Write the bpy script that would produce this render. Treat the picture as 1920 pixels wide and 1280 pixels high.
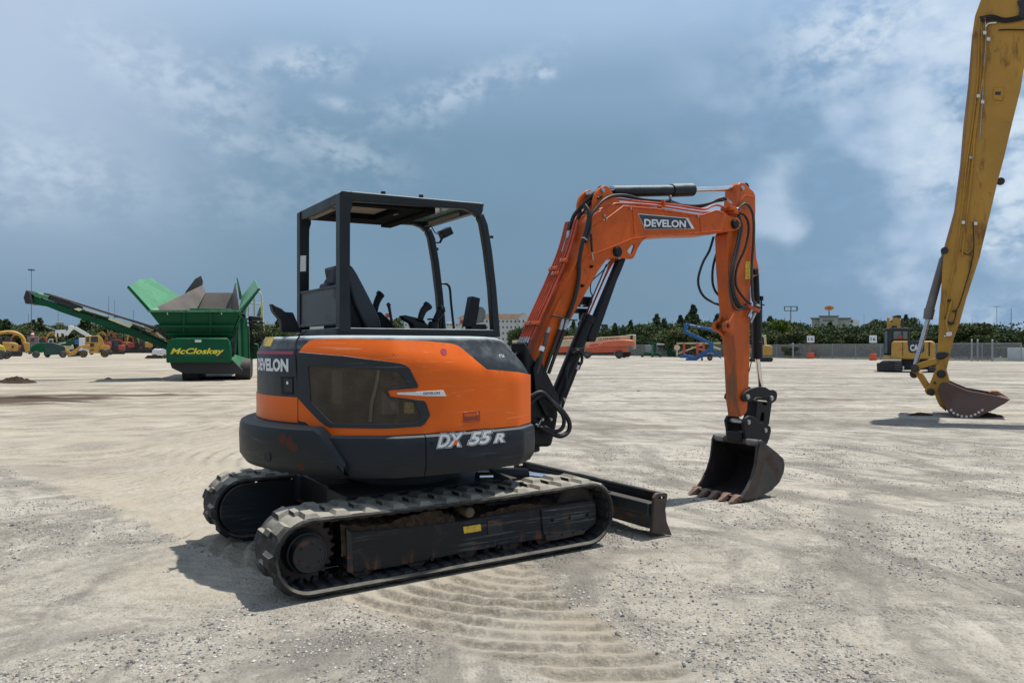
import bpy, bmesh, math, random
import numpy as np
from mathutils import Vector, Matrix, geometry
random.seed(7); np.random.seed(7)
R = math.radians
sc = bpy.context.scene
for o in list(bpy.data.objects): bpy.data.objects.remove(o)

# ---------------------------------------------------------------- camera
FPX, CAMH, HY = 1412.0, 1.436, 648.9
cam = bpy.data.cameras.new('camera'); camo = bpy.data.objects.new('camera', cam)
sc.collection.objects.link(camo); sc.camera = camo
camo.location = (0, 0, CAMH); camo.rotation_euler = (R(90), 0, 0)
cam.sensor_width = 36; cam.lens = 36*FPX/1920; cam.shift_y = (HY-640)/1920
cam.clip_start = .05; cam.clip_end = 3000
sc.render.resolution_x = 1024; sc.render.resolution_y = 682

# ---------------------------------------------------------------- sun + sky
SUNV = Vector((.335, .15, 1)).normalized()
SEL = math.asin(SUNV.z); SAZ = math.atan2(SUNV.x, SUNV.y)
sl = bpy.data.lights.new('sun', 'SUN'); sl.energy = 5.0; sl.angle = R(.55); sl.color = (1, .965, .90)
so = bpy.data.objects.new('sun', sl); sc.collection.objects.link(so)
so.rotation_euler = SUNV.to_track_quat('Z', 'Y').to_euler(); so.location = (30, 12, 80)
sc.view_settings.view_transform = 'Standard'; sc.view_settings.look = 'None'
sc.view_settings.exposure = 0; sc.view_settings.gamma = 1; sc.view_settings.use_curve_mapping = False

class NT:
    """tiny node-tree helper"""
    def __init__(s, t): s.t = t; s.n = t.nodes; s.l = t.links
    def new(s, typ, **kw):
        n = s.n.new(typ)
        for k, v in kw.items():
            if k.startswith('i_'): n.inputs[k[2:].replace('_', ' ')].default_value = v
            else: setattr(n, k, v)
        return n
    def link(s, a, b): s.l.new(a, b)
    def val(s, x, sock):
        if isinstance(x, (int, float)): sock.default_value = x
        elif isinstance(x, (tuple, list)): sock.default_value = (*x, 1) if len(x) == 3 and sock.type == 'RGBA' else x
        else: s.l.new(x, sock)
    def math(s, op, a, b=0, c=0, clamp=False):
        n = s.n.new('ShaderNodeMath'); n.operation = op; n.use_clamp = clamp
        s.val(a, n.inputs[0]); s.val(b, n.inputs[1]); s.val(c, n.inputs[2]); return n.outputs[0]
    def mix(s, f, a, b, mode='MIX'):
        n = s.n.new('ShaderNodeMix'); n.data_type = 'RGBA'; n.blend_type = mode; n.clamp_factor = True
        s.val(f, n.inputs[0]); s.val(a, n.inputs[6]); s.val(b, n.inputs[7]); return n.outputs[2]
    def noise(s, vec, scale, detail=4, rough=.55, dist=0, lac=2.0):
        n = s.n.new('ShaderNodeTexNoise')
        if vec is not None: s.l.new(vec, n.inputs['Vector'])
        n.inputs['Scale'].default_value = scale; n.inputs['Detail'].default_value = detail
        n.inputs['Roughness'].default_value = rough; n.inputs['Distortion'].default_value = dist
        n.inputs['Lacunarity'].default_value = lac; return n.outputs['Fac']
    def ss(s, x, lo, hi, a=0., b=1.):
        n = s.n.new('ShaderNodeMapRange'); n.interpolation_type = 'SMOOTHSTEP'
        s.val(x, n.inputs[0]); n.inputs[1].default_value = lo; n.inputs[2].default_value = hi
        n.inputs[3].default_value = a; n.inputs[4].default_value = b; return n.outputs[0]
    def mapv(s, vec, scale=(1, 1, 1), loc=(0, 0, 0), rot=(0, 0, 0)):
        n = s.n.new('ShaderNodeMapping'); s.l.new(vec, n.inputs[0])
        n.inputs['Scale'].default_value = scale; n.inputs['Location'].default_value = loc; n.inputs['Rotation'].default_value = rot
        return n.outputs[0]

def srgb(r, g, b):
    f = lambda c: (c/255/12.92 if c/255 <= .04045 else ((c/255+.055)/1.055)**2.4)
    return (f(r), f(g), f(b))

w = bpy.data.worlds.new('World'); sc.world = w; w.use_nodes = True
t = NT(w.node_tree); t.n.clear()
out = t.new('ShaderNodeOutputWorld'); bg = t.new('ShaderNodeBackground')
sky = t.new('ShaderNodeTexSky', sky_type='NISHITA', sun_disc=False, sun_elevation=SEL, sun_rotation=SAZ)
sky.air_density = 1.3; sky.dust_density = 2.0
tc = t.new('ShaderNodeTexCoord'); sx = t.new('ShaderNodeSeparateXYZ'); t.link(tc.outputs['Generated'], sx.inputs[0])
az = t.math('ARCTAN2', sx.outputs[0], sx.outputs[1]); el = t.math('ARCSINE', sx.outputs[2])
azd = t.math('MULTIPLY', az, 57.2958); eld = t.math('MULTIPLY', el, 57.2958)
def azel(px, py):
    x, z = (px-960)/FPX, (HY-py)/FPX
    return math.degrees(math.atan2(x, 1)), math.degrees(math.atan2(z, math.hypot(x, 1)))
# flat-ish coordinates in degrees for the cloud noise, squeezed with height as on a cloud deck seen from below
cb = t.new('ShaderNodeCombineXYZ'); t.link(azd, cb.inputs[0]); t.link(eld, cb.inputs[1]); A = cb.outputs[0]
# storm bank: slate blue, paler above; out-of-view top darkened to cut fill light
r = t.new('ShaderNodeValToRGB'); t.link(t.math('DIVIDE', eld, 90.), r.inputs[0])
cr = r.color_ramp; cr.interpolation = 'EASE'
stops = [(0, srgb(126, 152, 176)), (.03, srgb(117, 147, 171)), (.10, srgb(117, 149, 174)), (.16, srgb(120, 152, 178)), (.21, srgb(136, 166, 195)), (.27, srgb(170, 197, 227)), (.42, srgb(134, 155, 184)), (1, srgb(118, 140, 172))]
cr.elements[0].position = 0; cr.elements[0].color = (*stops[0][1], 1)
cr.elements[1].position = 1; cr.elements[1].color = (*stops[-1][1], 1)
for p, c in stops[1:-1]:
    e = cr.elements.new(p); e.color = (*c, 1)
base = r.outputs[0]
big = t.noise(A, .055, 3, .5, .4)
# left haze lighter and more violet
lf = t.math('MULTIPLY', t.ss(azd, -14, -34), t.ss(eld, 0, 17)); base = t.mix(t.math('MULTIPLY', lf, .75), base, srgb(196, 213, 236))
base = t.mix(t.ss(big, .42, .68, 0, .10), base, srgb(150, 178, 206))
# brighter blue to the right of frame
rt = t.ss(azd, 6, 34); base = t.mix(t.math('MULTIPLY', rt, .5), base, srgb(142, 178, 218))
# broken bright cloud, much more of it upper right
wn = t.noise(t.mapv(A, (1, 1.35, 1)), .12, 6, .44, .1)
wt = t.math('MULTIPLY', t.ss(azd, 5, 30), t.ss(eld, -4, 18))
cl1 = t.math('MULTIPLY', t.ss(t.math('ADD', wn, t.math('MULTIPLY', wt, .13)), .53, .72), t.ss(azd, 9, 24))
col = t.mix(t.math('MULTIPLY', cl1, .8), base, srgb(204, 222, 243))
sh = t.noise(t.mapv(A, (1, 1.6, 1), (3, 1, 0)), .27, 6, .55, .2)
col = t.mix(t.math('MULTIPLY', t.math('MULTIPLY', t.ss(sh, .45, .7), wt), .5), col, srgb(146, 178, 217))
# single wisps: azimuth, elevation, half widths, tilt, strength
det = t.noise(t.mapv(A, (1, 1.35, 1)), .34, 6, .46, .2)
fine = t.noise(t.mapv(A, (1, 1.5, 1), (7, 7, 0)), 1.0, 6, .52, .3)
wd = t.math('ADD', t.math('MULTIPLY', det, .62), t.math('MULTIPLY', fine, .38))
W_ = [(240, 120, 90, 40, -.3, .55), (350, 155, 120, 55, -.25, .55), (395, 235, 40, 50, -.9, .4), (570, 118, 110, 28, .12, .62),
      (860, 170, 150, 30, .33, .55), (1015, 134, 22, 14, 0, 1.2), (640, 197, 55, 11, -.2, .45), (625, 278, 110, 34, -.25, .45), (440, 262, 140, 22, -.2, .38),
      (470, 365, 170, 50, .1, .2), (60, 310, 150, 60, -.1, .5), (800, 215, 40, 30, -.5, .3), (10, 375, 60, 30, 0, .45),
      (1620, 60, 130, 75, .1, 1.0), (1740, 40, 120, 60, -.2, .95), (1530, 70, 50, 26, -.4, .8), (1790, 150, 80, 60, 0, .7), (1760, 235, 60, 40, .2, .8),
      (1745, 300, 60, 22, .1, .8), (1780, 335, 70, 40, .1, .9), (1900, 250, 80, 80, 0, 1.1), (1890, 350, 70, 60, .3, 1.1), (1880, 450, 80, 22, .1, 1.1), (1880, 482, 60, 14, 0, 1.3),
      (1905, 400, 60, 30, .2, 1.0), (1380, 265, 60, 20, 0, .15), (1870, 610, 110, 40, .2, .6)]
acc = None
for px, py, rx, ry, tl, k in W_:
    a0, e0 = azel(px, py); ra, re = rx/FPX*57.3, ry/FPX*57.3
    da = t.math('SUBTRACT', azd, a0); de = t.math('SUBTRACT', t.math('SUBTRACT', eld, e0), t.math('MULTIPLY', da, tl))
    d2 = t.math('ADD', t.math('POWER', t.math('DIVIDE', da, ra), 2), t.math('POWER', t.math('DIVIDE', de, re), 2))
    g = t.math('MULTIPLY', t.math('EXPONENT', t.math('MULTIPLY', d2, -.9)), k)
    acc = g if acc is None else t.math('MAXIMUM', acc, g)
wm = t.math('MULTIPLY', acc, t.ss(wd, .38, .62))
col = t.mix(t.math('MULTIPLY', wm, .95, clamp=True), col, srgb(212, 228, 243))
# unseen sky behind and above the camera: broken cloud, kept dim to limit fill
up = t.math('MAXIMUM', t.ss(eld, 30, 60), t.ss(t.math('ABSOLUTE', azd), 50, 100))
nb = t.noise(t.mapv(tc.outputs['Generated'], (1, 1, 2.2)), 3.2, 6, .55, .2)
col = t.mix(t.math('MULTIPLY', up, t.ss(nb, .50, .70, 0, .4)), col, srgb(196, 204, 214))
nis = t.mix(1., sky.outputs[0], (.07, .07, .07), 'MULTIPLY')
fin = t.mix(.94, nis, col)
t.link(fin, bg.inputs[0]); bg.inputs[1].default_value = 1.0
t.link(bg.outputs[0], out.inputs[0])

# ---------------------------------------------------------------- materials
MATS = {}
def mat(name, color, rough=.5, metal=0., var=.15, vscale=6., dirt=None, dirtamt=0., dirtscale=3., bump=0., bscale=60., dust=0., dust_sheen_c=(.33, .30, .26), coat=0., spec=.5, dstretch=(1, 1, 1), extra=None):
    if name in MATS: return MATS[name]
    m = bpy.data.materials.new(name); m.use_nodes = True; MATS[name] = m
    t = NT(m.node_tree); p = t.n['Principled BSDF']
    tc = t.new('ShaderNodeTexCoord'); V = tc.outputs['Object']
    n1 = t.noise(V, vscale, 5, .6)
    c = t.mix(t.ss(n1, .3, .7), tuple(x*(1-var) for x in color), tuple(min(1, x*(1+var)) for x in color))
    rf = t.ss(n1, .2, .8, max(.03, rough-.08), min(1, rough+.1))
    if dirt is not None and dirtamt > 0:
        n2 = t.noise(t.mapv(V, dstretch), dirtscale, 8, .68, .3)
        f = t.ss(n2, .62-dirtamt*.3, .72-dirtamt*.15, 0, .9)
        c = t.mix(f, c, dirt); rf = t.mix(f, rf, (.85, .85, .85))
    if dust > 0:
        g = t.new('ShaderNodeNewGeometry'); s2 = t.new('ShaderNodeSeparateXYZ'); t.link(g.outputs['Normal'], s2.inputs[0])
        n3 = t.noise(V, 9, 6, .65)
        f = t.math('MULTIPLY', t.ss(t.math('ADD', t.math('MULTIPLY', s2.outputs[2], .9), t.math('MULTIPLY', n3, .5)), .55, 1.15), dust)
        c = t.mix(f, c, dust_sheen_c); rf = t.mix(f, rf, (.9, .9, .9))
    if extra: c, rf = extra(t, V, c, rf)
    t.link(c, p.inputs['Base Color']) if not isinstance(c, tuple) else None
    t.link(rf, p.inputs['Roughness'])
    p.inputs['Metallic'].default_value = metal; p.inputs['Specular IOR Level'].default_value = spec
    if coat: p.inputs['Coat Weight'].default_value = coat; p.inputs['Coat Roughness'].default_value = .12
    if bump:
        b = t.new('ShaderNodeBump'); b.inputs['Strength'].default_value = bump; b.inputs['Distance'].default_value = .01
        t.link(t.noise(V, bscale, 4, .6), b.inputs['Height']); t.link(b.outputs[0], p.inputs['Normal'])
    return m

def scratches(color, amt=.5, scale=(1.2, 1.2, 40), loc=(0, 0, 0), lo=.60, hi=.66):
    def f(t, V, c, rf):
        n = t.noise(t.mapv(V, scale, loc, (0, .06, 0)), 1.6, 5, .75, .6); k = t.noise(V, 1.3, 3, .5)
        m = t.math('MULTIPLY', t.math('MULTIPLY', t.ss(n, lo, hi), t.ss(k, .42, .6)), amt)
        return t.mix(m, c, color), rf
    return f
def spots(pts, color, base=None):
    def f(t, V, c, rf):
        if base: c, rf = base(t, V, c, rf)
        nz = t.noise(V, 26, 6, .7, .6)
        for (x, y, z, r) in pts:
            d = t.new('ShaderNodeVectorMath', operation='DISTANCE'); t.link(V, d.inputs[0]); d.inputs[1].default_value = (x, y, z)
            m = t.ss(t.math('ADD', t.math('DIVIDE', d.outputs['Value'], r), t.math('MULTIPLY', t.math('SUBTRACT', nz, .5), 2.6)), 1.05, .85)
            c = t.mix(m, c, color); rf = t.mix(m, rf, (.9, .9, .9))
        return c, rf
    return f

ORG = (.66, .108, .001)
def org_extra(t, V, c, rf):
    n = t.noise(t.mapv(V, (2, 2, 9), (0, 0, 0), (.5, .3, 0)), 3, 6, .75, 1.0)
    c = t.mix(t.ss(n, .66, .70, 0, .18), c, (.70, .26, .10))
    c, rf = scratches((.75, .42, .24), .30, scale=(1.5, 1.5, 30), loc=(4, 2, 1), lo=.60, hi=.64)(t, V, c, rf); c, rf = scratches((.35, .06, .01), .5, scale=(30, 30, 3), loc=(1, 5, 2), lo=.63, hi=.66)(t, V, c, rf)
    n2 = t.noise(V, 1.7, 5, .6); c = t.mix(t.ss(n2, .5, .75, 0, .25), c, (.40, .10, .03))
    return c, rf
M_or = mat('orange_paint', ORG, .38, var=.05, vscale=2, coat=.06, extra=org_extra, spec=.3)
M_orb = mat('orange_boom_paint', (.50, .085, .004), .45, var=.12, vscale=5, dirt=(.16, .05, .02), dirtamt=.16, dirtscale=7, coat=.0, dust=.15, spec=.3)
def arm_wear(t, V, c, rf):
    s_ = t.new('ShaderNodeSeparateXYZ'); t.link(V, s_.inputs[0]); g = t.new('ShaderNodeNewGeometry'); tf = t.new('ShaderNodeVectorTransform', vector_type='NORMAL', convert_from='WORLD', convert_to='OBJECT'); t.link(g.outputs['Normal'], tf.inputs[0]); s3 = t.new('ShaderNodeSeparateXYZ'); t.link(tf.outputs[0], s3.inputs[0])
    n = t.noise(t.mapv(V, (2.5, 2.5, .55)), 5, 8, .7, .4); low = t.ss(s_.outputs[2], 2.0, .95)
    f = t.math('MULTIPLY', t.math('MULTIPLY', t.ss(s3.outputs[0], -.4, -.9), low), t.ss(n, .36, .58)); c = t.mix(t.math('MULTIPLY', f, .9), c, (.14, .075, .045))
    n2 = t.noise(t.mapv(V, (2, 2, .8)), 7, 8, .7, .4); c = t.mix(t.ss(n2, .60, .72, 0, .45), c, (.13, .06, .035)); return c, rf
M_org = mat('worn_orange_paint', (.50, .09, .006), .45, var=.12, vscale=5, extra=arm_wear, spec=.4)
M_orp = mat('orange_pipe_paint', (.44, .055, .010), .4, var=.15, vscale=9, dust=.15)
M_gr = mat('graphite_plastic', (.016, .021, .026), .42, spec=.35, var=.12, vscale=3, dust=.95, dust_sheen_c=(.40, .45, .45), extra=scratches((.25, .27, .28), .3))  # pale tint on upward faces paints the sky reflection along the hood top
M_sk = mat('graphite_skirt', (.009, .012, .018), .42, var=.2, vscale=2.2, dust=.35, dust_sheen_c=(.2, .21, .21), extra=scratches((.10, .115, .125), .45), spec=.3)
M_cw = mat('counterweight_paint', (.015, .018, .019), .5, spec=.25, var=.2, vscale=2.2, dust=.35, dust_sheen_c=(.22, .22, .21),
           extra=spots([(-1.03, -.49, .87, .035), (-1.0, -.54, .85, .035), (-.99, -.57, .82, .03), (-.965, -.61, .70, .028)], (.075, .028, .018), scratches((.17, .18, .18), .5)))
M_cv = mat('canopy_steel', (.010, .014, .017), .42, spec=.28, var=.15, vscale=5, dust=.8, dust_sheen_c=(.42, .47, .48))
M_bk = mat('black_steel', (.006, .007, .009), .45, var=.3, vscale=8, dust=.2, dust_sheen_c=(.10, .10, .09), spec=.3)
M_bs = mat('black_plastic', (.006, .008, .011), .55, var=.2, vscale=8, spec=.25)
M_ho = mat('hose_rubber', (.005, .005, .006), .5, var=.2, vscale=12)
M_hd = mat('dusty_hose', (.045, .035, .030), .6, var=.3, vscale=12)
M_wn = mat('window_mesh_brown', (.078, .060, .042), .6, spec=.2, var=.25, vscale=5)
M_sl = mat('engine_part_brown', (.105, .085, .063), .7, spec=.2, var=.15, vscale=5)
M_wh = mat('decal_white', (.62, .64, .66), .45, var=.04)
M_dk = mat('decal_dark', (.018, .024, .032), .35, var=.05)
M_rd = mat('decal_red', (.28, .02, .05), .45, var=.1)
M_rf = mat('reflector_red', (.42, .05, .015), .25, var=.1)
M_ye = mat('decal_yellow', (.62, .42, .04), .5, var=.2, vscale=40, dirt=(.03, .03, .02), dirtamt=.35, dirtscale=60)
M_cr = mat('chrome', (.75, .76, .78), .12, 1., var=.05)
M_st = mat('bare_steel', (.42, .42, .42), .35, 1., var=.2, vscale=20)
M_uc = mat('undercarriage_paint', (.006, .009, .013), .5, var=.3, vscale=3, dirt=(.17, .055, .025), dirtamt=.18, dirtscale=4, dstretch=(1, 1, 3), dust=.35, dust_sheen_c=(.16, .13, .10), extra=scratches((.12, .13, .13), .6, lo=.56, hi=.63))
def uc_low(t, V, c, rf):
    s_ = t.new('ShaderNodeSeparateXYZ'); t.link(V, s_.inputs[0])
    n = t.noise(t.mapv(V, (14, 14, 1.5)), 1.0, 6, .7, .5)
    f = t.math('MULTIPLY', t.ss(s_.outputs[2], .20, .09), t.ss(n, .52, .66)); c = t.mix(t.math('MULTIPLY', f, .8), c, (.17, .06, .028))
    return scratches((.13, .14, .14), .7, lo=.55, hi=.62)(t, V, c, rf)
M_uf = mat('track_frame_paint', (.006, .009, .013), .48, spec=.3, var=.3, vscale=3, dirt=(.05, .035, .025), dirtamt=.2, dirtscale=5, dust=.35, dust_sheen_c=(.16, .13, .10), extra=uc_low)
M_rt = mat('rusty_steel', (.045, .033, .027), .7, var=.35, vscale=9, dirt=(.075, .040, .026), dirtamt=.35, dirtscale=12, dust=.25)
M_ru = mat('track_rubber', (.022, .022, .021), .7, var=.25, vscale=10, dirt=(.07, .066, .06), dirtamt=.40, dirtscale=7, bump=.3, dust=.95, dust_sheen_c=(.31, .285, .235), spec=.2)
M_ri = mat('track_rubber_inside', (.016, .016, .016), .7, var=.3, vscale=10, dirt=(.05, .045, .04), dirtamt=.35, dirtscale=7, bump=.3)
M_di = mat('packed_dirt', (.055, .040, .029), .95, var=.45, vscale=30, bump=1., bscale=60, spec=.1)
M_bu = mat('bucket_steel', (.055, .052, .050), .5, .35, var=.3, vscale=6, dirt=(.075, .034, .022), dirtamt=.42, dirtscale=4.5, dust=.15, extra=scratches((.35, .34, .33), .6, scale=(1, 1, 26)))
M_bi = mat('bucket_inside', (.016, .012, .012), .7, var=.3, vscale=5, dirt=(.05, .022, .014), dirtamt=.35, dirtscale=4)
M_to = mat('bucket_tooth_steel', (.22, .14, .10), .6, .3, var=.3, vscale=20, dirt=(.09, .035, .02), dirtamt=.4, dirtscale=14)
M_gl = mat('tinted_roof_glass', (.10, .18, .17), .1, var=.05)
M_be = mat('roof_lining_beige', (.24, .20, .16), .95, var=.08, spec=.02)
M_rl = mat('roof_underside_black', (.008, .008, .009), .95, spec=.02)
M_pa = mat('grey_panel', (.055, .062, .066), .45, spec=.3, var=.15, vscale=3, dirt=(.04, .045, .045), dirtamt=.3, dirtscale=3)
M_mo = mat('monitor_grey', (.13, .14, .13), .5, var=.05)
M_br = mat('lever_knob_brown', (.06, .02, .012), .4, var=.1)
# ---------------------------------------------------------------- mesh builder
class MB:
    def __init__(s): s.v = []; s.f = []; s.sm = []
    def add(s, vs, fs):
        k = len(s.v); s.v += [tuple(v) for v in vs]; s.f += [tuple(i+k for i in f) for f in fs]; return s
    def box(s, c, size, rot=None):
        hx, hy, hz = (a/2 for a in size)
        vs = [Vector((x, y, z)) for x in (-hx, hx) for y in (-hy, hy) for z in (-hz, hz)]
        if rot is not None: vs = [rot @ v for v in vs]
        c = Vector(c); return s.add([v+c for v in vs], [(0, 1, 3, 2), (4, 6, 7, 5), (0, 4, 5, 1), (2, 3, 7, 6), (0, 2, 6, 4), (1, 5, 7, 3)])
    def bar(s, p0, p1, w, h=None, up=(0, 0, 1), w1=None, h1=None):
        p0, p1 = Vector(p0), Vector(p1); h = h or w; w1 = w1 or w; h1 = h1 or h; d = (p1-p0).normalized(); u = Vector(up)
        if abs(d.dot(u)) > .97: u = Vector((0, 1, 0))
        a = d.cross(u).normalized(); b = a.cross(d)
        vs = [p+a*i*ww/2+b*j*hh/2 for p, ww, hh in ((p0, w, h), (p1, w1, h1)) for i, j in ((-1, -1), (1, -1), (1, 1), (-1, 1))]
        return s.add(vs, [(3, 2, 1, 0), (4, 5, 6, 7), (0, 1, 5, 4), (1, 2, 6, 5), (2, 3, 7, 6), (3, 0, 4, 7)])
    def cyl(s, p0, p1, r0, r1=None, n=20):
        p0, p1 = Vector(p0), Vector(p1); r1 = r0 if r1 is None else r1; d = (p1-p0).normalized()
        a = d.orthogonal().normalized(); b = d.cross(a)
        ring = lambda p, r: [p+a*math.cos(2*math.pi*i/n)*r+b*math.sin(2*math.pi*i/n)*r for i in range(n)]
        return s.add(ring(p0, r0)+ring(p1, r1), [tuple(range(n-1, -1, -1)), tuple(range(n, 2*n))]+[(i, (i+1) % n, n+(i+1) % n, n+i) for i in range(n)])
    def lathe(s, p0, axis, prof, n=24):
        p0 = Vector(p0); d = Vector(axis).normalized(); a = d.orthogonal().normalized(); b = d.cross(a); vs = []
        for h_, r_ in prof: vs += [p0+d*h_+a*math.cos(2*math.pi*i/n)*r_+b*math.sin(2*math.pi*i/n)*r_ for i in range(n)]
        m = len(prof); fs = [tuple(range(n-1, -1, -1)), tuple(range((m-1)*n, m*n))]
        for k in range(m-1): fs += [(k*n+i, k*n+(i+1) % n, (k+1)*n+(i+1) % n, (k+1)*n+i) for i in range(n)]
        return s.add(vs, fs)
    def tube(s, pts, r, n=8, sub=5, rr=None):
        P = [Vector(p) for p in pts]
        if sub > 1 and len(P) > 2:
            Q = []; E = [P[0]*2-P[1]]+P+[P[-1]*2-P[-2]]
            for i in range(1, len(E)-2):
                for k in range(sub):
                    u = k/sub; a, b, c, d = E[i-1:i+3]
                    Q.append(.5*((2*b)+(c-a)*u+(2*a-5*b+4*c-d)*u*u+(3*b-a-3*c+d)*u**3))
            P = Q+[P[-1]]
        vs = []; up = None
        for i, p in enumerate(P):
            d = (P[min(i+1, len(P)-1)]-P[max(i-1, 0)]).normalized()
            a = d.orthogonal().normalized() if up is None else (up-d*up.dot(d)).normalized()
            up = a; b = d.cross(a); q = r if rr is None else rr[0]+(rr[1]-rr[0])*i/(len(P)-1)
            vs += [p+a*math.cos(2*math.pi*j/n)*q+b*math.sin(2*math.pi*j/n)*q for j in range(n)]
        fs = [tuple(range(n-1, -1, -1)), tuple(range((len(P)-1)*n, len(P)*n))]
        for k in range(len(P)-1): fs += [(k*n+j, k*n+(j+1) % n, (k+1)*n+(j+1) % n, (k+1)*n+j) for j in range(n)]
        return s.add(vs, fs)
    def grid(s, rows, closed=False):
        """rows: list of equal-length point lists"""
        k = len(rows[0]); vs = [p for r_ in rows for p in r_]; n = len(rows); fs = []
        for i in range(n if closed else n-1):
            for j in range(k-1): fs.append((i*k+j, ((i+1) % n)*k+j, ((i+1) % n)*k+j+1, i*k+j+1))
        return s.add(vs, fs)
    def prism(s, poly, mapf, d0, d1, holes=(), grid=0):
        """poly in 2D (u,v); mapf(u,v,d) -> 3D; solid between d0 and d1"""
        V2, T = tri2d(poly, holes, grid); n = len(V2)
        vs = [mapf(u, v, d0) for u, v in V2]+[mapf(u, v, d1) for u, v in V2]
        fs = [tuple(x) for x in T]+[tuple(n+i for i in reversed(x)) for x in T]
        ec = {}
        for x in T:
            for i in range(len(x)):
                a, b = x[i], x[(i+1) % len(x)]; k = (min(a, b), max(a, b)); ec[k] = None if k in ec else (a, b)
        for e in ec.values():
            if e: a, b = e; fs.append((b, a, n+a, n+b))
        return s.add(vs, fs)
    def build(s, name, m, parent=None, smooth=35, bevel=0., seg=2, fix=True):
        me = bpy.data.meshes.new(name); me.from_pydata(s.v, [], s.f); me.validate()
        if fix:
            bm = bmesh.new(); bm.from_mesh(me); bmesh.ops.recalc_face_normals(bm, faces=bm.faces); bm.to_mesh(me); bm.free()
        if m: me.materials.append(m)
        if smooth:
            me.polygons.foreach_set('use_smooth', [True]*len(me.polygons)); me.set_sharp_from_angle(angle=R(smooth))
        o = bpy.data.objects.new(name, me); sc.collection.objects.link(o)
        if parent: o.parent = parent
        if bevel:
            b = o.modifiers.new('bevel', 'BEVEL'); b.width = bevel; b.segments = seg; b.limit_method = 'ANGLE'; b.angle_limit = R(40)
            b.harden_normals = False
        return o

def inpoly(x, y, P):
    c = False; n = len(P); j = n-1
    for i in range(n):
        if (P[i][1] > y) != (P[j][1] > y) and x < (P[j][0]-P[i][0])*(y-P[i][1])/(P[j][1]-P[i][1])+P[i][0]: c = not c
        j = i
    return c
def tri2d(poly, holes=(), grid=0):
    loops = [list(poly)]+[list(h) for h in holes]; vs = []; es = []
    for lp in loops:
        k = len(vs)
        if grid:
            L = []
            for i in range(len(lp)):
                a, b = lp[i], lp[(i+1) % len(lp)]; n = max(1, int(math.hypot(a[0]-b[0], a[1]-b[1])/grid))
                L += [(a[0]+(b[0]-a[0])*q/n, a[1]+(b[1]-a[1])*q/n) for q in range(n)]
            lp = L
        vs += lp; es += [(k+i, k+(i+1) % len(lp)) for i in range(len(lp))]
    if grid:
        xs = [p[0] for p in poly]; ys = [p[1] for p in poly]; x = min(xs)+grid/2
        while x < max(xs):
            y = min(ys)+grid/2
            while y < max(ys):
                if inpoly(x, y, poly): vs.append((x, y))
                y += grid
            x += grid
    r_ = geometry.delaunay_2d_cdt([Vector(v) for v in vs], es, [], 0, 1e-6)
    V2 = [tuple(v) for v in r_[0]]; T = []
    for f in r_[2]:
        cx = sum(V2[i][0] for i in f)/len(f); cy = sum(V2[i][1] for i in f)/len(f)
        if inpoly(cx, cy, poly) and not any(inpoly(cx, cy, h) for h in holes): T.append(list(f))
    return V2, T
def arc(c, r_, a0, a1, n=8): return [(c[0]+r_*math.cos(R(a0+(a1-a0)*i/n)), c[1]+r_*math.sin(R(a0+(a1-a0)*i/n))) for i in range(n+1)]
def circ(c, r_, n=14): return [(c[0]+r_*math.cos(2*math.pi*i/n), c[1]+r_*math.sin(2*math.pi*i/n)) for i in range(n)]
def XZ(u, v, d): return (u, d, v)
def YZ(u, v, d): return (d, u, v)
def XY(u, v, d): return (u, v, d)

def empty(name, loc=(0, 0, 0), rz=0):
    o = bpy.data.objects.new(name, None); sc.collection.objects.link(o); o.location = loc; o.rotation_euler = (0, 0, rz); o.empty_display_size = .2; return o
def tag(o, label=None, cat=None, group=None, kind=None):
    if label: o['label'] = label
    if cat: o['category'] = cat
    if group: o['group'] = group
    if kind: o['kind'] = kind
    return o
def thing(name, label, cat, loc=(0, 0, 0), rz=0, group=None): return tag(empty(name, loc, rz), label, cat, group)
def copy_tree(o, parent=None):
    c = o.copy(); sc.collection.objects.link(c); c.parent = parent
    for ch in list(o.children): copy_tree(ch, c)
    return c
def Q(parent, name, m, items, bevel=0, smooth=35):
    """items: ('b',c,size[,rot]) ('r',p0,p1,w,h) ('c',p0,p1,r[,r1]) ('p',poly,y0,y1) ('t',pts,r)"""
    mb = MB()
    for it in items:
        k, a = it[0], it[1:]
        if k == 'b': mb.box(*a)
        elif k == 'r': mb.bar(*a)
        elif k == 'c': mb.cyl(*a)
        elif k == 'p': mb.prism(a[0], XZ, a[1], a[2], a[3] if len(a) > 3 else ())
        elif k == 't': mb.tube(a[0], a[1], a[2] if len(a) > 2 else 6)
    return mb.build(name, m, parent, smooth, bevel)

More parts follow.
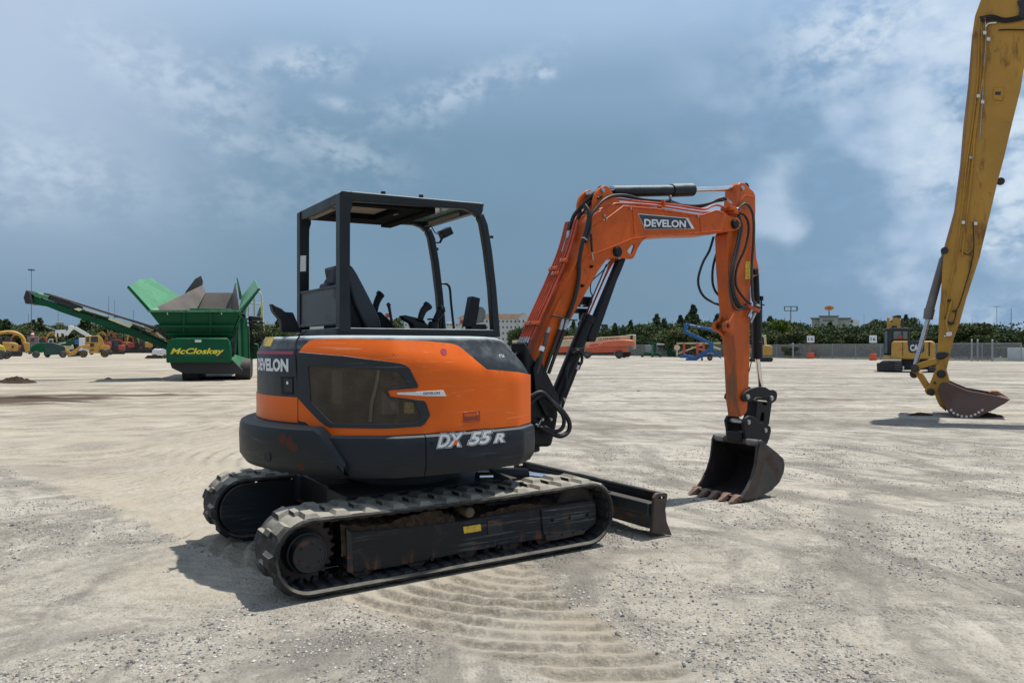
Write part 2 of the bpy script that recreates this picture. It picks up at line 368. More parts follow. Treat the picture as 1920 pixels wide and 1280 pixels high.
_tc = {}
def text2d(s, shear=0., offset=0.):
    """flat triangulated lettering, cap height 1, from the built-in font"""
    k = (s, shear, offset)
    if k in _tc: return _tc[k]
    cu = bpy.data.curves.new('t', 'FONT'); cu.body = s; cu.shear = shear; cu.offset = offset; cu.resolution_u = 3
    o = bpy.data.objects.new('t', cu); me = o.to_mesh()
    V = [(v.co.x, v.co.y) for v in me.vertices]; F_ = [tuple(p.vertices) for p in me.polygons]; o.to_mesh_clear()
    bpy.data.objects.remove(o); bpy.data.curves.remove(cu)
    _tc[k] = (V, F_); return _tc[k]
def lettering(s, mapf, u0, u1, v0, v1, d, name, m, parent, shear=0., offset=0., ref=None):
    """ref: offset-0 extents are used so that outline layers register"""
    V, F_ = text2d(s, shear, offset); V0, _ = text2d(s, shear, 0.)
    x0 = min(v[0] for v in V0); x1 = max(v[0] for v in V0); y0 = min(v[1] for v in V0); y1 = max(v[1] for v in V0)
    mb = MB(); mb.add([mapf(u0+(x-x0)/(x1-x0)*(u1-u0), v0+(y-y0)/(y1-y0)*(v1-v0), d) for x, y in V], F_)
    return mb.build(name, m, parent, 0, fix=False)

class Fr:
    """a machine's own frame: x forward, y to its left, standing at (cx,cy) with heading yaw"""
    def __init__(s, cx, cy, yaw):
        s.cx, s.cy, s.yaw = cx, cy, yaw; s.F = (math.cos(yaw), math.sin(yaw)); s.L = (-s.F[1], s.F[0])
    def _solve(s, d, A_, b0):   # c + A*t + b = D*d
        det = A_[0]*(-d[1])+d[0]*A_[1]; bx, by = -s.cx-b0[0], -s.cy-b0[1]
        return (bx*(-d[1])+d[0]*by)/det, (A_[0]*by-A_[1]*bx)/det
    def S(s, px, py, y):
        d = ((px-960)/FPX, 1.); x, D = s._solve(d, s.F, (y*s.L[0], y*s.L[1])); return (x, y, CAMH-(py-HY)*D/FPX)
    def X(s, px, py, x):
        d = ((px-960)/FPX, 1.); y, D = s._solve(d, s.L, (x*s.F[0], x*s.F[1])); return (x, y, CAMH-(py-HY)*D/FPX)
    def P(s, pts, y): return [(q[0], q[2]) for q in (s.S(a, b, y) for a, b in pts)]
def ground_at(px, py): D = FPX*CAMH/(py-HY); return ((px-960)/FPX*D, D)
# ================================================================ orange mini excavator
fr = Fr(-.806, 5.5925, R(33)); S = fr.S
EX = thing('mini_excavator', 'orange and graphite mini excavator with open canopy standing in the foreground on rubber tracks', 'excavator', (fr.cx, fr.cy, 0), fr.yaw)

class Wall:
    def __init__(s, pts, step=.03):
        P = []
        for i in range(len(pts)-1):
            a, b = Vector(pts[i]), Vector(pts[i+1]); n = max(1, round((b-a).length/step))
            P += [a+(b-a)*k/n for k in range(n)]
        P.append(Vector(pts[-1])); s.P = P; s.T = [0.]
        for i in range(1, len(P)): s.T.append(s.T[-1]+(P[i]-P[i-1]).length)
        s.N = []
        for i in range(len(P)):
            d = P[min(i+1, len(P)-1)]-P[max(i-1, 0)]; s.N.append(Vector((d.y, -d.x)).normalized())   # outward (curve runs left -> rear -> right)
        if s.N[len(P)//2].dot(P[len(P)//2]) < 0: s.N = [-n for n in s.N]
    def at(s, u):
        u = min(max(u, 0), s.T[-1]); i = min(int(np.searchsorted(s.T, u, side='right'))-1, len(s.P)-2); i = max(i, 0)
        k = (u-s.T[i])/(s.T[i+1]-s.T[i]); return s.P[i].lerp(s.P[i+1], k), s.N[i].lerp(s.N[i+1], k).normalized()
    inset = staticmethod(lambda x, z: 0.)
    def pt(s, u, z, off=0.):
        p, n = s.at(u); q = p+n*(off-s.inset(p.x, z)); return (q.x, q.y, z)
    def hit(s, px, py, off=0.):
        z = 1.1; ray = (px-960)/FPX; best = None
        for _ in range(5):
            best = None; prev = None; mind = None
            for i in range(len(s.P)):
                q = s.P[i]+s.N[i]*(off-s.inset(s.P[i].x, z))
                X_ = fr.cx+q.x*fr.F[0]+q.y*fr.L[0]; Y_ = fr.cy+q.x*fr.F[1]+q.y*fr.L[1]; g = X_-ray*Y_
                if mind is None or abs(g)/Y_ < mind[0]: mind = (abs(g)/Y_, s.T[i], Y_)
                if prev and prev[0]*g <= 0:
                    k = prev[0]/(prev[0]-g) if prev[0] != g else 0; D = prev[2]+(Y_-prev[2])*k
                    if best is None or D < best[1]: best = (prev[1]+(s.T[i]-prev[1])*k, D)
                prev = (g, s.T[i], Y_)
            if best is None: best = (mind[1], mind[2])
            z = CAMH-(py-HY)*best[1]/FPX
        return best[0], z
    def poly(s, pts): return [s.hit(a, b) for a, b in pts]

rear = [(-1.03*math.cos(R(a)), -1.03*math.sin(R(a))) for a in range(-62, 63, 4)]
side = [(-.31, -.945), (-.1, -.955), (.06, -.945), (.25, -.92), (.435, -.885), (.62, -.755), (.655, -.62), (.665, -.36)]
BW = Wall(rear+side)
def zcrease(x): return 1.24+(1.39-1.24)*min(max((.43-x)/.95, 0), 1)
BW.inset = lambda x, z: max(0, z-zcrease(x))*.50
def interp(x, xs, ys): return float(np.interp(x, xs, ys))
def ztop(x): return interp(x, [.28, .36, .45, .52, .58, .62, .66], [1.50, 1.495, 1.465, 1.41, 1.33, 1.25, 1.20])
# --- hood shell (dark): outer wall, rounded shoulder, deck
rows = []; nP = len(BW.P)
for i in range(nP):
    p = BW.P[i]; u = BW.T[i]; zt = ztop(p.x); zc = min(zcrease(p.x), zt-.05); row = []
    for z in (.88, .98, 1.08, (1.08+zc)/2, zc, (zc+zt-.035)/2, zt-.035): row.append(BW.pt(u, z))
    b = BW.pt(u, zt-.035); n = BW.N[i]
    for o_, dz in ((.006, -.020), (.017, -.009), (.034, -.003), (.075, 0)): row.append((b[0]-n.x*o_, b[1]-n.y*o_, zt+dz))
    q = row[-1]; inn = (max(q[0], -.62), min(max(q[1], -.33), .66)); inn = (min(inn[0], .60), inn[1])
    row.append((q[0]*.5+inn[0]*.5, q[1]*.5+inn[1]*.5, zt+.006)); row.append((*inn, zt+.004)); row.append((*inn, .95)); rows.append(row)
mb = MB(); mb.grid(rows); mb.build('engine_hood', M_gr, EX, 38)
# --- orange side cover, drawn on the wall
def wallplate(W, poly2, d0, d1, name, m, holes=(), grid=.045, bevel=.003):
    mb = MB(); mb.prism(poly2, lambda u, z, d: W.pt(u, z, d), d1, d0, holes, grid); return mb.build(name, m, EX, 30, bevel, 2)
seam = BW.hit(560, 720)[0]
o_px = [(560.5, 659), (571, 648), (582, 638.5), (592, 635.8), (650, 634.5), (730, 636.8), (800, 639.5), (845.6, 643.9), (858, 648), (870, 657), (891, 675), (912, 692.3), (972, 697.8), (993, 702), (994, 791),
        (972, 797.8), (930, 801.7), (886, 805), (792, 812.6), (730, 816), (660, 816), (599, 815), (586, 802), (574, 791), (560, 788.5)]
OPL = BW.poly(o_px); OPL = [(max(u, seam+.004), z) for u, z in OPL]
wallplate(BW, OPL, -.004, .007, 'side_cover', M_or)
f_px = [(561, 660), (586, 662), (645.6, 667), (730, 678), (752, 681.5), (762, 685.5), (768, 692), (782, 720), (783, 725), (780, 727), (729, 731.2), (727.5, 733.5), (732, 742.8), (772, 748), (793.5, 750.5), (797.5, 755), (804.5, 776), (804, 780), (795, 794), (788, 798.6), (730, 802.5), (620, 800.5), (614, 798), (603, 790), (563, 747), (561, 744)]
w_px = [(580.5, 685.8), (660, 688), (742, 695.5), (748.4, 697.5), (763.5, 721), (762, 723), (731, 727), (726.5, 729.5), (725, 732), (729, 742), (732, 744.8), (770, 749.5), (775.5, 752), (787, 776), (787, 780), (781, 790), (773, 792.8), (628, 792.8), (622, 790.5), (587, 753), (585, 749), (583.5, 722)]
FP = [(max(u, seam+.004), z) for u, z in BW.poly(f_px)]; WP = BW.poly(w_px)
wallplate(BW, FP, .004, .016, 'grille_frame', M_gr, [WP])
# grille insert: fine louvre bars over the engine bay
def mesh_extra(t, V, c, rf):
    c2 = t.noise(V, 3, 4); c = t.mix(t.ss(c2, .4, .6, 0, .35), c, (.10, .085, .06))
    return c, rf
grl = wallplate(BW, WP, .0075, .0095, 'grille_mesh', M_wn, bevel=0)
def wpoly(px, *a, **k): return wallplate(BW, BW.poly(px), *a, **k)
us = [p[0] for p in WP]; zs = [p[1] for p in WP]
def wirow(z):   # spans of u inside the window at height z
    xs = []; n = len(WP)
    for i in range(n):
        a, b = WP[i], WP[(i+1) % n]
        if (a[1] > z) != (b[1] > z): xs.append(a[0]+(z-a[1])/(b[1]-a[1])*(b[0]-a[0]))
    xs.sort(); return list(zip(xs[::2], xs[1::2]))
mb = MB(); z = min(zs)+.006
while z < max(zs)-.004:
    for a, b in wirow(z):
        n = max(2, int((b-a)/.05)); ring = []
        for k in range(n+1):
            u = a+.003+(b-a-.006)*k/n; ring.append([BW.pt(u, z+dz, off) for dz, off in ((-.0016, .0095), (-.0010, .0125), (.0010, .0125), (.0016, .0095))])
        mb.grid(ring)
    z += .0088
mb.build('grille_louvres', M_wn, EX, 0, fix=False)
for pts in ([(623, 694), (643, 695), (643, 757), (624, 757)], [(716, 730), (728, 745), (747, 749), (747, 778), (716, 776)]): wpoly(pts, .009, .0105, 'engine_part', M_sl, bevel=0)
mb = MB(); mb.tube([BW.pt(*BW.hit(a, b), .011) for a, b in ((711, 693), (708, 712), (703, 735), (698, 755), (696, 778), (695, 790))], .012, 6); mb.build('engine_pipe', M_sl, EX)
wpoly([(757, 753), (774, 754), (776, 774), (757, 774)], .008, .0112, 'engine_label', mat('label_behind_mesh', (.16, .12, .03), .6, var=.3, vscale=60), bevel=0)
# tongue badge
wpoly([(743.5, 735.5), (830, 731.2), (835.5, 742.3), (800, 742.3), (745, 739)], .008, .0125, 'name_badge', M_wh, bevel=.001)
def wt(W, off=0): return lambda u, z, d: W.pt(u, z, d)
def wtext(W, s, pxa, pxb, ytop, ybot, d, name, m, **k):
    ua, za = W.hit(pxa, ybot); ub, zb = W.hit(pxb, ybot); _, zt_ = W.hit((pxa+pxb)/2, ytop); _, zb_ = W.hit((pxa+pxb)/2, ybot)
    def mp(u, v, dd):   # keep the baseline level
        return W.pt(u, v, dd)
    return lettering(s, mp, ua, ub, zb_, zt_, d, name, m, EX, **k)
wtext(BW, 'DEVELON', 793, 823, 734.2, 739.2, .0132, 'badge_lettering', M_dk, offset=.02)
# red dot, reflector/handle recess, small white plate
u, z = BW.hit(831, 659); mb = MB(); mb.prism([(u+x, z+y) for x, y in circ((0, 0), .021, 18)], lambda a, b, d: BW.pt(a, b, d), .010, .006); mb.build('round_sticker', M_rd, EX)
hp = BW.poly([(867, 772.5), (898.5, 769.5), (899, 789), (867.5, 791.5)]); wallplate(BW, hp, .005, .0095, 'latch_frame', mat('latch_red', (.30, .035, .02), .4), [[(hp[0][0]+.008, hp[0][1]-.007), (hp[1][0]-.008, hp[1][1]-.007), (hp[2][0]-.008, hp[2][1]+.007), (hp[3][0]+.008, hp[3][1]+.007)]], bevel=.001)
wpoly([(869.5, 780.5), (896, 778.5), (895.5, 787), (870, 789)], .006, .009, 'side_latch', mat('latch_brown', (.22, .035, .01), .45), bevel=.001)
for a, b in ((893, 774.2),):
    u, z = BW.hit(a, b); mb = MB(); mb.prism([(u+x, z+y) for x, y in circ((0, 0), .007, 10)], lambda a_, b_, d: BW.pt(a_, b_, d), .012, .006); mb.build('latch_lock', M_st, EX)
wtext(BW, 'ru', 937, 945.5, 664, 669.5, .002, 'small_emblem', M_wh)
# --- rear door
zo = BW.hit(545, 743.8)[1]; zl = .957
ul = .02
wallplate(BW, [(ul, zl), (seam-.004, zl), (seam-.004, zo), (ul, zo)], -.004, .006, 'rear_door_band', M_or, grid=.06)
zr0 = BW.hit(545, 664.3)[1]; zr1 = BW.hit(545, 658.3)[1]
mb = MB(); mb.prism([(ul+.3, zr0), (BW.hit(551, 660)[0], zr0), (BW.hit(551, 660)[0], zr1), (ul+.3, zr1)], lambda u, z, d: BW.pt(u, z, d), .0035, .0005, (), .06); mb.build('red_stripe', M_rd, EX, 30)
# seam between the rear door and the side cover
mb = MB(); mb.tube([BW.pt(*BW.hit(a, b), .0015) for a, b in ((577, 619.5), (563, 629), (556, 641), (554.5, 660), (556, 690), (558, 720), (559.5, 750), (559.5, 788))], .0045, 6); mb.build('door_seam', M_bs, EX)
ue = BW.hit(540.3, 690)[0]; zt_ = BW.hit(540, 673.8)[1]; zb_ = BW.hit(540, 695.6)[1]
lettering('DEVELON', lambda u, v, d: BW.pt(u, v, d), ue-(zt_-zb_)*6.6, ue, zb_, zt_, .0030, 'rear_lettering', M_wh, EX, offset=.05)
kp = BW.poly([(526.5, 705.5), (550, 706), (550.5, 740), (528.5, 739)]); wallplate(BW, kp, -.002, .004, 'lock_surround', M_bs, bevel=.001)
wpoly([(534, 711), (548.5, 711.5), (549, 735), (535, 734)], .004, .0055, 'lock_plate', M_gr, bevel=.001)
u, z = BW.hit(540.8, 717.5); mb = MB(); mb.prism([(u+x, z+y) for x, y in circ((0, 0), .010, 12)], lambda a, b, d: BW.pt(a, b, d), .009, .004); mb.build('door_lock', M_cr, EX)
wpoly([(498.5, 631.5), (514, 631.5), (507.5, 649), (494.5, 648.5)], .0005, .003, 'warning_label', M_ye, bevel=0)

# --- skirt and counterweight
def offs(pts, d):
    W = Wall(pts, 9); return [(p.x+n.x*d, p.y+n.y*d) for p, n in zip(W.P, W.N)]
sk = [(x, -y) for x, y in reversed([(.70, -.60)]+[(.655, -.76), (.45, -.925), (.25, -.962), (.06, -.988), (-.1, -.998), (-.31, -.988)][::1])]
sk = [(-.31, .988), (-.1, .998), (.06, .988), (.25, .962), (.45, .925), (.655, .76), (.70, .60)]
rr = [(-1.075*math.cos(R(a)), -1.075*math.sin(R(a))) for a in range(-63, 64, 3)]
right = [(x, -y) for x, y in sk]; left = sk[::-1]
SW = Wall(left+rr+right, .03)
def szt(x): return interp(x, [-.93, -.83], [.948, .893])
def skirt_rows(i0, i1):
    rows = []
    for i in range(i0, i1+1):
        u = SW.T[i]; zt = szt(SW.P[i].x); row = []
        for z, o_ in ((.662, -.5), (.635, -.09), (.633, -.055), (.64, -.03), (.69, 0), (.76, .004), (.83, .002), (zt-.03, 0), (zt-.012, -.006), (zt-.002, -.022), (zt, -.05), (zt-.012, -.5)):
            p = SW.pt(u, z, o_); row.append(p)
        rows.append(row)
    return rows
isplit = min((abs(SW.P[i].x+.31)+(9 if SW.P[i].y > 0 else 0), i) for i in range(len(SW.P)))[1]
mb = MB(); mb.grid(skirt_rows(0, isplit)); mb.build('counterweight', M_sk, EX, 35)
r2 = skirt_rows(isplit, len(SW.P)-1); d_ = .006
r2[0] = [SW.pt(SW.T[isplit]+d_, p[2], 0) if k in () else tuple(Vector(p)+Vector((d_, 0, 0))) for k, p in enumerate(r2[0])]
mb = MB(); mb.grid(r2); mb.build('side_skirt', M_sk, EX, 35)
# closing plate beneath
mb = MB(); mb.prism([(p.x*.93, p.y*.93) for p in SW.P[::4]], XY, .668, .70); mb.build('swing_deck', M_bk, EX)
mb = MB(); mb.box((.0, .165, .905), (1.28, .97, .05)); mb.build('cab_floor', M_bs, EX, bevel=.005)
mb = MB(); mb.box((.655, .15, .80), (.06, 1.1, .22)); mb.box((.58, .15, 1.0), (.03, .95, .5)); mb.build('front_panel', M_bs, EX, bevel=.005)
# bulge of cast counterweight
A1 = R(47); rows = []
for k in range(49):
    a = -A1+2*A1*k/48; f = min(1, (A1-abs(a))/R(9)); rO = 1.145-.02*(1-f)
    zt = .945-.215*(1-f) if f < 1 else .945; zt = min(zt, .945)
    def pp(r_, z): return (-r_*math.cos(a), -r_*math.sin(a), z)
    rows.append([pp(1.02, zt), pp(1.08, zt), pp(rO-.030, zt-.004), pp(rO-.008, zt-.016), pp(rO, zt-.04), pp(rO+.004, (zt+.74)/2 if zt > .8 else zt-.05), pp(rO, .715), pp(rO-.035, .662), pp(rO-.075, .648), pp(1.0, .648)])
mb = MB(); mb.grid(rows); n_ = len(rows[0]); mb.f.append(tuple(range(n_))); mb.f.append(tuple(range(len(mb.v)-1, len(mb.v)-1-n_, -1)))
mb.build('counterweight_bulge', M_cw, EX, 40, .006)
BU = Wall([(-1.147*math.cos(R(a)), -1.147*math.sin(R(a))) for a in range(-45, 46, 3)])
u, z = BU.hit(502, 856)
mb = MB(); mb.prism([(u+x, z+y) for x, y in circ((0, 0), .032, 20)], lambda a, b, d: BU.pt(a, b, d), .004, -.02, [[(u+x, z+y) for x, y in circ((0, 0), .027, 20)]]); mb.build('lifting_hole_rim', M_cw, EX)
mb = MB(); mb.prism([(u+x, z+y) for x, y in circ((0, 0), .027, 20)], lambda a, b, d: BU.pt(a, b, d), .0025, -.02); mb.build('lifting_hole', mat('hole_black', (.004, .005, .007), .6), EX)
for a, b, r_ in ((810, 829, .011), (955.5, 817.5, .014), (915, 854, .015)):
    u, z = SW.hit(a, b); mb = MB(); mb.prism([(u+x, z+y) for x, y in circ((0, 0), r_, 12)], lambda p, q, d: SW.pt(p, q, d), .0045, -.004); mb.build('skirt_bolt', M_bk, EX, bevel=.001)
# DX 55R decal in three layers
def dx(s, pa, pb, yt, yb):
    for lay, (off, d, m, nm) in enumerate(((.095, .0056, M_wh, 'model_lettering_edge'), (.070, .0066, M_dk, 'model_lettering_outline'), (.035, .0076, M_wh, 'model_lettering'))):
        dxs = {0: 0, 1: 0, 2: -.6}[lay]
        wtext(SW, s, pa+dxs, pb+dxs, yt, yb, d, nm, m, shear=.28, offset=off)
dx('DX', 821, 866, 813.5, 836); dx('55', 879, 920, 809.5, 831); dx('R', 927, 943, 813, 828)
mb = MB(); mb.prism(SW.poly([(848, 833.5), (853, 824), (858, 824.5), (855.5, 833.5)]), lambda u, z, d: SW.pt(u, z, d), .0085, .007); mb.build('model_lettering_accent', M_or, EX)

# --- canopy
Y0, Y1 = -.30, .62
def frame_side(yc, name_y):
    o_ = [(627.5, 612), (627.5, 480), (627.5, 362), (631, 357.5), (640, 356), (652, 356), (657, 357.6), (780, 369), (905, 380.3), (909, 382), (907, 390), (906.6, 397), (916, 421), (924, 470), (932, 540), (939.5, 617),
          (926.5, 617), (920, 540), (913, 481), (902.5, 418.5), (897, 407), (889, 398), (873, 391.5), (760, 384), (668, 377.5), (660, 381), (656.5, 390), (656, 420), (655, 480), (655.5, 560), (657.5, 612)]
    P = fr.P(o_, Y0)
    # split: rear post, roof rail, front post
    return P
P = frame_side(0, 0)
Zb = 1.535
def side_parts(y0, y1):
    x0 = P[0][0]+.032
    rp = [(x0, Zb), (x0, 2.455), (x0+.015, 2.47), (x0+.08, 2.47), (P[6][0]+.004, P[6][1]), (P[25][0], P[25][1]-.02), (P[26][0], P[26][1]-.03), (P[27][0], P[27][1]), (P[29][0], P[29][1]), (P[30][0], Zb)]
    mb = MB(); mb.prism(rp, XZ, y0-.006, y1+.006); mb.build('rear_post', M_cv, EX, 30, .016, 3)
    rl = [(P[6][0]-.035, P[6][1]-.002), P[6], P[7], P[8], P[9], P[10], P[11], P[20], P[21], P[22], P[23], P[24], (P[24][0]-.05, P[24][1]-.004)]
    mb = MB(); mb.prism(rl, XZ, y0, y1); mb.build('roof_rail', M_cv, EX, 30, .014, 3)
    fp = [P[11], P[12], P[13], P[14], (P[15][0], Zb-.03), (P[16][0], Zb-.03), P[17], P[18], P[19], P[20]]
    mb = MB(); mb.prism(fp, XZ, y0, y1); mb.build('front_post', M_cv, EX, 30, .014, 3)
side_parts(Y0, Y0+.06); side_parts(Y1-.06, Y1)
xr = P[0][0]+.04; xf = P[9][0]-.02; zr = P[6][1]; zf = P[9][1]
rz_ = lambda x: zr+(zf-zr)*(x-P[6][0])/(P[9][0]-P[6][0])
yc = (Y0+Y1)/2; wy = Y1-Y0-.12
def cross(x, zt, w_, h_, name, m=M_cv): mb = MB(); mb.box((x, yc, zt-h_/2), (w_, wy, h_)); return mb.build(name, m, EX, 30, .008)
cross(xr+.03, zr-.012, .06, .075, 'rear_cross_rail'); cross(xf-.035, zf-.01, .06, .06, 'front_cross_rail'); cross(.10, rz_(.10)-.02, .09, .075, 'middle_cross_rail', M_rl)
def roofpanel(xa, xb, dz, th, name, m, ya=Y0+.06, yb=Y1-.06, holes=()):
    mb = MB(); mb.prism([(xa, ya), (xb, ya), (xb, yb), (xa, yb)], lambda u, v, d: (u, v, rz_(u)+d), dz-th, dz, holes); mb.build(name, m, EX, 30, .002)
roofpanel(xr+.06, .055, -.012, .012, 'roof_panel', M_rl)
roofpanel(.15, xf-.07, -.016, .008, 'roof_glass', M_gl)
roofpanel(xr+.16, -.10, -.028, .008, 'roof_lining', M_be, Y0+.16, Y1-.30)
roofpanel(xr+.07, .05, -.026, .05, 'lining_frame', M_rl, holes=[[(xr+.15, Y0+.15), (-.09, Y0+.15), (-.09, Y1-.29), (xr+.15, Y1-.29)]])
for c_, s_ in (((xr+.035, yc-.02, zr-.092), (.03, .42, .012)), ((.145, yc, rz_(.1)-.070), (.02, .60, .03)), ((xf-.075, yc+.02, zf-.05), (.015, .5, .02))): Q(EX, 'beige_trim_strip', M_be, [('b', c_, s_)])
Q(EX, 'roof_hatch_bracket', M_bk, [('b', (-.18, Y0+.12, rz_(-.18)-.055), (.22, .05, .03))]); Q(EX, 'hatch_latch', M_bk, [('c', (-.05, -.02, rz_(0)-.06), (-.05, .06, rz_(0)-.06), .02)])
for a, b in ((718.5, 366), (789.5, 372)):
    x, y, z = S(a, b, Y0+.03); mb = MB(); mb.cyl((x, y, z-.03), (x, y, z+.022), .013); mb.cyl((x, y, z+.008), (x, y, z+.024), .017); mb.build('roof_bolt', M_bk, EX)
for a, b, y in ((923, 444, Y0+.03), (820.5, 467, Y1-.03)):
    x, _, z = S(a, b, y); mb = MB(); mb.cyl((x-.03, y, z), (x+.004, y, z), .012); mb.build('post_bolt', M_bk, EX)
# base rail, rear panel, label
Q(EX, 'canopy_base', M_cv, [('b', ((P[0][0]+P[15][0])/2+.0, Y0+.03, 1.532), (P[15][0]-P[0][0]-.03, .062, .056)), ('b', ((P[0][0]+P[15][0])/2, Y1-.03, 1.50), (P[15][0]-P[0][0]-.03, .06, .06)), ('b', (xr+.03, yc, 1.53), (.06, wy, .06)), ('b', (.0, Y1-.03, 1.2), (1.2, .05, .55))], .008)
pz0 = fr.X(600, 609, xr+.01)[2]; pz1 = fr.X(600, 543, xr+.01)[2]
Q(EX, 'rear_panel', M_pa, [('b', (xr+.012, yc, (pz0+pz1)/2), (.018, wy, pz1-pz0))], .004)
Q(EX, 'rear_panel_rim', M_cv, [('b', (xr+.010, yc, pz1), (.03, wy, .018)), ('b', (xr+.010, yc, pz0), (.03, wy, .018))], .003)
mb = MB(); lp = [fr.X(a, b, xr-.0115) for a, b in ((564.5, 479.5), (574.5, 479), (574, 508.5), (564, 509))]; mb.prism([(p[1], p[2]) for p in lp], YZ, xr-.0165, xr-.0125); mb.build('serial_label', mat('label_grey', (.45, .46, .46), .5, var=.3, vscale=90), EX)
# work lamp on the far front post, door handle bar
lx, ly, lz = S(833, 437, Y1); 
Q(EX, 'work_lamp', M_bs, [('b', (lx, ly-.02, lz), (.10, .09, .07), Matrix.Rotation(R(-28), 3, 'Y')), ('c', (lx-.02, ly-.02, lz-.03), (lx-.05, ly-.01, lz-.09), .010), ('r', (lx-.05, ly-.01, lz-.09), (lx-.11, ly+.0, lz-.085), .012)], .012)
Q(EX, 'lamp_cable', M_ho, [('t', [S(808, 422, Y1-.03), S(812, 430, Y1-.02), S(817, 437, Y1-.02), S(826, 440, Y1-.02)], .005)])
Q(EX, 'grab_handle', M_bk, [('t', [S(828, 531.5, Y1-.02), S(834, 531.5, Y1-.02), S(839.5, 534, Y1-.02), S(843.5, 542, Y1-.02), S(846, 570, Y1-.02), S(851, 616, Y1-.02)], .011)])
# seat and controls
ys0, ys1 = -.02, .42
bp = fr.P([(643, 492), (652, 494), (660, 500), (668, 512), (683, 540), (700, 573), (712, 600), (716, 628), (684, 628), (676, 600), (662, 570), (648, 520)], .0)
mb = MB(); mb.prism(bp, XZ, ys0, ys1); mb.build('seat_backrest', mat('seat_vinyl', (.012, .018, .026), .45, var=.1), EX, 40, .035, 4)
mb = MB(); mb.box((bp[7][0]+.06, (ys0+ys1)/2, bp[7][1]-.03), (.5, .46, .13)); mb.build('seat_cushion', MATS['seat_vinyl'], EX, 40, .04, 3)
Q(EX, 'seat_shell', M_bs, [('p', fr.P([(655, 505), (680, 560), (690, 622), (640, 622), (640, 520)], .0), ys0+.03, ys1-.03)], .02)
Q(EX, 'headrest', MATS['seat_vinyl'], [('b', S(630, 519, .22), (.09, .16, .15)), ('b', S(618, 538, .25), (.12, .16, .055))], .03)
def stick(px, y, name, r0=.018, m=M_bs): 
    pts = [S(a, b, y) for a, b in px]; mb = MB(); mb.tube(pts, r0, 10, 5, (r0*.62, r0)); mb.cyl(Vector(pts[-1])-Vector((.008, 0, .005)), Vector(pts[-1])+Vector((.008, 0, .012)), r0*1.15); mb.build(name, m, EX, 50, .003)
stick([(703, 600), (703, 585), (706, 568), (713, 553)], .40, 'joystick', .030)
Q(EX, 'console', M_bs, [('p', fr.P([(696, 625), (700, 590), (708, 584), (722, 597), (735, 612), (740, 625)], .40), .34, .46)], .01)
stick([(735.5, 612), (733, 595), (730, 578), (728.5, 572)], .30, 'travel_lever', .014, M_br)
Q(EX, 'armrest', M_bs, [('p', fr.P([(749.5, 592), (757, 591), (775, 595), (792, 600), (798, 610), (798, 625), (772, 625), (770, 607), (756, 600)], -.16), -.20, -.12)], .012)
stick([(786, 610), (789, 595), (794, 582), (802, 574)], -.16, 'joystick', .030)
stick([(812, 618), (815, 604), (821, 592), (827, 581)], -.12, 'control_lever', .030)
Q(EX, 'lever_boot', M_bs, [('c', S(811, 625, -.12), S(813, 603, -.12), .055, .035), ('c', S(812, 600, -.12), S(812, 597, -.12), .045)], .005)
stick([(824, 620), (824, 600), (826, 585)], .05, 'travel_lever', .020); stick([(830, 620), (829, 600), (829, 578)], .12, 'travel_lever', .020)
Q(EX, 'monitor', M_bs, [('p', fr.P([(874, 612), (879, 585), (884.5, 555), (900, 559), (896, 585), (891, 613)], -.26), -.27, -.19)], .008)
Q(EX, 'monitor_back', M_mo, [('p', fr.P([(898, 574), (905, 576), (910.5, 583), (910, 597), (904, 604), (892, 607)], -.26), -.265, -.195)], .012)
Q(EX, 'monitor_base', M_bs, [('p', fr.P([(876, 608), (903, 608), (905, 625), (875, 625)], -.20), -.27, -.17)], .006)
# exhaust stack on the rear deck
ey = .05
mb = MB(); mb.prism(fr.P([(526, 622), (524.5, 601), (514, 589), (510, 583), (506.5, 570), (508.5, 570), (514, 574), (526, 579), (532, 585), (547, 586), (553, 600), (562, 622)], ey), XZ, ey-.035, ey+.035)
mb.build('exhaust_stack', M_bs, EX, 40, .02, 3)

# --- tracks
Rt, At, zt0 = .222, .998, .246
def loop(R_, n_arc=22, n_l=30):
    pts = []
    for k in range(n_arc+1): a = math.pi/2+math.pi*k/n_arc; pts.append((-At+R_*math.cos(a), zt0+R_*math.sin(a)))
    for k in range(1, n_l): pts.append((-At+2*At*k/n_l, zt0-R_))
    for k in range(n_arc+1): a = -math.pi/2+math.pi*k/n_arc; pts.append((At+R_*math.cos(a), zt0+R_*math.sin(a)))
    for k in range(1, n_l): x = At-2*At*k/n_l; pts.append((x, zt0+R_-.010*(1-(x/At)**2)))
    return pts
def loopat(s_, off=0.):
    """point and outward normal at arclength fraction s_ round the belt"""
    L = 2*2*At+2*math.pi*Rt; d = (s_ % 1)*L
    if d < math.pi*Rt: a = math.pi/2+d/Rt; return (-At+math.cos(a)*(Rt+off), zt0+math.sin(a)*(Rt+off)), (math.cos(a), math.sin(a))
    d -= math.pi*Rt
    if d < 2*At: return (-At+d, zt0-Rt-off), (0, -1)
    d -= 2*At
    if d < math.pi*Rt: a = -math.pi/2+d/Rt; return (At+math.cos(a)*(Rt+off), zt0+math.sin(a)*(Rt+off)), (math.cos(a), math.sin(a))
    d -= math.pi*Rt; x = At-d; return (x, zt0+Rt+off-.010*(1-(x/At)**2)), (0, 1)
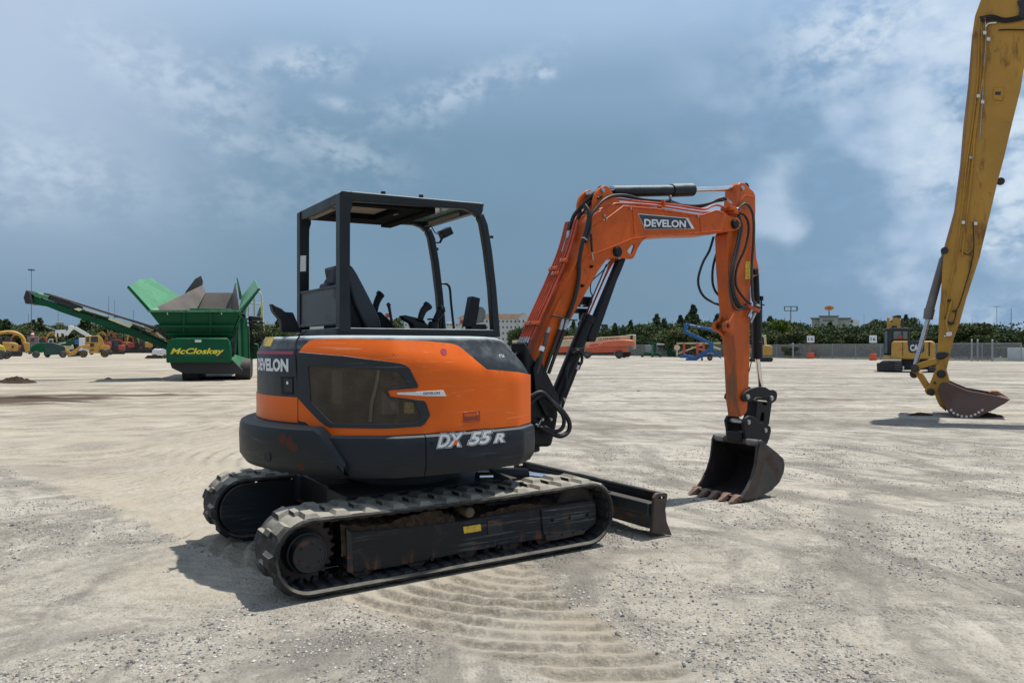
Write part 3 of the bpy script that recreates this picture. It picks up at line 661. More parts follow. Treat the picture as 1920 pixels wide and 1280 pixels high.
def track(yc_, sgn):
    T = thing_part = None
    hw = .20; mb = MB()
    oL = loop(Rt); iL = loop(Rt-.030); rows = []
    for (a, b), (c, d) in zip(oL, iL):
        rows.append([(c, -hw+.012, d), (c*.5+a*.5, -hw, b*.5+d*.5), (a, -hw+.008, b), (a, hw-.008, b), (c*.5+a*.5, hw, b*.5+d*.5), (c, hw-.012, d), (c, -hw+.012, d)])
    mb.grid(rows, closed=True)
    n = 30
    def lug(s_, y0, y1, ln, lt, h_, inner=False, yt=.02):
        k0 = -.004; ds = 1/(4*At+2*math.pi*Rt); vs = []
        for hh, l_, q in ((k0, ln, 0), (h_, lt, yt)):
            for sg, yy in ((-1, y0+q), (1, y0+q), (1, y1-q), (-1, y1-q)):
                p, nn = loopat(s_+sg*l_/2*ds, (hh if not inner else -.030-hh)); vs.append((p[0], yy, p[1]))
        mb.add(vs, [(3, 2, 1, 0), (4, 5, 6, 7), (0, 1, 5, 4), (1, 2, 6, 5), (2, 3, 7, 6), (3, 0, 4, 7)])
    for k in range(n):
        lug(k/n, -hw+.004, -.02, .104, .060, .020, False, .03); lug((k+.5)/n, .02, hw-.004, .104, .060, .020, False, .03)
        lug((k+.25)/n, -.07, .07, .045, .03, .020)
    for k in range(60):
        n = 60
        lug((k+.5)/n, -hw+.03, -.05, .06, .05, .010, True, .004); lug((k+.5)/n, .05, hw-.03, .06, .05, .010, True, .004)
        lug((k+.5)/n, -.045, -.02, .05, .02, .035, True, .004); lug((k+.5)/n, .02, .045, .05, .02, .035, True, .004)
    o = mb.build('rubber_track', M_ru, EX, 30); o.data.materials.append(M_ri)
    for f in o.data.polygons:
        x, _, z = f.center; xx = max(0, abs(x)-At); rad = math.hypot(xx, z-zt0) if xx else abs(z-zt0+(.010*(1-(x/At)**2) if z > zt0 else 0))
        if rad < Rt-.012 and not (abs(f.center.y) > hw-.006): f.material_index = 1
    o.location.y = yc_; return o
trk = track(-.76, -1)
t2 = trk.copy(); sc.collection.objects.link(t2); t2.location.y = .76
def sided(fn):
    fn(-1); fn(1)
def undercarriage(sg):
    yo = sg*.76; out_ = sg
    # sprocket
    prof = []; n = 22
    for k in range(n*4):
        a = 2*math.pi*k/(n*4); prof.append((-At+math.cos(a)*(.190 if k % 4 in (0, 1) else .166), zt0+math.sin(a)*(.190 if k % 4 in (0, 1) else .166)))
    mb = MB(); mb.prism(prof, XZ, yo-.022, yo+.022); sp = mb.build('sprocket', M_rt, EX, 30, .003)
    ax = (0, sg, 0)
    mb = MB(); mb.lathe((-At, yo-sg*.05, zt0), ax, [(0, .13), (.09, .13), (.10, .118), (.14, .118), (.145, .108), (.192, .104), (.200, .098), (.200, .090), (.196, .088), (.196, .05)], 30); hb = mb.build('final_drive', M_uc, sp, 35)
    mb = MB()
    for k in range(6): a = R(60*k+20); c = (-At+.066*math.cos(a), zt0+.066*math.sin(a)); mb.cyl((c[0], yo+sg*.144, c[1]), (c[0], yo+sg*.149, c[1]), .007, n=6)
    mb.build('drive_bolts', M_bk, sp, 35)
    # idler
    mb = MB(); mb.lathe((At, yo-.05, zt0), (0, 1, 0), [(0, .09), (.002, .16), (.02, .183), (.08, .183), (.098, .16), (.10, .09)], 30); mb.build('idler_wheel', M_rt, EX, 30)
    for x in (-.66, -.30, .06, .40, .68):
        mb = MB(); mb.lathe((x, yo-sg*.07, .115), (0, sg, 0), [(0, .05), (0, .07), (.05, .07), (.05, .05), (.10, .05), (.10, .07), (.155, .07), (.155, .035), (.17, .03)], 20); mb.build('track_roller', M_rt, EX, 30)
    mb = MB(); mb.cyl((.06, yo-sg*.05, .36), (.06, yo+sg*.13, .36), .034); mb.cyl((.06, yo+sg*.13, .36), (.06, yo+sg*.135, .36), .028); mb.build('carrier_roller', mat('roller_tan', (.11, .08, .055), .8, var=.2), EX, 35, .004)
    # side frame
    yf0, yf1 = yo-sg*.10, yo+sg*.115; 
    fpx = fr.P([(657.6, 998), (662, 1074), (740, 1062.5), (911.6, 1028), (1010, 1011), (1060, 1010), (1098, 996), (1117, 982), (1117, 944), (1108, 938), (1010, 953.6), (863.7, 977.5), (740, 991.6)], -.875)
    mb = MB(); mb.prism(fpx, XZ, min(yf0, yf1), max(yf0, yf1)); mb.build('track_frame', M_uf, EX, 30, .006)
    end = fr.P([(649, 990), (659, 998), (663, 1077), (651, 1073)], -.875); mb = MB(); mb.prism(end, XZ, min(yf0, yf1)-.003, max(yf0, yf1)+.012); mb.build('frame_end_plate', M_uc, EX, 30, .004)
    ten = fr.P([(1014.5, 955), (1018, 999), (1022, 1004), (1100, 991), (1117, 980), (1117, 946), (1111, 938)], -.885)
    y2 = yf1+sg*.014; mb = MB(); mb.prism(ten, XZ, min(yf1, y2), max(yf1, y2), [circ(fr.P([(a, b)], -.885)[0], .014, 12) for a, b in ((1034, 975), (1067.5, 970), (1100, 964.5))]); mb.build('tensioner_cover', M_uf, EX, 30, .005)
    fl = fr.P([(1022, 1004), (1100, 991), (1094, 1000), (1040, 1012), (1024, 1012)], -.885); mb = MB(); mb.prism(fl, XZ, min(yf1, y2), max(yf1, y2), [circ(fr.P([(a, b)], -.885)[0], .007, 8) for a, b in ((1053, 1002), (1074, 998), (1094, 993.5))]); mb.build('frame_flange', M_rt, EX, 30, .003)
    pl = fr.P([(914, 975), (942, 970.5), (942, 998), (914, 1002.5)], -.875); y3 = yf1+sg*.006; mb = MB(); mb.prism(pl, XZ, min(yf1, y3), max(yf1, y3)); mb.build('frame_patch_plate', M_uc, EX, 30, .002)
    for a, b in ((686, 1069), (810, 1047), (935, 1024)):
        x, z = fr.P([(a, b)], -.88)[0]; mb = MB(); mb.cyl((x, yf1, z), (x, yf1+sg*.010, z), .013, n=8); mb.build('roller_bolt', M_bk, EX, 30)
    # dirt packed on the frame
    rows = []; rnd = random.Random(3+sg)
    for i in range(61):
        x = -.80+1.62*i/60; row = []
        h0 = .335-.022*max(0, (x-.2)) if not -.02 < x < .15 else .30
        for j in range(9):
            y = yo-sg*.10+sg*.205*j/8; hh = h0+.020*math.sin(x*9+j*.5)+.016*rnd.random()+(.05 if x < -.1 else .0)*(1-.5*j/8)-(.02 if j in (0, 8) else 0)
            row.append((x, y+sg*.010*rnd.random(), max(.2, hh if j < 8 else .26)))
        rows.append([(x, yo-sg*.12, .2)]+row+[(x, yo+sg*.108, .2)])
    mb = MB(); mb.grid(rows); mb.build('packed_dirt', M_di, EX, 0)
sided(undercarriage)
mb = MB(); mb.prism(fr.P([(868, 987), (900.5, 982), (902, 994), (870, 999.5)], -.876), XZ, -.881, -.875); mb.build('warning_label', M_ye, EX)
# chassis between the tracks
Q(EX, 'chassis', M_uc, [('b', (0, 0, .38), (1.3, 1.1, .20)), ('b', (-.42, 0, .33), (.24, 1.36, .16)), ('b', (.42, 0, .33), (.24, 1.36, .16)), ('p', arc((-At, zt0), .185, 90, 270, 14)+[(-.62, .061), (-.62, .431)], .545, .575), ('p', arc((-At, zt0), .185, 90, 270, 14)+[(-.62, .061), (-.62, .431)], -.575, -.545)], .012)
Q(EX, 'swing_bearing', M_uc, [('c', (0, 0, .46), (0, 0, .67), .42)])
Q(EX, 'chassis_shade_box', M_bk, [('b', (-.55, .1, .40), (.2, .6, .2))], .01)  # black colour stands in for the shading between the tracks
# dozer blade
bl = fr.P([(1229.5, 926), (1233.6, 923.7), (1247.6, 923), (1251, 926), (1250.5, 932), (1247, 955), (1249.6, 977.5), (1259.5, 1003), (1221.5, 998.6), (1224.3, 955), (1225.7, 932.5)], -.96)
hole = fr.P([(1234, 931), (1245.5, 930), (1245, 934.5), (1234, 936)], -.96)
BLD = Q(EX, 'dozer_blade', M_bk, [], 0) if False else None
xb = bl[9][0]; mold = [(bl[2][0]-.012, bl[2][1]-.004), (bl[5][0]-.004, bl[5][1]), (bl[6][0]-.004, bl[6][1]), (bl[7][0]-.004, .012), (bl[7][0]-.045, .012), (bl[6][0]-.045, bl[6][1]), (bl[5][0]-.045, bl[5][1]), (bl[2][0]-.045, bl[2][1]-.03)]
mb = MB(); mb.prism(mold, XZ, -.93, .93); bld = mb.build('dozer_blade', M_bk, EX, 30, .006)
mb = MB(); mb.box((xb+.02, 0, .205), (.09, 1.86, .10)); mb.prism([(xb-.005, .17), (xb+.04, .17), (xb+.07, .035), (xb+.0, .06)], XZ, -.93, .93); mb.build('blade_beam', M_uc, bld, 30, .01)
mb = MB(); mb.cyl((bl[2][0]-.03, -.93, bl[2][1]-.012), (bl[2][0]-.03, .93, bl[2][1]-.012), .017); mb.build('blade_top_edge', M_uc, bld, 40)
mb = MB(); mb.prism(bl, XZ, -.966, -.938, [hole]); mb.build('blade_end_plate', M_rt, bld, 30, .004)
mb = MB(); mb.prism(bl, XZ, .938, .966, [hole]); mb.build('blade_end_plate', M_rt, bld, 30, .004)
for y in (-.42, .42):
    Q(EX, 'blade_arm', M_bk, [('r', (.45, y*.8, .30), (xb+.02, y, .20), .08, .13)], .01)
Q(EX, 'blade_cylinder', M_bk, [('c', (.55, .0, .44), (1.1, .0, .38), .055), ('b', (.62, 0, .40), (.2, .16, .18))], .01)
Q(EX, 'blade_cylinder_rod', M_cr, [('c', (1.1, .0, .38), (1.52, .0, .30), .028)])
Q(EX, 'swing_cylinder', M_bk, [('c', S(955, 910, -.55), S(915, 890, -.45), .05)]); Q(EX, 'swing_cylinder_rod', M_cr, [('c', S(920, 893, -.5), S(895, 893, -.5), .035)])

# --- boom
yb = -.18
def PB(pts, y=-.305): return fr.P(pts, y)
bo = PB([(1000, 697), (1028, 620), (1039, 589), (1060, 540), (1082, 486), (1092, 450), (1100, 416), (1107, 402), (1118, 393), (1145, 383.5), (1175, 383.8), (1209, 385), (1229, 388), (1306.7, 401), (1318, 401.5), (1341, 395.8), (1352, 397), (1370, 405), (1384, 409),
         (1389, 415), (1389.5, 424), (1385, 430), (1377.5, 432.5), (1336, 439.3), (1280, 440.6), (1217, 444.6), (1209, 447.0), (1196, 452), (1180, 458), (1173, 466), (1170, 476), (1167, 483.5), (1150, 482.8), (1142, 484.5), (1136, 489), (1122, 508), (1104, 540), (1075.4, 590), (1045, 650), (1019, 697.5), (1010, 703)])
tri = PB([(1186, 458.3), (1188.5, 458.6), (1190, 461.3), (1184.5, 477), (1182.5, 478), (1177, 472), (1177, 469)])
mb = MB(); mb.prism(bo, XZ, -.305, -.055); BM = mb.build('boom', M_orb, EX, 28, .007)
mb = MB(); mb.prism(PB([(1212, 446.3), (1203.8, 452.7), (1195.6, 466), (1190, 480), (1187, 484.5), (1182, 485.8), (1175, 484.8), (1164, 483.5), (1160, 468), (1172, 452), (1196, 445.5)]), XZ, -.3065, -.282, [tri]); mb.build('lifting_lug', M_orb, BM, 28, .003)
# slight flanges: cover plates standing proud along top, weld ridges
def ridge(pts, name, r_=.005, m=M_orb, y=-.308, par=None): mb = MB(); mb.tube([(*(lambda p: (p[0], y, p[1]))(q),) for q in PB(pts, y)], r_, 6, 1); return mb.build(name, m, par or BM, 50)
ridge([(1113, 424), (1125, 418), (1140, 408), (1168.5, 386.3), (1185, 387.5), (1230, 391), (1300, 404)], 'weld_seam'); ridge([(1082, 505), (1100, 480), (1150, 462), (1185, 447), (1215, 443), (1300, 437), (1360, 432)], 'weld_seam', .004)
ridge([(1083, 486), (1060, 541), (1039, 590), (1028, 621)], 'weld_seam', .006, y=-.306); ridge([(1186, 388), (1190, 440)], 'weld_seam', .003); ridge([(1311, 403), (1315, 437)], 'weld_seam', .003)
br = PB([(1112, 398), (1112, 376), (1116, 362), (1123, 352.5), (1132, 348), (1140, 351), (1147, 362), (1168, 386), (1150, 392)], -.29)
for ya, yb_ in ((-.300, -.268), (-.092, -.060)): mb = MB(); mb.prism(br, XZ, ya, yb_); mb.build('cylinder_bracket', M_orb, BM, 30, .005)
def pin(px, py, y0, y1, r_, name, m, par=EX):
    x, _, z = S(px, py, y0); mb = MB(); mb.lathe((x, y0, z), (0, 1, 0), [(-.012, r_*.45), (-.012, r_*.7), (-.006, r_*.75), (-.006, r_*.95), (0, r_), (y1-y0, r_)], 20); return mb.build(name, m, par, 35)
pin(1158.5, 471.7, -.318, -.04, .045, 'boom_pin', M_bk); pin(1379.4, 420, -.325, -.04, .045, 'boom_pin', M_bk); pin(1130.5, 357, -.305, -.055, .022, 'cylinder_pin', M_st)
for a, b in ((1132.5, 404.5), (1136, 411), (1182, 391.5), (1308.5, 406)): pin(a, b, -.312, -.30, .010, 'boom_bolt', M_st, BM)
for a, b in ((1110, 499.5), (1093, 535.5)): pin(a, b, -.322, -.30, .012, 'hose_stud', M_bk, BM)
# name plate on the boom
dp = PB([(1196, 400.4), (1290, 408.8), (1301.8, 429), (1209.7, 430)], -.307); e_ = PB([(1197.5, 402), (1286, 409.8), (1296.5, 428.4), (1210.5, 429.5)], -.309)
mb = MB(); mb.prism(dp, XZ, -.3085, -.3045); mb.build('name_plate', M_wh, BM, 0); mb = MB(); mb.prism(e_, XZ, -.3105, -.3087); mb.build('name_plate_panel', M_dk, BM, 0)
ta, tb = PB([(1208.5, 424.3), (1285.5, 426.5)], -.312); tc_, td = PB([(1208.5, 411), (1285.5, 413.8)], -.312)
def skm(u, v, d):   # follow the boom's slight fall
    return (ta[0]+(tb[0]-ta[0])*u, d, (ta[1]+(tb[1]-ta[1])*u)*(1-v)+(tc_[1]+(td[1]-tc_[1])*u)*v)
lettering('DEVELON', skm, 0, 1, 0, 1, -.3118, 'name_plate_lettering', M_wh, BM, offset=.03)
# pipes down the back of the boom
back = [(1011, 640), (1028, 600), (1050, 551), (1076, 490), (1089, 452), (1099, 412)]
bk = [(lambda p: (p[0], p[2]))(S(a, b, -.305)) for a, b in back]
for k in range(6):
    y = -.072-.030*k; off = .030 if k < 5 else .022; pts = []
    kk = bk if k in (0, 1, 4, 5) else bk[:4]+[((bk[3][0]*.5+bk[4][0]*.5), (bk[3][1]*.5+bk[4][1]*.5))]
    for i, (x, z) in enumerate(kk):
        j = min(i+1, len(kk)-1); h_ = max(i-1, 0); d = Vector((kk[j][0]-kk[h_][0], kk[j][1]-kk[h_][1])).normalized(); pts.append((x-d.y*off, y, z+d.x*off))
    mb = MB(); mb.tube(pts, .0095 if k < 5 else .012, 8, 3); mb.build('hydraulic_pipe', M_orp, BM, 50)
def onback(t_, off=.03):   # point at fraction along the back edge
    L = [0]; 
    for i in range(1, len(bk)): L.append(L[-1]+math.dist(bk[i], bk[i-1]))
    d = t_*L[-1]; i = max(0, min(len(bk)-2, int(np.searchsorted(L, d))-1)); k = (d-L[i])/(L[i+1]-L[i]); x = bk[i][0]+(bk[i+1][0]-bk[i][0])*k; z = bk[i][1]+(bk[i+1][1]-bk[i][1])*k
    dd = Vector((bk[i+1][0]-bk[i][0], bk[i+1][1]-bk[i][1])).normalized(); return Vector((x-dd.y*off, 0, z+dd.x*off)), Vector((dd.x, 0, dd.y))
for t_, ya, yb_ in ((.13, -.245, -.055), (.60, -.165, -.055), (.55, -.215, -.125), (.66, -.245, -.165)):
    p, d = onback(t_, .032); mb = MB(); mb.bar((p.x, ya, p.z), (p.x, yb_, p.z), .028, .034, up=d); mb.build('pipe_clamp', M_orb, BM, 30, .004)
    mb = MB(); q, _ = onback(t_, .052); ym = (ya+yb_)/2; mb.cyl((q.x, ym, q.z), (q.x-.012*0+d.z*-.012, ym, q.z+d.x*.012), .009, n=8); mb.build('clamp_bolt', M_st, BM)
# hoses at the foot of the pipes, fittings
for k in range(5):
    y = -.072-.030*k; p, d = onback(.02, .03); p = Vector((p.x, y, p.z)); q = p-d*.05
    mb = MB(); mb.cyl(p, q, .013, n=8); mb.build('pipe_fitting', M_st, BM, 35)
    e0 = q-d*.09+Vector((-.03, 0, 0)); mb = MB(); mb.tube([q, q-d*.06, e0+Vector((-.02-.01*k, .0, -.03)), e0+Vector((-.10, .02, -.12)), e0+Vector((-.12, .05, -.30))], .013, 8); mb.build('hydraulic_hose', M_ho, EX, 50)
# hoses over the shoulder of the boom
def hose(pts, name='hydraulic_hose', r_=.013, m=M_ho, y=None, par=EX):
    P_ = [S(*p) if len(p) == 3 else S(p[0], p[1], y) for p in pts]; mb = MB(); mb.tube(P_, r_, 8); return mb.build(name, m, par, 50)
hose([(1058, 603, -.30), (1066, 590, -.32), (1078, 556, -.33), (1085, 520, -.33), (1086, 490, -.33), (1091, 460, -.34), (1097, 440, -.34), (1104, 410, -.34), (1103, 395, -.33), (1096, 384, -.30)], r_=.017)
hose([(1098, 455, -.345), (1106, 430, -.345), (1108, 405, -.345), (1117, 391, -.34), (1132, 375, -.33), (1150, 367, -.30), (1175, 366.5, -.29), (1200, 373, -.27), (1230, 376, -.26), (1245, 376.5, -.26), (1262, 382, -.25), (1300, 385.5, -.24), (1330, 381, -.24), (1345, 374, -.25), (1357, 371, -.26), (1362, 375, -.27)], r_=.013)
hose([(1120, 372, -.30), (1140, 366, -.27), (1170, 368, -.22), (1215, 376, -.2), (1255, 377.5, -.2), (1290, 388, -.2), (1315, 387, -.2), (1340, 378, -.21), (1357, 375, -.23)], r_=.013)
for dx_ in (0, 10):
    hose([(1066+dx_, 431, -.13-.003*dx_), (1072+dx_, 415, -.13-.003*dx_), (1077+dx_, 403, -.14-.003*dx_), (1086+dx_, 392, -.16), (1096+dx_, 381, -.2), (1110+dx_*.6, 367, -.24), (1124+dx_*.3, 359, -.26), (1138, 358, -.24)], r_=.017)
for a in (1066.5, 1073.5): x0 = S(a, 433, -.15); x1 = S(a-2, 447, -.15); mb = MB(); mb.cyl(x0, x1, .017, n=8); mb.build('hose_fitting', M_st, EX, 30)
hose([(1108, 438, -.335), (1109, 455, -.335), (1110, 472, -.33)], r_=.009); x0 = S(1109.5, 474, -.33); x1 = S(1112, 488, -.325); mb = MB(); mb.cyl(x0, x1, .010, .007, n=8); mb.build('hose_fitting', M_st, EX, 30)
for a, b in ((1095.5, 448), (1257, 372)): x, y, z = S(a, b, -.345 if a < 1200 else -.27); Q(EX, 'hose_clip', M_st, [('b', (x, y, z), (.045, .035, .012), Matrix.Rotation(R(25 if a < 1200 else 80), 3, 'Y'))], .003)
# tubes along the top of the boom
def tube_(pts, y, r_=.010, name='boom_top_pipe'): mb = MB(); mb.tube([S(a, b, y) for a, b in pts], r_, 8, 4); mb.build(name, M_orp, BM, 50)
tube_([(1100, 422), (1108, 402), (1122, 392), (1140, 379), (1152, 373), (1200, 378), (1240, 381.5), (1290, 388), (1320, 392.5), (1333, 387), (1345, 384.5), (1360, 390), (1370, 395)], -.285)
tube_([(1104, 425), (1113, 404), (1128, 395), (1145, 386), (1158, 381.5), (1200, 383), (1250, 388), (1296, 395), (1320, 398), (1344, 397), (1358, 402)], -.30)
tube_([(1168, 387.5), (1200, 389.5), (1250, 395), (1300, 402), (1314, 403.5), (1330, 399), (1343, 395), (1356, 399)], -.306, .007)
for c_, s_ in ((S(1240, 383, -.27), (.02, .09, .06)), (S(1180.5, 390, -.30), (.03, .03, .03)), (S(1366, 392, -.27), (.09, .12, .035)), (S(1372, 399, -.27), (.06, .11, .03))): Q(BM, 'pipe_bracket', M_orb, [('b', c_, s_)], .003)
# arm cylinder
c0, c1, c2, c3 = S(1146, 359.5, yb), S(1262, 357.5, yb), S(1298, 356, yb), S(1384, 352.8, yb)
mb = MB(); mb.cyl(c0, c1, .050, n=24); mb.cyl(S(1258, 357.5, yb), c2, .060, n=24); mb.cyl(S(1128, 357, yb-.05), S(1128, 357, yb+.05), .04)
mb.cyl(S(1135, 358, yb), c0, .032); mb.build('arm_cylinder', M_cv, EX, 40, .006)
mb = MB(); mb.cyl(c2, c3, .027, n=20); mb.build('arm_cylinder_rod', M_cr, EX, 40)
mb = MB(); x, y, z = S(1392.5, 352.5, yb); mb.cyl((x, yb-.045, z), (x, yb+.045, z), .045); mb.build('cylinder_rod_eye', M_bk, EX, 40, .004)
Q(EX, 'cylinder_port', M_st, [('b', S(1147, 352, -.22), (.05, .03, .02)), ('c', S(1143, 356, -.22), S(1150, 356, -.22), .012)])

# --- dipper arm
def PA(pts): return fr.P(pts, -.255)
ar = PA([(1379, 388), (1383, 346), (1387.5, 342.7), (1391.5, 342), (1397, 344), (1404.7, 351.6), (1413, 359), (1416.5, 367.5), (1417, 395.6), (1415, 424), (1416, 440), (1418.5, 482), (1423.2, 504), (1423, 511), (1419, 516.5), (1413, 519.7), (1409, 526), (1407, 540), (1408, 559), (1406, 600), (1405.5, 679), (1403.7, 729), (1401, 770), (1397, 776), (1388, 782), (1386.5, 770), (1384, 754), (1379.5, 660), (1375, 624), (1371, 577.5), (1365, 505.6), (1363, 440), (1370, 425)])
mb = MB(); mb.prism(ar, XZ, -.255, -.105); ARM = mb.build('dipper_arm', M_org, EX, 28, .006)
mb = MB(); mb.tube([(p[0], -.258, p[1]) for p in PA([(1380.5, 391), (1387, 379), (1394, 368), (1397, 366.5), (1415, 370)])], .005, 6, 1); mb.build('weld_seam', M_org, ARM, 50)
pin(1392.5, 352.8, -.268, -.09, .022, 'arm_pin', M_st); pin(1417, 509, -.266, -.10, .032, 'arm_pin', M_bk)
# clean orange cover strip on the side face
# bosses on the rear face
for yy0, yy1 in ((-.262, -.222), (-.138, -.098)):
    a = S(1366, 611, -.255); x = a[0]-.012; z = a[2]
    mb = MB(); mb.prism(arc((x, z), .048, 70, 290, 12)+[(x+.09, z-.10), (x+.09, z+.14)], XZ, yy0, yy1, [circ((x, z), .022, 14)]); mb.build('arm_lug', M_org, ARM, 30, .005)
x, z = S(1366, 611, -.255)[0]-.012, S(1366, 611, -.255)[2]
mb = MB(); mb.cyl((x, -.215, z), (x, -.09, z), .021); mb.build('lug_bush', M_bk, ARM, 30)
mb = MB(); mb.prism(PA([(1397.5, 490.5), (1406.5, 491), (1406.5, 523.5), (1397, 523)]), XZ, -.2585, -.2545); mb.build('warning_label', M_ye, ARM, 0)
# hose bundle on the arm
for pts, r_, m_ in (([(1383, 407), (1386, 420), (1383, 450), (1376, 480), (1371, 505), (1368, 535), (1372, 565), (1380, 580), (1396, 577)], .011, M_hd),
                 ([(1385, 402), (1391, 425), (1387, 450), (1381, 480), (1375, 505), (1374, 530), (1379, 555), (1390, 573), (1402, 574)], .013, M_hd),
                 ([(1385, 402), (1388, 430), (1382, 470), (1373, 500), (1371, 530), (1376, 560), (1388, 577), (1398, 578)], .013, M_ho),
                 ([(1387, 400), (1396, 404), (1403, 418), (1403, 440), (1396, 468), (1384, 495), (1379, 520), (1382, 540), (1396, 560), (1408, 570)], .011, M_ho),
                 ([(1384, 393), (1391, 385), (1398, 382), (1407, 390), (1413, 410), (1413, 450), (1409.5, 500), (1410, 540), (1412, 562), (1418, 570)], .013, M_hd)):
    hose([(a, b, -.285-.004*i % .02) for i, (a, b) in enumerate(pts)], r_=r_, m=m_)
hose([(1338, 444, -.02), (1330, 470, .0), (1318, 492, .02), (1309.5, 520, .02), (1311, 540, .02), (1320, 556, .01), (1335, 566, -.02), (1350, 572, -.08)], r_=.012)
hose([(1345, 470, -.05), (1337, 500, -.03), (1336, 528, -.03), (1341, 545, -.05), (1350, 556, -.09)], r_=.012)
# elbow block and fittings
Q(EX, 'hose_manifold', M_orp, [('r', S(1398, 572, -.28), S(1422, 583, -.28), .04, .035)], .005)
for a, b, c, d in ((1409, 581, 1402, 594), (1416, 587, 1407, 605)): mb = MB(); mb.cyl(S(a, b, -.29), S(c, d, -.29), .014, n=10); mb.build('hose_fitting', M_st, EX, 30)
for a_, b_, r_ in ((S(1416, 571, -.285), S(1424, 573, -.285), .012), (S(1380, 392, -.28), S(1387, 391, -.28), .014), (S(1362, 374, -.27), S(1371, 381, -.27), .012)): Q(EX, 'hose_fitting', M_st, [('c', a_, b_, r_)])
hose([(1409, 606, -.285), (1409.5, 640, -.28), (1410, 668, -.28), (1406, 690, -.27), (1404, 697, -.262)], r_=.005, m=M_hd)
# bucket cylinder
q0, q1, q2, q3 = S(1417, 512, yb), S(1419, 580, yb), S(1420, 671, yb), S(1427, 728, yb)
mb = MB(); mb.cyl(q0, q1, .030, .034); mb.cyl(q1, q2, .046, .046, 22); mb.cyl(S(1420, 640, yb), S(1420.3, 673, yb), .050, n=22); mb.build('bucket_cylinder', M_bk, EX, 35, .006)
mb = MB(); mb.cyl(q2, q3, .024, n=20); mb.build('bucket_cylinder_rod', M_cr, EX, 40)
hose([(1427.5, 562, -.20), (1427.5, 600, -.20), (1426, 640, -.20), (1428, 665, -.22)], 'cylinder_pipe', .009, M_bk); Q(EX, 'pipe_cap', M_bs, [('c', S(1427.5, 555, -.2), S(1427.5, 563, -.2), .020), ('r', S(1417, 571.5, -.22), S(1433, 571.5, -.2), .012, .014)], .003)
# linkage: rocker plates, link, coupler ears
cz = lambda L: [(1260+a/4.267, 660+b/4.267) for a, b in L]
rk = fr.P(cz([(560, 345), (580, 315), (620, 292), (690, 275), (740, 280), (780, 303), (805, 300), (828, 315), (834, 350), (825, 385), (798, 407), (770, 400), (745, 375), (710, 358), (665, 358), (635, 385), (610, 397), (570, 395), (553, 375)]), -.28)
for ya, yb_ in ((-.295, -.270), (-.090, -.065)): mb = MB(); mb.prism(rk, XZ, ya, yb_); mb.build('rocker_plate', M_bk, EX, 30, .006)
lk = fr.P(cz([(648, 385), (765, 400), (742, 570), (700, 620), (628, 560)]), -.20)
sl1 = fr.P(cz([(690, 402), (722, 405), (722, 420), (690, 418)]), -.20); sl2 = fr.P(cz([(682, 478), (705, 480), (702, 520), (698, 548), (670, 548), (674, 505)]), -.20)
mb = MB(); mb.prism(lk, XZ, -.255, -.105, [sl1, sl2]); mb.build('bucket_link', M_bk, EX, 30, .006)
ea = fr.P(cz([(557, 560), (575, 522), (605, 505), (650, 515), (690, 560), (745, 570), (775, 595), (782, 625), (770, 680), (752, 730), (720, 745), (575, 695), (570, 640)]), -.28)
for ya, yb_ in ((-.300, -.270), (-.090, -.060)): mb = MB(); mb.prism(ea, XZ, ya, yb_); mb.build('coupler_plate', M_bk, EX, 30, .007)
for a, b, r_ in ((608, 357, .024), (797, 368, .026), (613, 560, .024), (748, 625, .024)):
    px, py = cz([(a, b)])[0]; pin(px, py, -.306, -.055, r_, 'linkage_pin', M_st)
mb = MB(); mb.prism(fr.P(cz([(560, 640), (620, 640), (735, 690), (740, 760), (560, 720)]), -.28), XZ, -.27, -.09); mb.build('coupler_body', M_bk, EX, 30, .01)
# --- bucket
YB0, YB1 = -.465, .10
sd = fr.P(cz([(700, 706), (722, 700), (740, 722), (845, 806), (893, 852), (903, 905), (896, 960), (862, 1040), (800, 1105), (720, 1150), (640, 1178), (592, 1186), (548, 1168), (598, 1090), (640, 1000), (668, 900), (680, 800), (684, 740)]), YB0)
mb = MB(); mb.prism(sd, XZ, YB0, YB0+.022); BK = mb.build('bucket', M_bu, EX, 30, .004); BK.name = 'bucket'
mb = MB(); mb.prism(sd, XZ, YB1-.022, YB1); mb.build('bucket_side_plate', M_bi, BK, 30, .004)
backc = sd[1:13]; n = len(backc); cen = Vector((sum(p[0] for p in sd)/len(sd), sum(p[1] for p in sd)/len(sd)))
inner = [tuple(cen+(Vector(p)-cen)*.945) for p in backc]
mb = MB(); rows = [[(p[0], YB0+.004, p[1]) for p in backc], [(p[0], YB1-.004, p[1]) for p in backc]]
mb.grid([[(a, YB0+.02, b), (a, YB1-.02, b)] for a, b in backc]); mb.build('bucket_shell', M_bu, BK, 30)
mb = MB(); mb.grid([[(a, YB0+.022, b), (a, YB1-.022, b)] for a, b in inner]); mb.build('bucket_liner', M_bi, BK, 30)
mb = MB(); mb.prism(sd, XZ, YB0+.0225, YB0+.024); mb.build('bucket_inner_side', M_bi, BK, 30)
st_ = fr.P(cz([(702, 708), (738, 722), (742, 760), (735, 860), (715, 960), (680, 1070), (640, 1165), (592, 1184), (550, 1166), (600, 1090), (642, 1000), (670, 900), (682, 800)]), YB0)
mb = MB(); mb.prism(st_, XZ, YB0-.012, YB0-.0005); mb.build('side_cutter', M_rt, BK, 30, .003)
bt = S(*cz([(700, 728)])[0], YB0+.02); mb = MB(); mb.cyl((bt[0]-.005, YB0-.006, bt[2]), (bt[0]-.005, YB1+.006, bt[2]), .030, n=20); mb.build('bucket_top_tube', M_rt, BK, 35, .004)
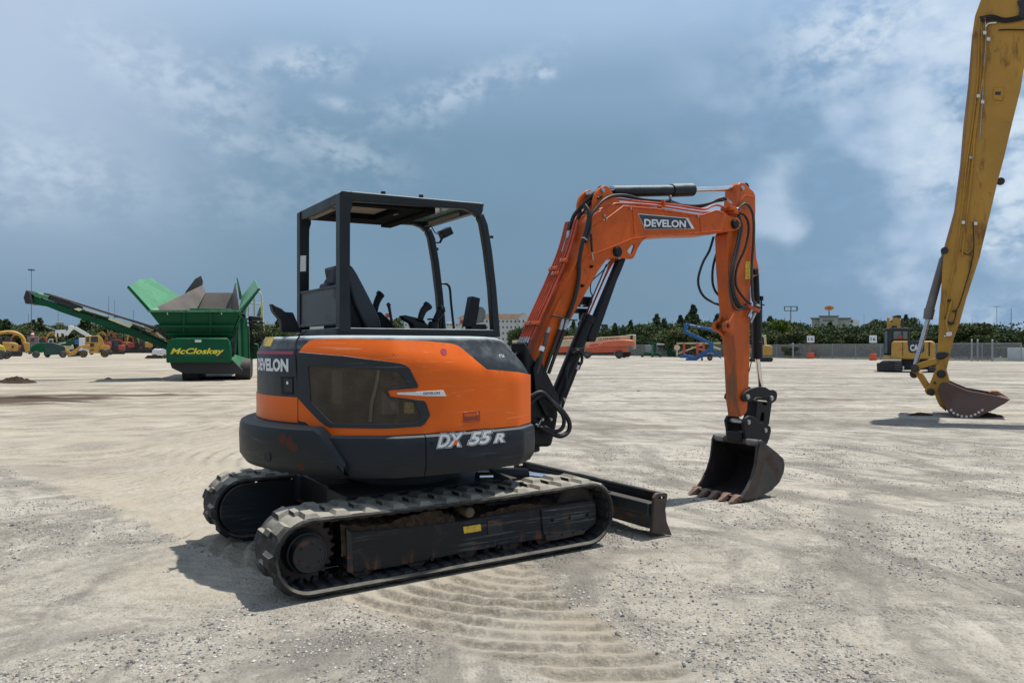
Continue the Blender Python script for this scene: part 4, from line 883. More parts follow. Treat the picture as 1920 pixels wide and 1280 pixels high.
mb = MB(); mb.cyl((bt[0]-.005, YB0+.01, bt[2]), (bt[0]-.005, YB0+.15, bt[2]), .0325, n=20); mb.cyl((bt[0]-.005, YB1-.13, bt[2]), (bt[0]-.005, YB1-.01, bt[2]), .0325, n=20); mb.build('tube_sleeve', mat('worn_grey_steel', (.17, .165, .155), .5, .2, var=.3, vscale=14), BK, 35)
lip = sd[12]; lx_ = lip[0]; mb = MB(); mb.prism([(lx_+.10, .004), (lx_+.10, .028), (lx_-.005, .055), (lx_-.02, .05), (lx_-.01, .018)], XZ, YB0+.0, YB1); mb.build('bucket_lip', M_rt, BK, 30, .003)
for k in range(5):
    y = YB0+.035+(YB1-YB0-.07)*k/4
    tp = [(lx_+.03, .006), (lx_+.03, .062), (lx_-.02, .066), (lx_-.075, .030), (lx_-.118, .004), (lx_-.10, .0), (lx_-.02, .006)]
    mb = MB(); i0 = len(mb.v); mb.prism(tp, lambda u, v, d: (u, y+d*(1 if u > lx_-.03 else .62), v), -.033, .033); mb.build('bucket_tooth', M_to, BK, 30, .005)
# --- boom cylinder, guard and swing post
g0, g1, g2 = S(1035, 765, yb), S(1104, 596, yb), S(1157, 474, yb)
mb = MB(); mb.cyl(g0, g1, .058, n=24); mb.cyl(S(1100, 606, yb), S(1105, 593, yb), .064, n=24); mb.build('boom_cylinder', M_bk, EX, 35, .006)
mb = MB(); mb.cyl(g1, g2, .030, n=20); mb.build('boom_cylinder_rod', M_cr, EX, 40)
gd = fr.P([(1150, 489), (1166, 484), (1158, 505), (1148, 528), (1122, 602), (1108, 641), (1094, 641), (1096, 628), (1113, 585), (1128, 545)], yb)
mb = MB(); mb.prism(gd, XZ, yb-.065, yb+.065); mb.build('cylinder_guard', M_bk, EX, 30, .012)
hose([(1143, 490, -.26), (1131, 507, -.26), (1110, 527, -.27), (1107, 545, -.27), (1110, 556, -.27), (1101, 583, -.26), (1094, 600, -.26)], r_=.005, m=M_bk)
hose([(1137, 496, -.25), (1125, 525, -.25), (1110, 560, -.25), (1100, 590, -.25)], r_=.006, m=mat('hose_maroon', (.07, .012, .02), .5))
Q(EX, 'boom_lamp', M_bs, [('b', S(1096, 566, -.04), (.10, .10, .085)), ('r', S(1091, 580, -.04), S(1091, 600, -.04), .05, .04), ('b', S(1090, 583, -.04), (.13, .08, .04))], .01)
Q(EX, 'lamp_lens', M_cr, [('b', S(1094, 573.5, -.09), (.05, .02, .022))], .004)
sp_ = fr.P([(984, 640), (1000, 672), (1020, 690), (1032, 715), (1040, 742), (1046, 775), (1042, 800), (1034, 834), (1028, 837), (985, 838), (985, 700)], -.28)
mb = MB(); mb.prism(sp_, XZ, -.29, -.07); mb.build('swing_post', M_bk, EX, 30, .02)
Q(EX, 'swing_post_pin', M_bk, [('c', (sp_[4][0]-.16, -.18, .60), (sp_[4][0]-.16, -.18, 1.05), .07), ('b', (.78, -.18, .78), (.24, .22, .3))], .01)
Q(EX, 'boom_foot_plate', M_bk, [('p', fr.P([(1000, 690), (1010, 668), (1026, 700), (1048, 745), (1044, 775), (1024, 780), (1004, 740)], -.32), -.325, -.30)], .006)
hose([(990, 760, -.34), (1014, 740, -.36), (1034, 752, -.38), (1054, 770, -.40), (1067, 790, -.40), (1066, 808, -.40), (1052, 817, -.40), (1036, 813, -.38), (1016, 803, -.34), (1002, 796, -.30)], r_=.019)
hose([(990, 745, -.36), (1016, 735, -.38), (1040, 760, -.40), (1055, 778, -.40), (1057, 795, -.40), (1050, 806, -.39), (1036, 808, -.37), (1020, 800, -.34)], r_=.016)
hose([(1075, 662, -.27), (1084, 657, -.28), (1091, 664, -.28), (1090, 680, -.28), (1082, 690, -.28), (1072, 715, -.28), (1060, 745, -.28), (1050, 775, -.28)], 'cylinder_pipe', .012, M_bk)
hose([(1068, 680, -.26), (1062, 700, -.27), (1062, 718, -.28), (1058, 735, -.28), (1052, 750, -.28)], 'cylinder_pipe', .012, M_bk)
Q(EX, 'hose_fitting', M_bk, [('c', S(1088, 679, -.28), S(1083, 692, -.28), .017)], .004); Q(EX, 'pipe_clamp', M_bk, [('b', S(1083, 657, -.25), (.09, .06, .04))], .004)
for a_, b_ in ((S(1085, 685, -.285), S(1081.5, 693, -.285)), (S(1057, 746, -.285), S(1059, 752, -.285))): Q(EX, 'pipe_fitting', M_st, [('c', a_, b_, .013)])
Q(EX, 'grease_pipe', M_st, [('t', [S(993, 738, -.33), S(1003, 740, -.33), S(1011, 737, -.34), S(1016, 735, -.35)], .006)]); Q(EX, 'grease_pipe', M_st, [('t', [S(1008, 800, -.34), S(1013, 790, -.34), S(1015, 787, -.34)], .005)])
for a, b in ((1017, 786), (1033, 786)): pin(a, b, -.335, -.30, .012, 'post_bolt', M_st)
hose([(1032, 594, -.31), (1040, 592, -.33), (1052, 595, -.34), (1062, 598, -.34), (1076, 600, -.34), (1082, 600, -.3)], 'cable_tie', .006, M_ho)
# side hoses and fittings low on the boom
for a in (0, 8.5):
    mb = MB(); mb.cyl(S(1055+a, 598, -.33), S(1050+a, 618, -.33), .016, n=8); mb.build('hose_fitting', M_st, EX, 30)
    hose([(1050+a, 618, -.33), (1042+a, 640, -.33), (1030+a, 672, -.33), (1020+a, 700, -.32)], r_=.015)
mb = MB(); mb.cyl(S(1030, 614, -.31), S(1026, 624, -.31), .015, n=8); mb.build('hose_fitting', M_st, EX, 30)
hose([(1026, 624, -.31), (1020, 650, -.32), (1012, 680, -.32), (1006, 700, -.31)], r_=.017, m=M_hd)
Q(EX, 'hose_tag', M_wh, [('c', S(1017.5, 650, -.322), S(1014.5, 658, -.322), .021)])
# ================================================================ ground
def vnoise(x, y, seed, sc_):
    rs = np.random.RandomState(seed); G = rs.rand(256, 256); X = x*sc_; Y = y*sc_
    xi = np.floor(X).astype(int); yi = np.floor(Y).astype(int); fx = X-xi; fy = Y-yi; fx = fx*fx*(3-2*fx); fy = fy*fy*(3-2*fy)
    g = lambda i, j: G[i % 256, j % 256]
    return (g(xi, yi)*(1-fx)+g(xi+1, yi)*fx)*(1-fy)+(g(xi, yi+1)*(1-fx)+g(xi+1, yi+1)*fx)*fy-.5
def seg_side(x, y, ax, ay, bx, by): return ((bx-ax)*(y-ay)-(by-ay)*(x-ax))/math.hypot(bx-ax, by-ay)
sstep = lambda v, a, b: (lambda q: q*q*(3-2*q))(np.clip((v-a)/(b-a), 0, 1))
def scrub_mask(x, y):
    wob = vnoise(x, y, 5, 3.)*.16
    r_ = sstep(seg_side(x, y, .16, 4.95, .80, 3.15)+wob, .05, -.10)          # left of the patch's right-hand edge
    l_ = sstep(seg_side(x, y, -1.02, 4.30, .05, 3.30)+wob, -.10, .06)
    return r_*l_*sstep(y, 2.0, 2.4)*sstep(x, 2.2, 1.6)
def scrub2_mask(x, y):
    wob = vnoise(x, y, 6, 3.)*.25
    d = ((x+1.75)/.85)**2+((y-4.95)/.75)**2
    return sstep(d+wob*2, 1.1, .6)
def height(x, y):
    z = vnoise(x, y, 1, .35)*.020+vnoise(x, y, 2, 1.3)*.012+vnoise(x, y, 3, 4.)*.007+vnoise(x, y, 4, 11.)*.0045+vnoise(x, y, 9, 24.)*.003
    m = scrub_mask(x, y); rr_ = np.hypot(x-.30, y-5.67)+vnoise(x, y, 7, 1.6)*.06; ph = rr_/.148
    saw = ph-np.floor(ph); rid = np.where(saw < .72, saw/.72, (1-saw)/.28)
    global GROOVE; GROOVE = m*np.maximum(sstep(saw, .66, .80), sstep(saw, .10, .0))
    z = z*(1-.55*m)+m*(rid*.050*(.75+1.0*vnoise(x, y, 21, 2.6))*(1+.5*vnoise(x, y, 22, 14.))-.026)+(m*(1-m))*4*.010
    m2 = scrub2_mask(x, y); ph2 = (y+.25*x+.10*(x+1.7)**2+vnoise(x, y, 8, 1.5)*.05)/.095; s2 = ph2-np.floor(ph2)
    z = z+m2*.014*np.where(s2 < .7, s2/.7, (1-s2)/.3)
    # old wheel tracks sweeping away to the right
    tr = np.hypot(x-1.0, y+9.5); q = np.exp(-((tr-15.6)/.16)**2)+np.exp(-((tr-16.9)/.16)**2); z = z-q*.012
    # level under the machine's own tracks
    u = (x-fr.cx)*fr.F[0]+(y-fr.cy)*fr.F[1]; v = (x-fr.cx)*fr.L[0]+(y-fr.cy)*fr.L[1]
    k = sstep(np.abs(np.abs(v)-.76), .26, .20)*sstep(np.abs(u), 1.3, 1.1); z = z*(1-k)+k*.002
    b = sstep(np.hypot(u-3.15, v+.18), .55, .35); z = z*(1-b)-.004*b
    return np.clip(z, -.04, .05)-.004
def axis(lo, hi, step, far, gr=1.12):
    a = list(np.arange(lo, hi, step)); s_ = step; v = hi
    while v < far: a.append(v); s_ *= gr; v += s_
    s_ = step; v = lo-step; b = []
    while v > -far: b.append(v); s_ *= gr; v -= s_
    return np.array(b[::-1]+a)
gx = axis(-3.6, 3.6, .0165, 1500, 1.07); gy = axis(2.6, 6.2, .0165, 1500, 1.045)
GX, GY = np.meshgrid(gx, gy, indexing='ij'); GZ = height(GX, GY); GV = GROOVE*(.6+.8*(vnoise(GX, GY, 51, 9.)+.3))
GZ = GZ*sstep(np.hypot(GX, GY), 220, 60)-sstep(np.hypot(GX, GY), 140, 400)*.02
nx, ny = GX.shape; co = np.stack([GX, GY, GZ], -1).reshape(-1, 3)
me = bpy.data.meshes.new('ground'); me.vertices.add(nx*ny); me.vertices.foreach_set('co', co.ravel().astype(np.float32))
I, J = np.meshgrid(np.arange(nx-1), np.arange(ny-1), indexing='ij'); a = (I*ny+J).ravel(); F4 = np.stack([a, a+ny, a+ny+1, a+1], -1)
me.loops.add(F4.size); me.loops.foreach_set('vertex_index', F4.ravel().astype(np.int32)); me.polygons.add(len(F4))
me.polygons.foreach_set('loop_start', (np.arange(len(F4))*4).astype(np.int32)); me.polygons.foreach_set('use_smooth', np.ones(len(F4), bool)); me.update()
sm = me.attributes.new('scrub', 'FLOAT', 'POINT'); sm.data.foreach_set('value', np.maximum(scrub_mask(GX, GY), .5*scrub2_mask(GX, GY)).ravel().astype(np.float32))
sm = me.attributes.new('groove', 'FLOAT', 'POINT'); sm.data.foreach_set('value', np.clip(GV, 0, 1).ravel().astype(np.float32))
GR = bpy.data.objects.new('ground', me); sc.collection.objects.link(GR); tag(GR, kind='structure')
m = bpy.data.materials.new('crushed_limestone'); m.use_nodes = True; t = NT(m.node_tree); p = t.n['Principled BSDF']
V = t.new('ShaderNodeTexCoord').outputs['Object']
c1 = t.noise(V, .22, 5, .6, .5); c2 = t.noise(V, 1.5, 8, .68, .4); c3 = t.noise(V, 9, 6, .7)
col = t.mix(t.ss(c1, .35, .65), (.500, .450, .370), (.385, .345, .285))
# far streaks: vehicles run across the yard, leaving long bands
st = t.noise(t.mapv(V, (.045, .55, 1), (0, 0, 0), (0, 0, R(4))), 1., 7, .66, .3); st2 = t.noise(t.mapv(V, (.10, 1.7, 1), (5, 3, 0), (0, 0, R(-3))), 1., 7, .68, .3)
cd = t.new('ShaderNodeVectorMath', operation='LENGTH'); t.link(V, cd.inputs[0]); dist = cd.outputs['Value']
fz = t.ss(dist, 7, 22)
col = t.mix(t.math('MULTIPLY', t.ss(st, .50, .66), t.math('ADD', t.math('MULTIPLY', fz, .8), .2)), col, (.180, .165, .140))
col = t.mix(t.math('MULTIPLY', t.ss(st2, .49, .60), t.math('MULTIPLY', fz, .9)), col, (.150, .128, .100))
col = t.mix(t.math('MULTIPLY', t.ss(st2, .46, .34), t.math('MULTIPLY', fz, .6)), col, (.56, .525, .465))
# gravelly grey areas
gm = t.ss(c2, .46, .60); gm = t.math('MULTIPLY', gm, t.ss(c1, .36, .62, .10, 1.)) 
vo = t.new('ShaderNodeTexVoronoi', feature='F1'); t.link(V, vo.inputs['Vector']); vo.inputs['Scale'].default_value = 62; vo.inputs['Randomness'].default_value = 1
vo2 = t.new('ShaderNodeTexVoronoi', feature='F1'); t.link(V, vo2.inputs['Vector']); vo2.inputs['Scale'].default_value = 33
sv = t.new('ShaderNodeSeparateColor'); t.link(vo.outputs['Color'], sv.inputs[0]); sv2 = t.new('ShaderNodeSeparateColor'); t.link(vo2.outputs['Color'], sv2.inputs[0])
att = t.new('ShaderNodeAttribute', attribute_name='scrub'); sfac = att.outputs['Fac']
ns = t.math('SUBTRACT', 1., t.math('MULTIPLY', sfac, .85))
stone = t.math('MULTIPLY', t.ss(vo.outputs['Distance'], .62, .35), t.ss(sv.outputs[0], .55, .65))
stonec = t.mix(t.ss(sv.outputs[1], .35, .65), (.075, .075, .078), (.62, .60, .55))
amt = t.math('MULTIPLY', t.math('ADD', t.math('MULTIPLY', gm, .85), .34), ns)
col = t.mix(t.math('MULTIPLY', stone, amt), col, stonec)
stone2 = t.math('MULTIPLY', t.ss(vo2.outputs['Distance'], .45, .3), t.ss(sv2.outputs[0], .80, .86))
col = t.mix(t.math('MULTIPLY', stone2, t.math('MULTIPLY', amt, .9)), col, t.mix(sv2.outputs[1], (.13, .13, .135), (.50, .48, .44)))
col = t.mix(t.math('MULTIPLY', gm, t.math('MULTIPLY', ns, .62)), col, (.235, .220, .192))
sc1 = t.noise(t.mapv(V, (1.2, 2.6, 1), (2, 8, 0), (0, 0, R(-12))), 2.3, 8, .7, .3); col = t.mix(t.math('MULTIPLY', t.math('MULTIPLY', t.ss(sc1, .53, .62), .55), ns), col, (.20, .185, .158))
sc2 = t.noise(t.mapv(V, (1.1, 2.2, 1), (5, 1, 0), (0, 0, R(8))), 3.7, 8, .7, .3); col = t.mix(t.math('MULTIPLY', t.math('MULTIPLY', t.ss(sc2, .56, .66), .55), ns), col, (.62, .575, .49))
col = t.mix(t.ss(c3, .42, .66, .0, .55), col, (.33, .295, .24)); col = t.mix(t.math('MULTIPLY', t.ss(t.noise(V, 55, 4, .7), .54, .68), .45), col, (.18, .17, .155)); col = t.mix(t.math('MULTIPLY', t.ss(t.noise(t.mapv(V, (1, 1, 1), (9, 3, 0)), 3.1, 7, .7), .56, .68), .5), col, (.57, .53, .46))
col = t.mix(t.math('MULTIPLY', sfac, t.ss(c2, .35, .62, .15, .62)), col, (.40, .335, .25))
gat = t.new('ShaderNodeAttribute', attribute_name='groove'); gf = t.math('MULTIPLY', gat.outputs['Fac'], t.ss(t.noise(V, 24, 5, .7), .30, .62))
col = t.mix(t.math('MULTIPLY', gf, .8), col, (.17, .150, .120))  # dark gravel in the grooves, also painted to deepen the weak ridge shading
# arcs left by machines turning on the spot, right of the orange machine, and long sweeps further off
def arcs(cx_, cy_, kr, ka, seed, lo, hi, k, c, r0, r1):
    global col
    mv = t.mapv(V, (1, 1, 0), (-cx_, -cy_, 0)); s_ = t.new('ShaderNodeSeparateXYZ'); t.link(mv, s_.inputs[0]); ln = t.new('ShaderNodeVectorMath', operation='LENGTH'); t.link(mv, ln.inputs[0])
    an = t.math('ARCTAN2', s_.outputs[1], s_.outputs[0]); cb_ = t.new('ShaderNodeCombineXYZ'); t.link(t.math('MULTIPLY', ln.outputs['Value'], kr), cb_.inputs[0]); t.link(t.math('MULTIPLY', an, ka), cb_.inputs[1]); cb_.inputs[2].default_value = seed
    n_ = t.noise(cb_.outputs[0], 1., 7, .66, .25); f = t.math('MULTIPLY', t.ss(n_, lo, hi), t.math('MULTIPLY', t.ss(ln.outputs['Value'], r0, r0+.8), t.ss(ln.outputs['Value'], r1, r1-3))); col = t.mix(t.math('MULTIPLY', t.math('MULTIPLY', f, k), ns), col, c)
arcs(-1.0, 3.5, 2.2, 1.7, 1., .50, .64, .62, (.19, .18, .155), 2.6, 14); arcs(-1.0, 3.5, 3.4, 2.6, 4., .52, .64, .5, (.60, .55, .46), 2.4, 14)
arcs(3.0, 26., 1.0, 7., 8., .52, .64, .6, (.17, .15, .125), 2, 40); arcs(-9, 9, 1.6, 4., 12., .50, .62, .6, (.20, .185, .16), 1.5, 18); arcs(-12, 2, 2.1, 6., 17., .51, .62, .6, (.19, .175, .15), 1.5, 22)
# soil stains
def stain(px, py, rx, ry, c, k, tilt=0.):
    global col
    X0, Y0_ = ground_at(px, py); mp = t.mapv(V, (1/rx, 1/ry, 0), (-X0/rx, -Y0_/ry, 0)); ln = t.new('ShaderNodeVectorMath', operation='LENGTH'); t.link(mp, ln.inputs[0])
    d = t.math('ADD', ln.outputs['Value'], t.math('MULTIPLY', t.math('SUBTRACT', t.noise(t.mapv(V, (.5, 2.2, 1)), .9, 6, .7, .4), .5), 2.4))
    col = t.mix(t.math('MULTIPLY', t.ss(d, 1.1, .6), k), col, c)
stain(20, 748, 3.4, 1.9, (.075, .050, .037), .95); stain(190, 740, 3.6, .55, (.10, .07, .05), .85); stain(330, 733, 3, .35, (.16, .12, .09), .7); stain(60, 880, 1.2, .5, (.25, .22, .18), .5); stain(1500, 748, 2.2, .8, (.17, .13, .10), .6); stain(1560, 790, 2, .5, (.26, .23, .19), .6)
stain(1150, 800, 1.3, .5, (.21, .175, .135), .6); stain(1800, 700, 9, .7, (.26, .24, .2), .6); stain(820, 690, 8, 1, (.22, .2, .17), .5)
t.link(col, p.inputs['Base Color']); p.inputs['Roughness'].default_value = .95; p.inputs['Specular IOR Level'].default_value = .15
hh = t.math('ADD', t.math('MULTIPLY', t.math('MULTIPLY', t.ss(vo.outputs['Distance'], .6, .1), amt), .5), t.math('MULTIPLY', t.math('MULTIPLY', t.ss(vo2.outputs['Distance'], .55, .1), t.ss(sv2.outputs[0], .7, .8)), t.math('MULTIPLY', amt, .8)))
hh = t.math('ADD', hh, t.math('MULTIPLY', t.noise(V, 26, 8, .75), .9)); hh = t.math('ADD', hh, t.math('MULTIPLY', t.noise(V, 5, 5, .6), 1.2))
b = t.new('ShaderNodeBump'); b.inputs['Strength'].default_value = 1.; b.inputs['Distance'].default_value = .022; t.link(hh, b.inputs['Height']); t.link(b.outputs[0], p.inputs['Normal'])
me.materials.append(m)
# loose gravel
rs = np.random.RandomState(11); N = 34000; ux = rs.rand(N*4); uy = rs.rand(N*4); yy = 2.6+8.4*uy**1.5; xx = (ux-.5)*2*yy*.72
cl = vnoise(xx, yy, 31, 1.4)+.5*vnoise(xx, yy, 32, 4.)+(xx > .8)*.10; keep = (cl > .02) & (rs.rand(N*4) < .35+1.2*np.clip(cl, 0, 1)) & (scrub_mask(xx, yy) < .75); idx = np.where(keep)[0][:N]
xx, yy = xx[idx], yy[idx]; zz = height(xx, yy); n = len(xx); size = .0032+.0085*rs.rand(n)**3.2; size *= np.where(rs.rand(n) < .01, 1.7, 1)
ico = np.array([(1, 0, 0), (-1, 0, 0), (0, 1, 0), (0, -1, 0), (0, 0, 1), (0, 0, -1)], float); icf = np.array([(0, 2, 4), (2, 1, 4), (1, 3, 4), (3, 0, 4), (2, 0, 5), (1, 2, 5), (3, 1, 5), (0, 3, 5)])
vv = ico[None]*(.6+.7*rs.rand(n, 6, 1)); an = rs.rand(n)*6.28; ca, sa = np.cos(an)[:, None], np.sin(an)[:, None]
v2 = np.stack([vv[:, :, 0]*ca-vv[:, :, 1]*sa, vv[:, :, 0]*sa+vv[:, :, 1]*ca, vv[:, :, 2]*.65], -1)*size[:, None, None]+np.stack([xx, yy, zz+size*.25], -1)[:, None, :]
f3 = (icf[None]+6*np.arange(n)[:, None, None]).reshape(-1, 3); gm_ = bpy.data.meshes.new('gravel'); gm_.from_pydata(v2.reshape(-1, 3).tolist(), [], f3.tolist())
m = bpy.data.materials.new('loose_stone'); m.use_nodes = True; t = NT(m.node_tree); p = t.n['Principled BSDF']; g = t.new('ShaderNodeNewGeometry')
rp = t.new('ShaderNodeValToRGB'); t.link(g.outputs['Random Per Island'], rp.inputs[0]); e = rp.color_ramp.elements; e[0].color = (.06, .06, .064, 1); e[1].color = (.55, .52, .47, 1); q = e.new(.3); q.color = (.20, .195, .185, 1); q = e.new(.6); q.color = (.36, .335, .29, 1)
t.link(rp.outputs[0], p.inputs['Base Color']); p.inputs['Roughness'].default_value = .9
gm_.materials.append(m); go = bpy.data.objects.new('gravel', gm_); sc.collection.objects.link(go); tag(go, 'small grey and pale stones lying loose on the ground round the orange excavator', 'gravel', kind='stuff')

# ================================================================ background kit
def D_of(py): return FPX*CAMH/(py-HY)
class Far:
    def __init__(s, name, label, cat, px0, base, group=None, rz=0., D=None):
        s.D = D or D_of(base); s.px0 = px0; x = (px0-960)/FPX*s.D; yaw = -math.atan2(x, s.D)+rz; s.o = thing(name, label, cat, (x, s.D, 0), yaw, group); s.k = s.D/FPX; s.fr = Fr(x, s.D, yaw)
    def p(s, a, b): q = s.fr.S(a, b, 0.); return (q[0], q[2])
    def P(s, pts): return [s.p(*q) for q in pts]
    def pr(s, name, m, pts, y0, y1, bevel=0., par=None, holes=()):
        mb = MB(); mb.prism(s.P(pts), XZ, y0, y1, [s.P(h) for h in holes]); return mb.build(name, m, par or s.o, 30, bevel)
    def rod(s, name, m, a, b, w, y, par=None, bevel=0.):
        p0, p1 = s.p(*a), s.p(*b); mb = MB(); mb.bar((p0[0], y, p0[1]), (p1[0], y, p1[1]), w*s.k, w*s.k, (0, 1, 0)); return mb.build(name, m, par or s.o, 30, bevel)
    def tub(s, name, m, pts, r_, y, par=None):
        mb = MB(); mb.tube([(s.p(*q)[0], y, s.p(*q)[1]) for q in pts], r_*s.k, 8, 4); return mb.build(name, m, par or s.o, 50)
    def wheel(s, a, b, r_, y0, w=.4, rim=None, par=None):
        x, z = s.p(a, b); r_ *= s.k; z = max(z, r_) if abs(z-r_) < .35 else z
        mb = MB(); mb.lathe((x, y0, z), (0, 1, 0), [(0, r_*.62), (.0, r_*.86), (w*.15, r_), (w*.85, r_), (w, r_*.86), (w, r_*.62)], 20); wh = mb.build('wheel', M_ty, par or s.o, 35)
        mb = MB(); mb.lathe((x, y0-.02, z), (0, 1, 0), [(.02, r_*.2), (0, r_*.22), (.06, r_*.3), (.06, r_*.5), (.0, r_*.60), (.03, r_*.63), (.2, r_*.63)], 20); mb.build('rim', rim or M_fw, wh, 35); return wh
M_ty = mat('tyre', (.022, .022, .022), .8, var=.2, vscale=4, dust=.3); M_fw = mat('rim_grey', (.28, .29, .30), .5, var=.1)
M_fy = mat('machine_yellow', (.45, .25, .042), .45, var=.12, vscale=1.5, dirt=(.20, .13, .06), dirtamt=.25, dirtscale=1.5); M_fo = mat('machine_orange', (.36, .095, .035), .45, var=.12, vscale=1.5, dirt=(.2, .1, .05), dirtamt=.2, dirtscale=1.5)
M_fr = mat('machine_red', (.33, .055, .035), .45, var=.12, vscale=1.5); M_fk = mat('machine_black', (.018, .018, .02), .55, var=.2, vscale=2, dust=.3)
M_fg = mat('machine_green_shaded', (.002, .075, .028), .42, var=.12, vscale=.8, dirt=(.02, .08, .04), dirtamt=.25, dirtscale=1.2, spec=.2); M_fgl = mat('machine_green_lit', (.07, .24, .115), .45, var=.12, vscale=.8, dirt=(.05, .12, .06), dirtamt=.4, dirtscale=2, dstretch=(3, 3, .6))  # one green paint split: darkened for the shaded front, brightened for lit wings
M_fw2 = mat('machine_white', (.66, .66, .65), .45, var=.08, vscale=1); M_fb = mat('machine_blue', (.012, .10, .27), .42, var=.12, vscale=1); M_fc = mat('machine_cream', (.52, .45, .28), .5, var=.1, vscale=1)
M_fd = mat('machine_dark_green', (.006, .045, .035), .45, var=.15, vscale=1); M_jl = mat('lift_orange', (.50, .085, .035), .45, var=.1, vscale=1); M_fgl2 = mat('cab_glass', (.03, .045, .05), .08, var=.1); M_hp = mat('hopper_steel', (.105, .088, .076), .55, .2, var=.2, vscale=1.2, dirt=(.20, .10, .05), dirtamt=.25, dirtscale=1.0)
M_cp = mat('cream_panel', (.82, .78, .46), .5, var=.05); M_bt = mat('conveyor_belt', (.10, .085, .08), .8, var=.2); M_ty2 = mat('track_steel', (.022, .020, .019), .7, var=.3, vscale=4, dust=.25)
def ftracks(F_, pts, y0, y1, par=None, name='track', pads=True):
    return F_.pr(name, M_ty2, pts, y0, y1, .03, par)

# ---- green screening plant with a raised hopper
sf = Fr((385-960)/FPX*31.5, 31.5, R(17.5)); C_ = thing('screening_plant', 'large green mobile screening plant with raised open hopper and long side conveyor', 'screener', (sf.cx, sf.cy, 0), sf.yaw)
def sp(name, m, pts, y0, y1, yp=None, bevel=.0, par=None, holes=()):
    mb = MB(); yp = y0 if yp is None else yp; mb.prism(sf.P(pts, yp), XZ, y0, y1, [sf.P(h, yp) for h in holes]); return mb.build(name, m, par or C_, 30, bevel)
def slab(name, m, corners, th=.06, par=None):
    """a thick plate through four or more corner points given as (px,py,depth)"""
    P_ = [Vector(sf.S(a, b, y)) for a, b, y in corners]; n = (P_[1]-P_[0]).cross(P_[-1]-P_[0]).normalized()*th; mb = MB(); k = len(P_)
    mb.add([*P_, *[q+n for q in P_]], [tuple(range(k)), tuple(range(2*k-1, k-1, -1))]+[(i, (i+1) % k, k+(i+1) % k, k+i) for i in range(k)]); return mb.build(name, m, par or C_, 30, .008)
hop = slab('hopper', M_fg, [(279.3, 583, 0), (451, 583, 0), (432, 633, .35), (318, 633, .35)], .05); hop.name = 'hopper'
slab('hopper_back', M_hp, [(378, 548.5, 3.62), (440, 548.5, 3.62), (432, 600, 3.0), (356, 600, 3.0)], .05, hop)
slab('hopper_side', M_hp, [(279.8, 582.5, .02), (380, 534, 3.6), (386, 548, 3.6), (362, 592, 1.8), (330, 600, .4)], .05, hop)
slab('hopper_side', M_hp, [(451, 582.5, .02), (443, 531, 3.4), (438, 549, 3.6), (430, 600, 2.6), (435, 602, .4)], .05, hop)
slab('hopper_outer_side', M_fg, [(279.3, 584, 0), (318, 633, .35), (332, 633, 3.6), (340, 560, 3.6)], .04, hop); slab('hopper_outer_side', M_fg, [(452, 584, 0), (433, 633, .35), (452, 640, 3.6), (462, 570, 3.6)], .04, hop)
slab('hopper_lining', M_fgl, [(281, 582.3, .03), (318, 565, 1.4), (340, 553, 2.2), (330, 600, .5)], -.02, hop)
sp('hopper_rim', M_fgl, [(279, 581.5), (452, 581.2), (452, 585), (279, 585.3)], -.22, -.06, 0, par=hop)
for x in (345, 395): slab('hopper_rib', M_fg, [(x-2, 586, -.02), (x+2, 586, -.02), (x+1, 632, .28), (x-1.5, 632, .28)], -.10, hop)
slab('hopper_ledge', M_fg, [(292, 608, .12), (441, 608, .12), (439, 612, .15), (295, 612, .15)], -.14, hop)
slab('hopper_ledge', M_fg, [(309, 623, .22), (436, 623, .22), (435, 626, .25), (311, 626, .25)], -.12, hop)
for x in (314, 415): sp('rim_hook', M_fw2, [(x, 586), (x+1.5, 586), (x+1.5, 590), (x, 590)], -.14, -.09, 0, par=hop)
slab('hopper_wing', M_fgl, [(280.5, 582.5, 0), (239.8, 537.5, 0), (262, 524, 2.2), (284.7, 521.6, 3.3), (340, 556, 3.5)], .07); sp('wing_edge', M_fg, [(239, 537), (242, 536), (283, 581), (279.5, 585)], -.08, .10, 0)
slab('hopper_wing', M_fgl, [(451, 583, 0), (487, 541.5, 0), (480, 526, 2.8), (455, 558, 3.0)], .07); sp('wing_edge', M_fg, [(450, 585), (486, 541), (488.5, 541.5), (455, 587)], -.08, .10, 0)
slab('rock_flap', M_hp, [(343, 556, 3.7), (349, 545, 3.7), (366, 522.5, 3.7), (377, 516.5, 3.7), (380.5, 527, 3.7), (379, 545, 3.7)], .05)
slab('hopper_prop', M_fgl, [(443, 519, 3.2), (446, 522, 3.2), (455, 560, 3.2), (449, 562, 3.2)], .12)
nose = sp('nose_cover', M_fg, [(311.5, 680), (311, 655), (314, 643), (322, 634.5), (332, 632.5), (425, 632.5), (431, 638), (433.5, 655), (433.5, 679.5)], -.30, .9, -.3, .06)
lm = lambda u, v, d: (u, d, v)
for s_, m_, dd, o_ in ((.006, M_dk, -.305, .045), (0, mat('letter_yellow', (.72, .62, .04), .45), -.309, .03)):
    a, b = sf.S(320.5, 664, -.3), sf.S(419, 664, -.3); tp = sf.S(320, 653, -.3)[2]; lettering('McCloskey', lm, a[0]+s_*3, b[0]+s_*3, a[2]-.0-s_*4-(tp-a[2])*.22, tp-s_*4, dd, 'maker_lettering' if o_ == .03 else 'maker_lettering_shadow', m_, nose, shear=.3, offset=o_)
a, b = sf.S(346, 667, -.3), sf.S(398, 667, -.3); lettering('INTERNATIONAL', lm, a[0], b[0], a[2], a[2]+.035, -.306, 'small_lettering', mat('letter_dim_green', (.05, .25, .08), .5), nose)
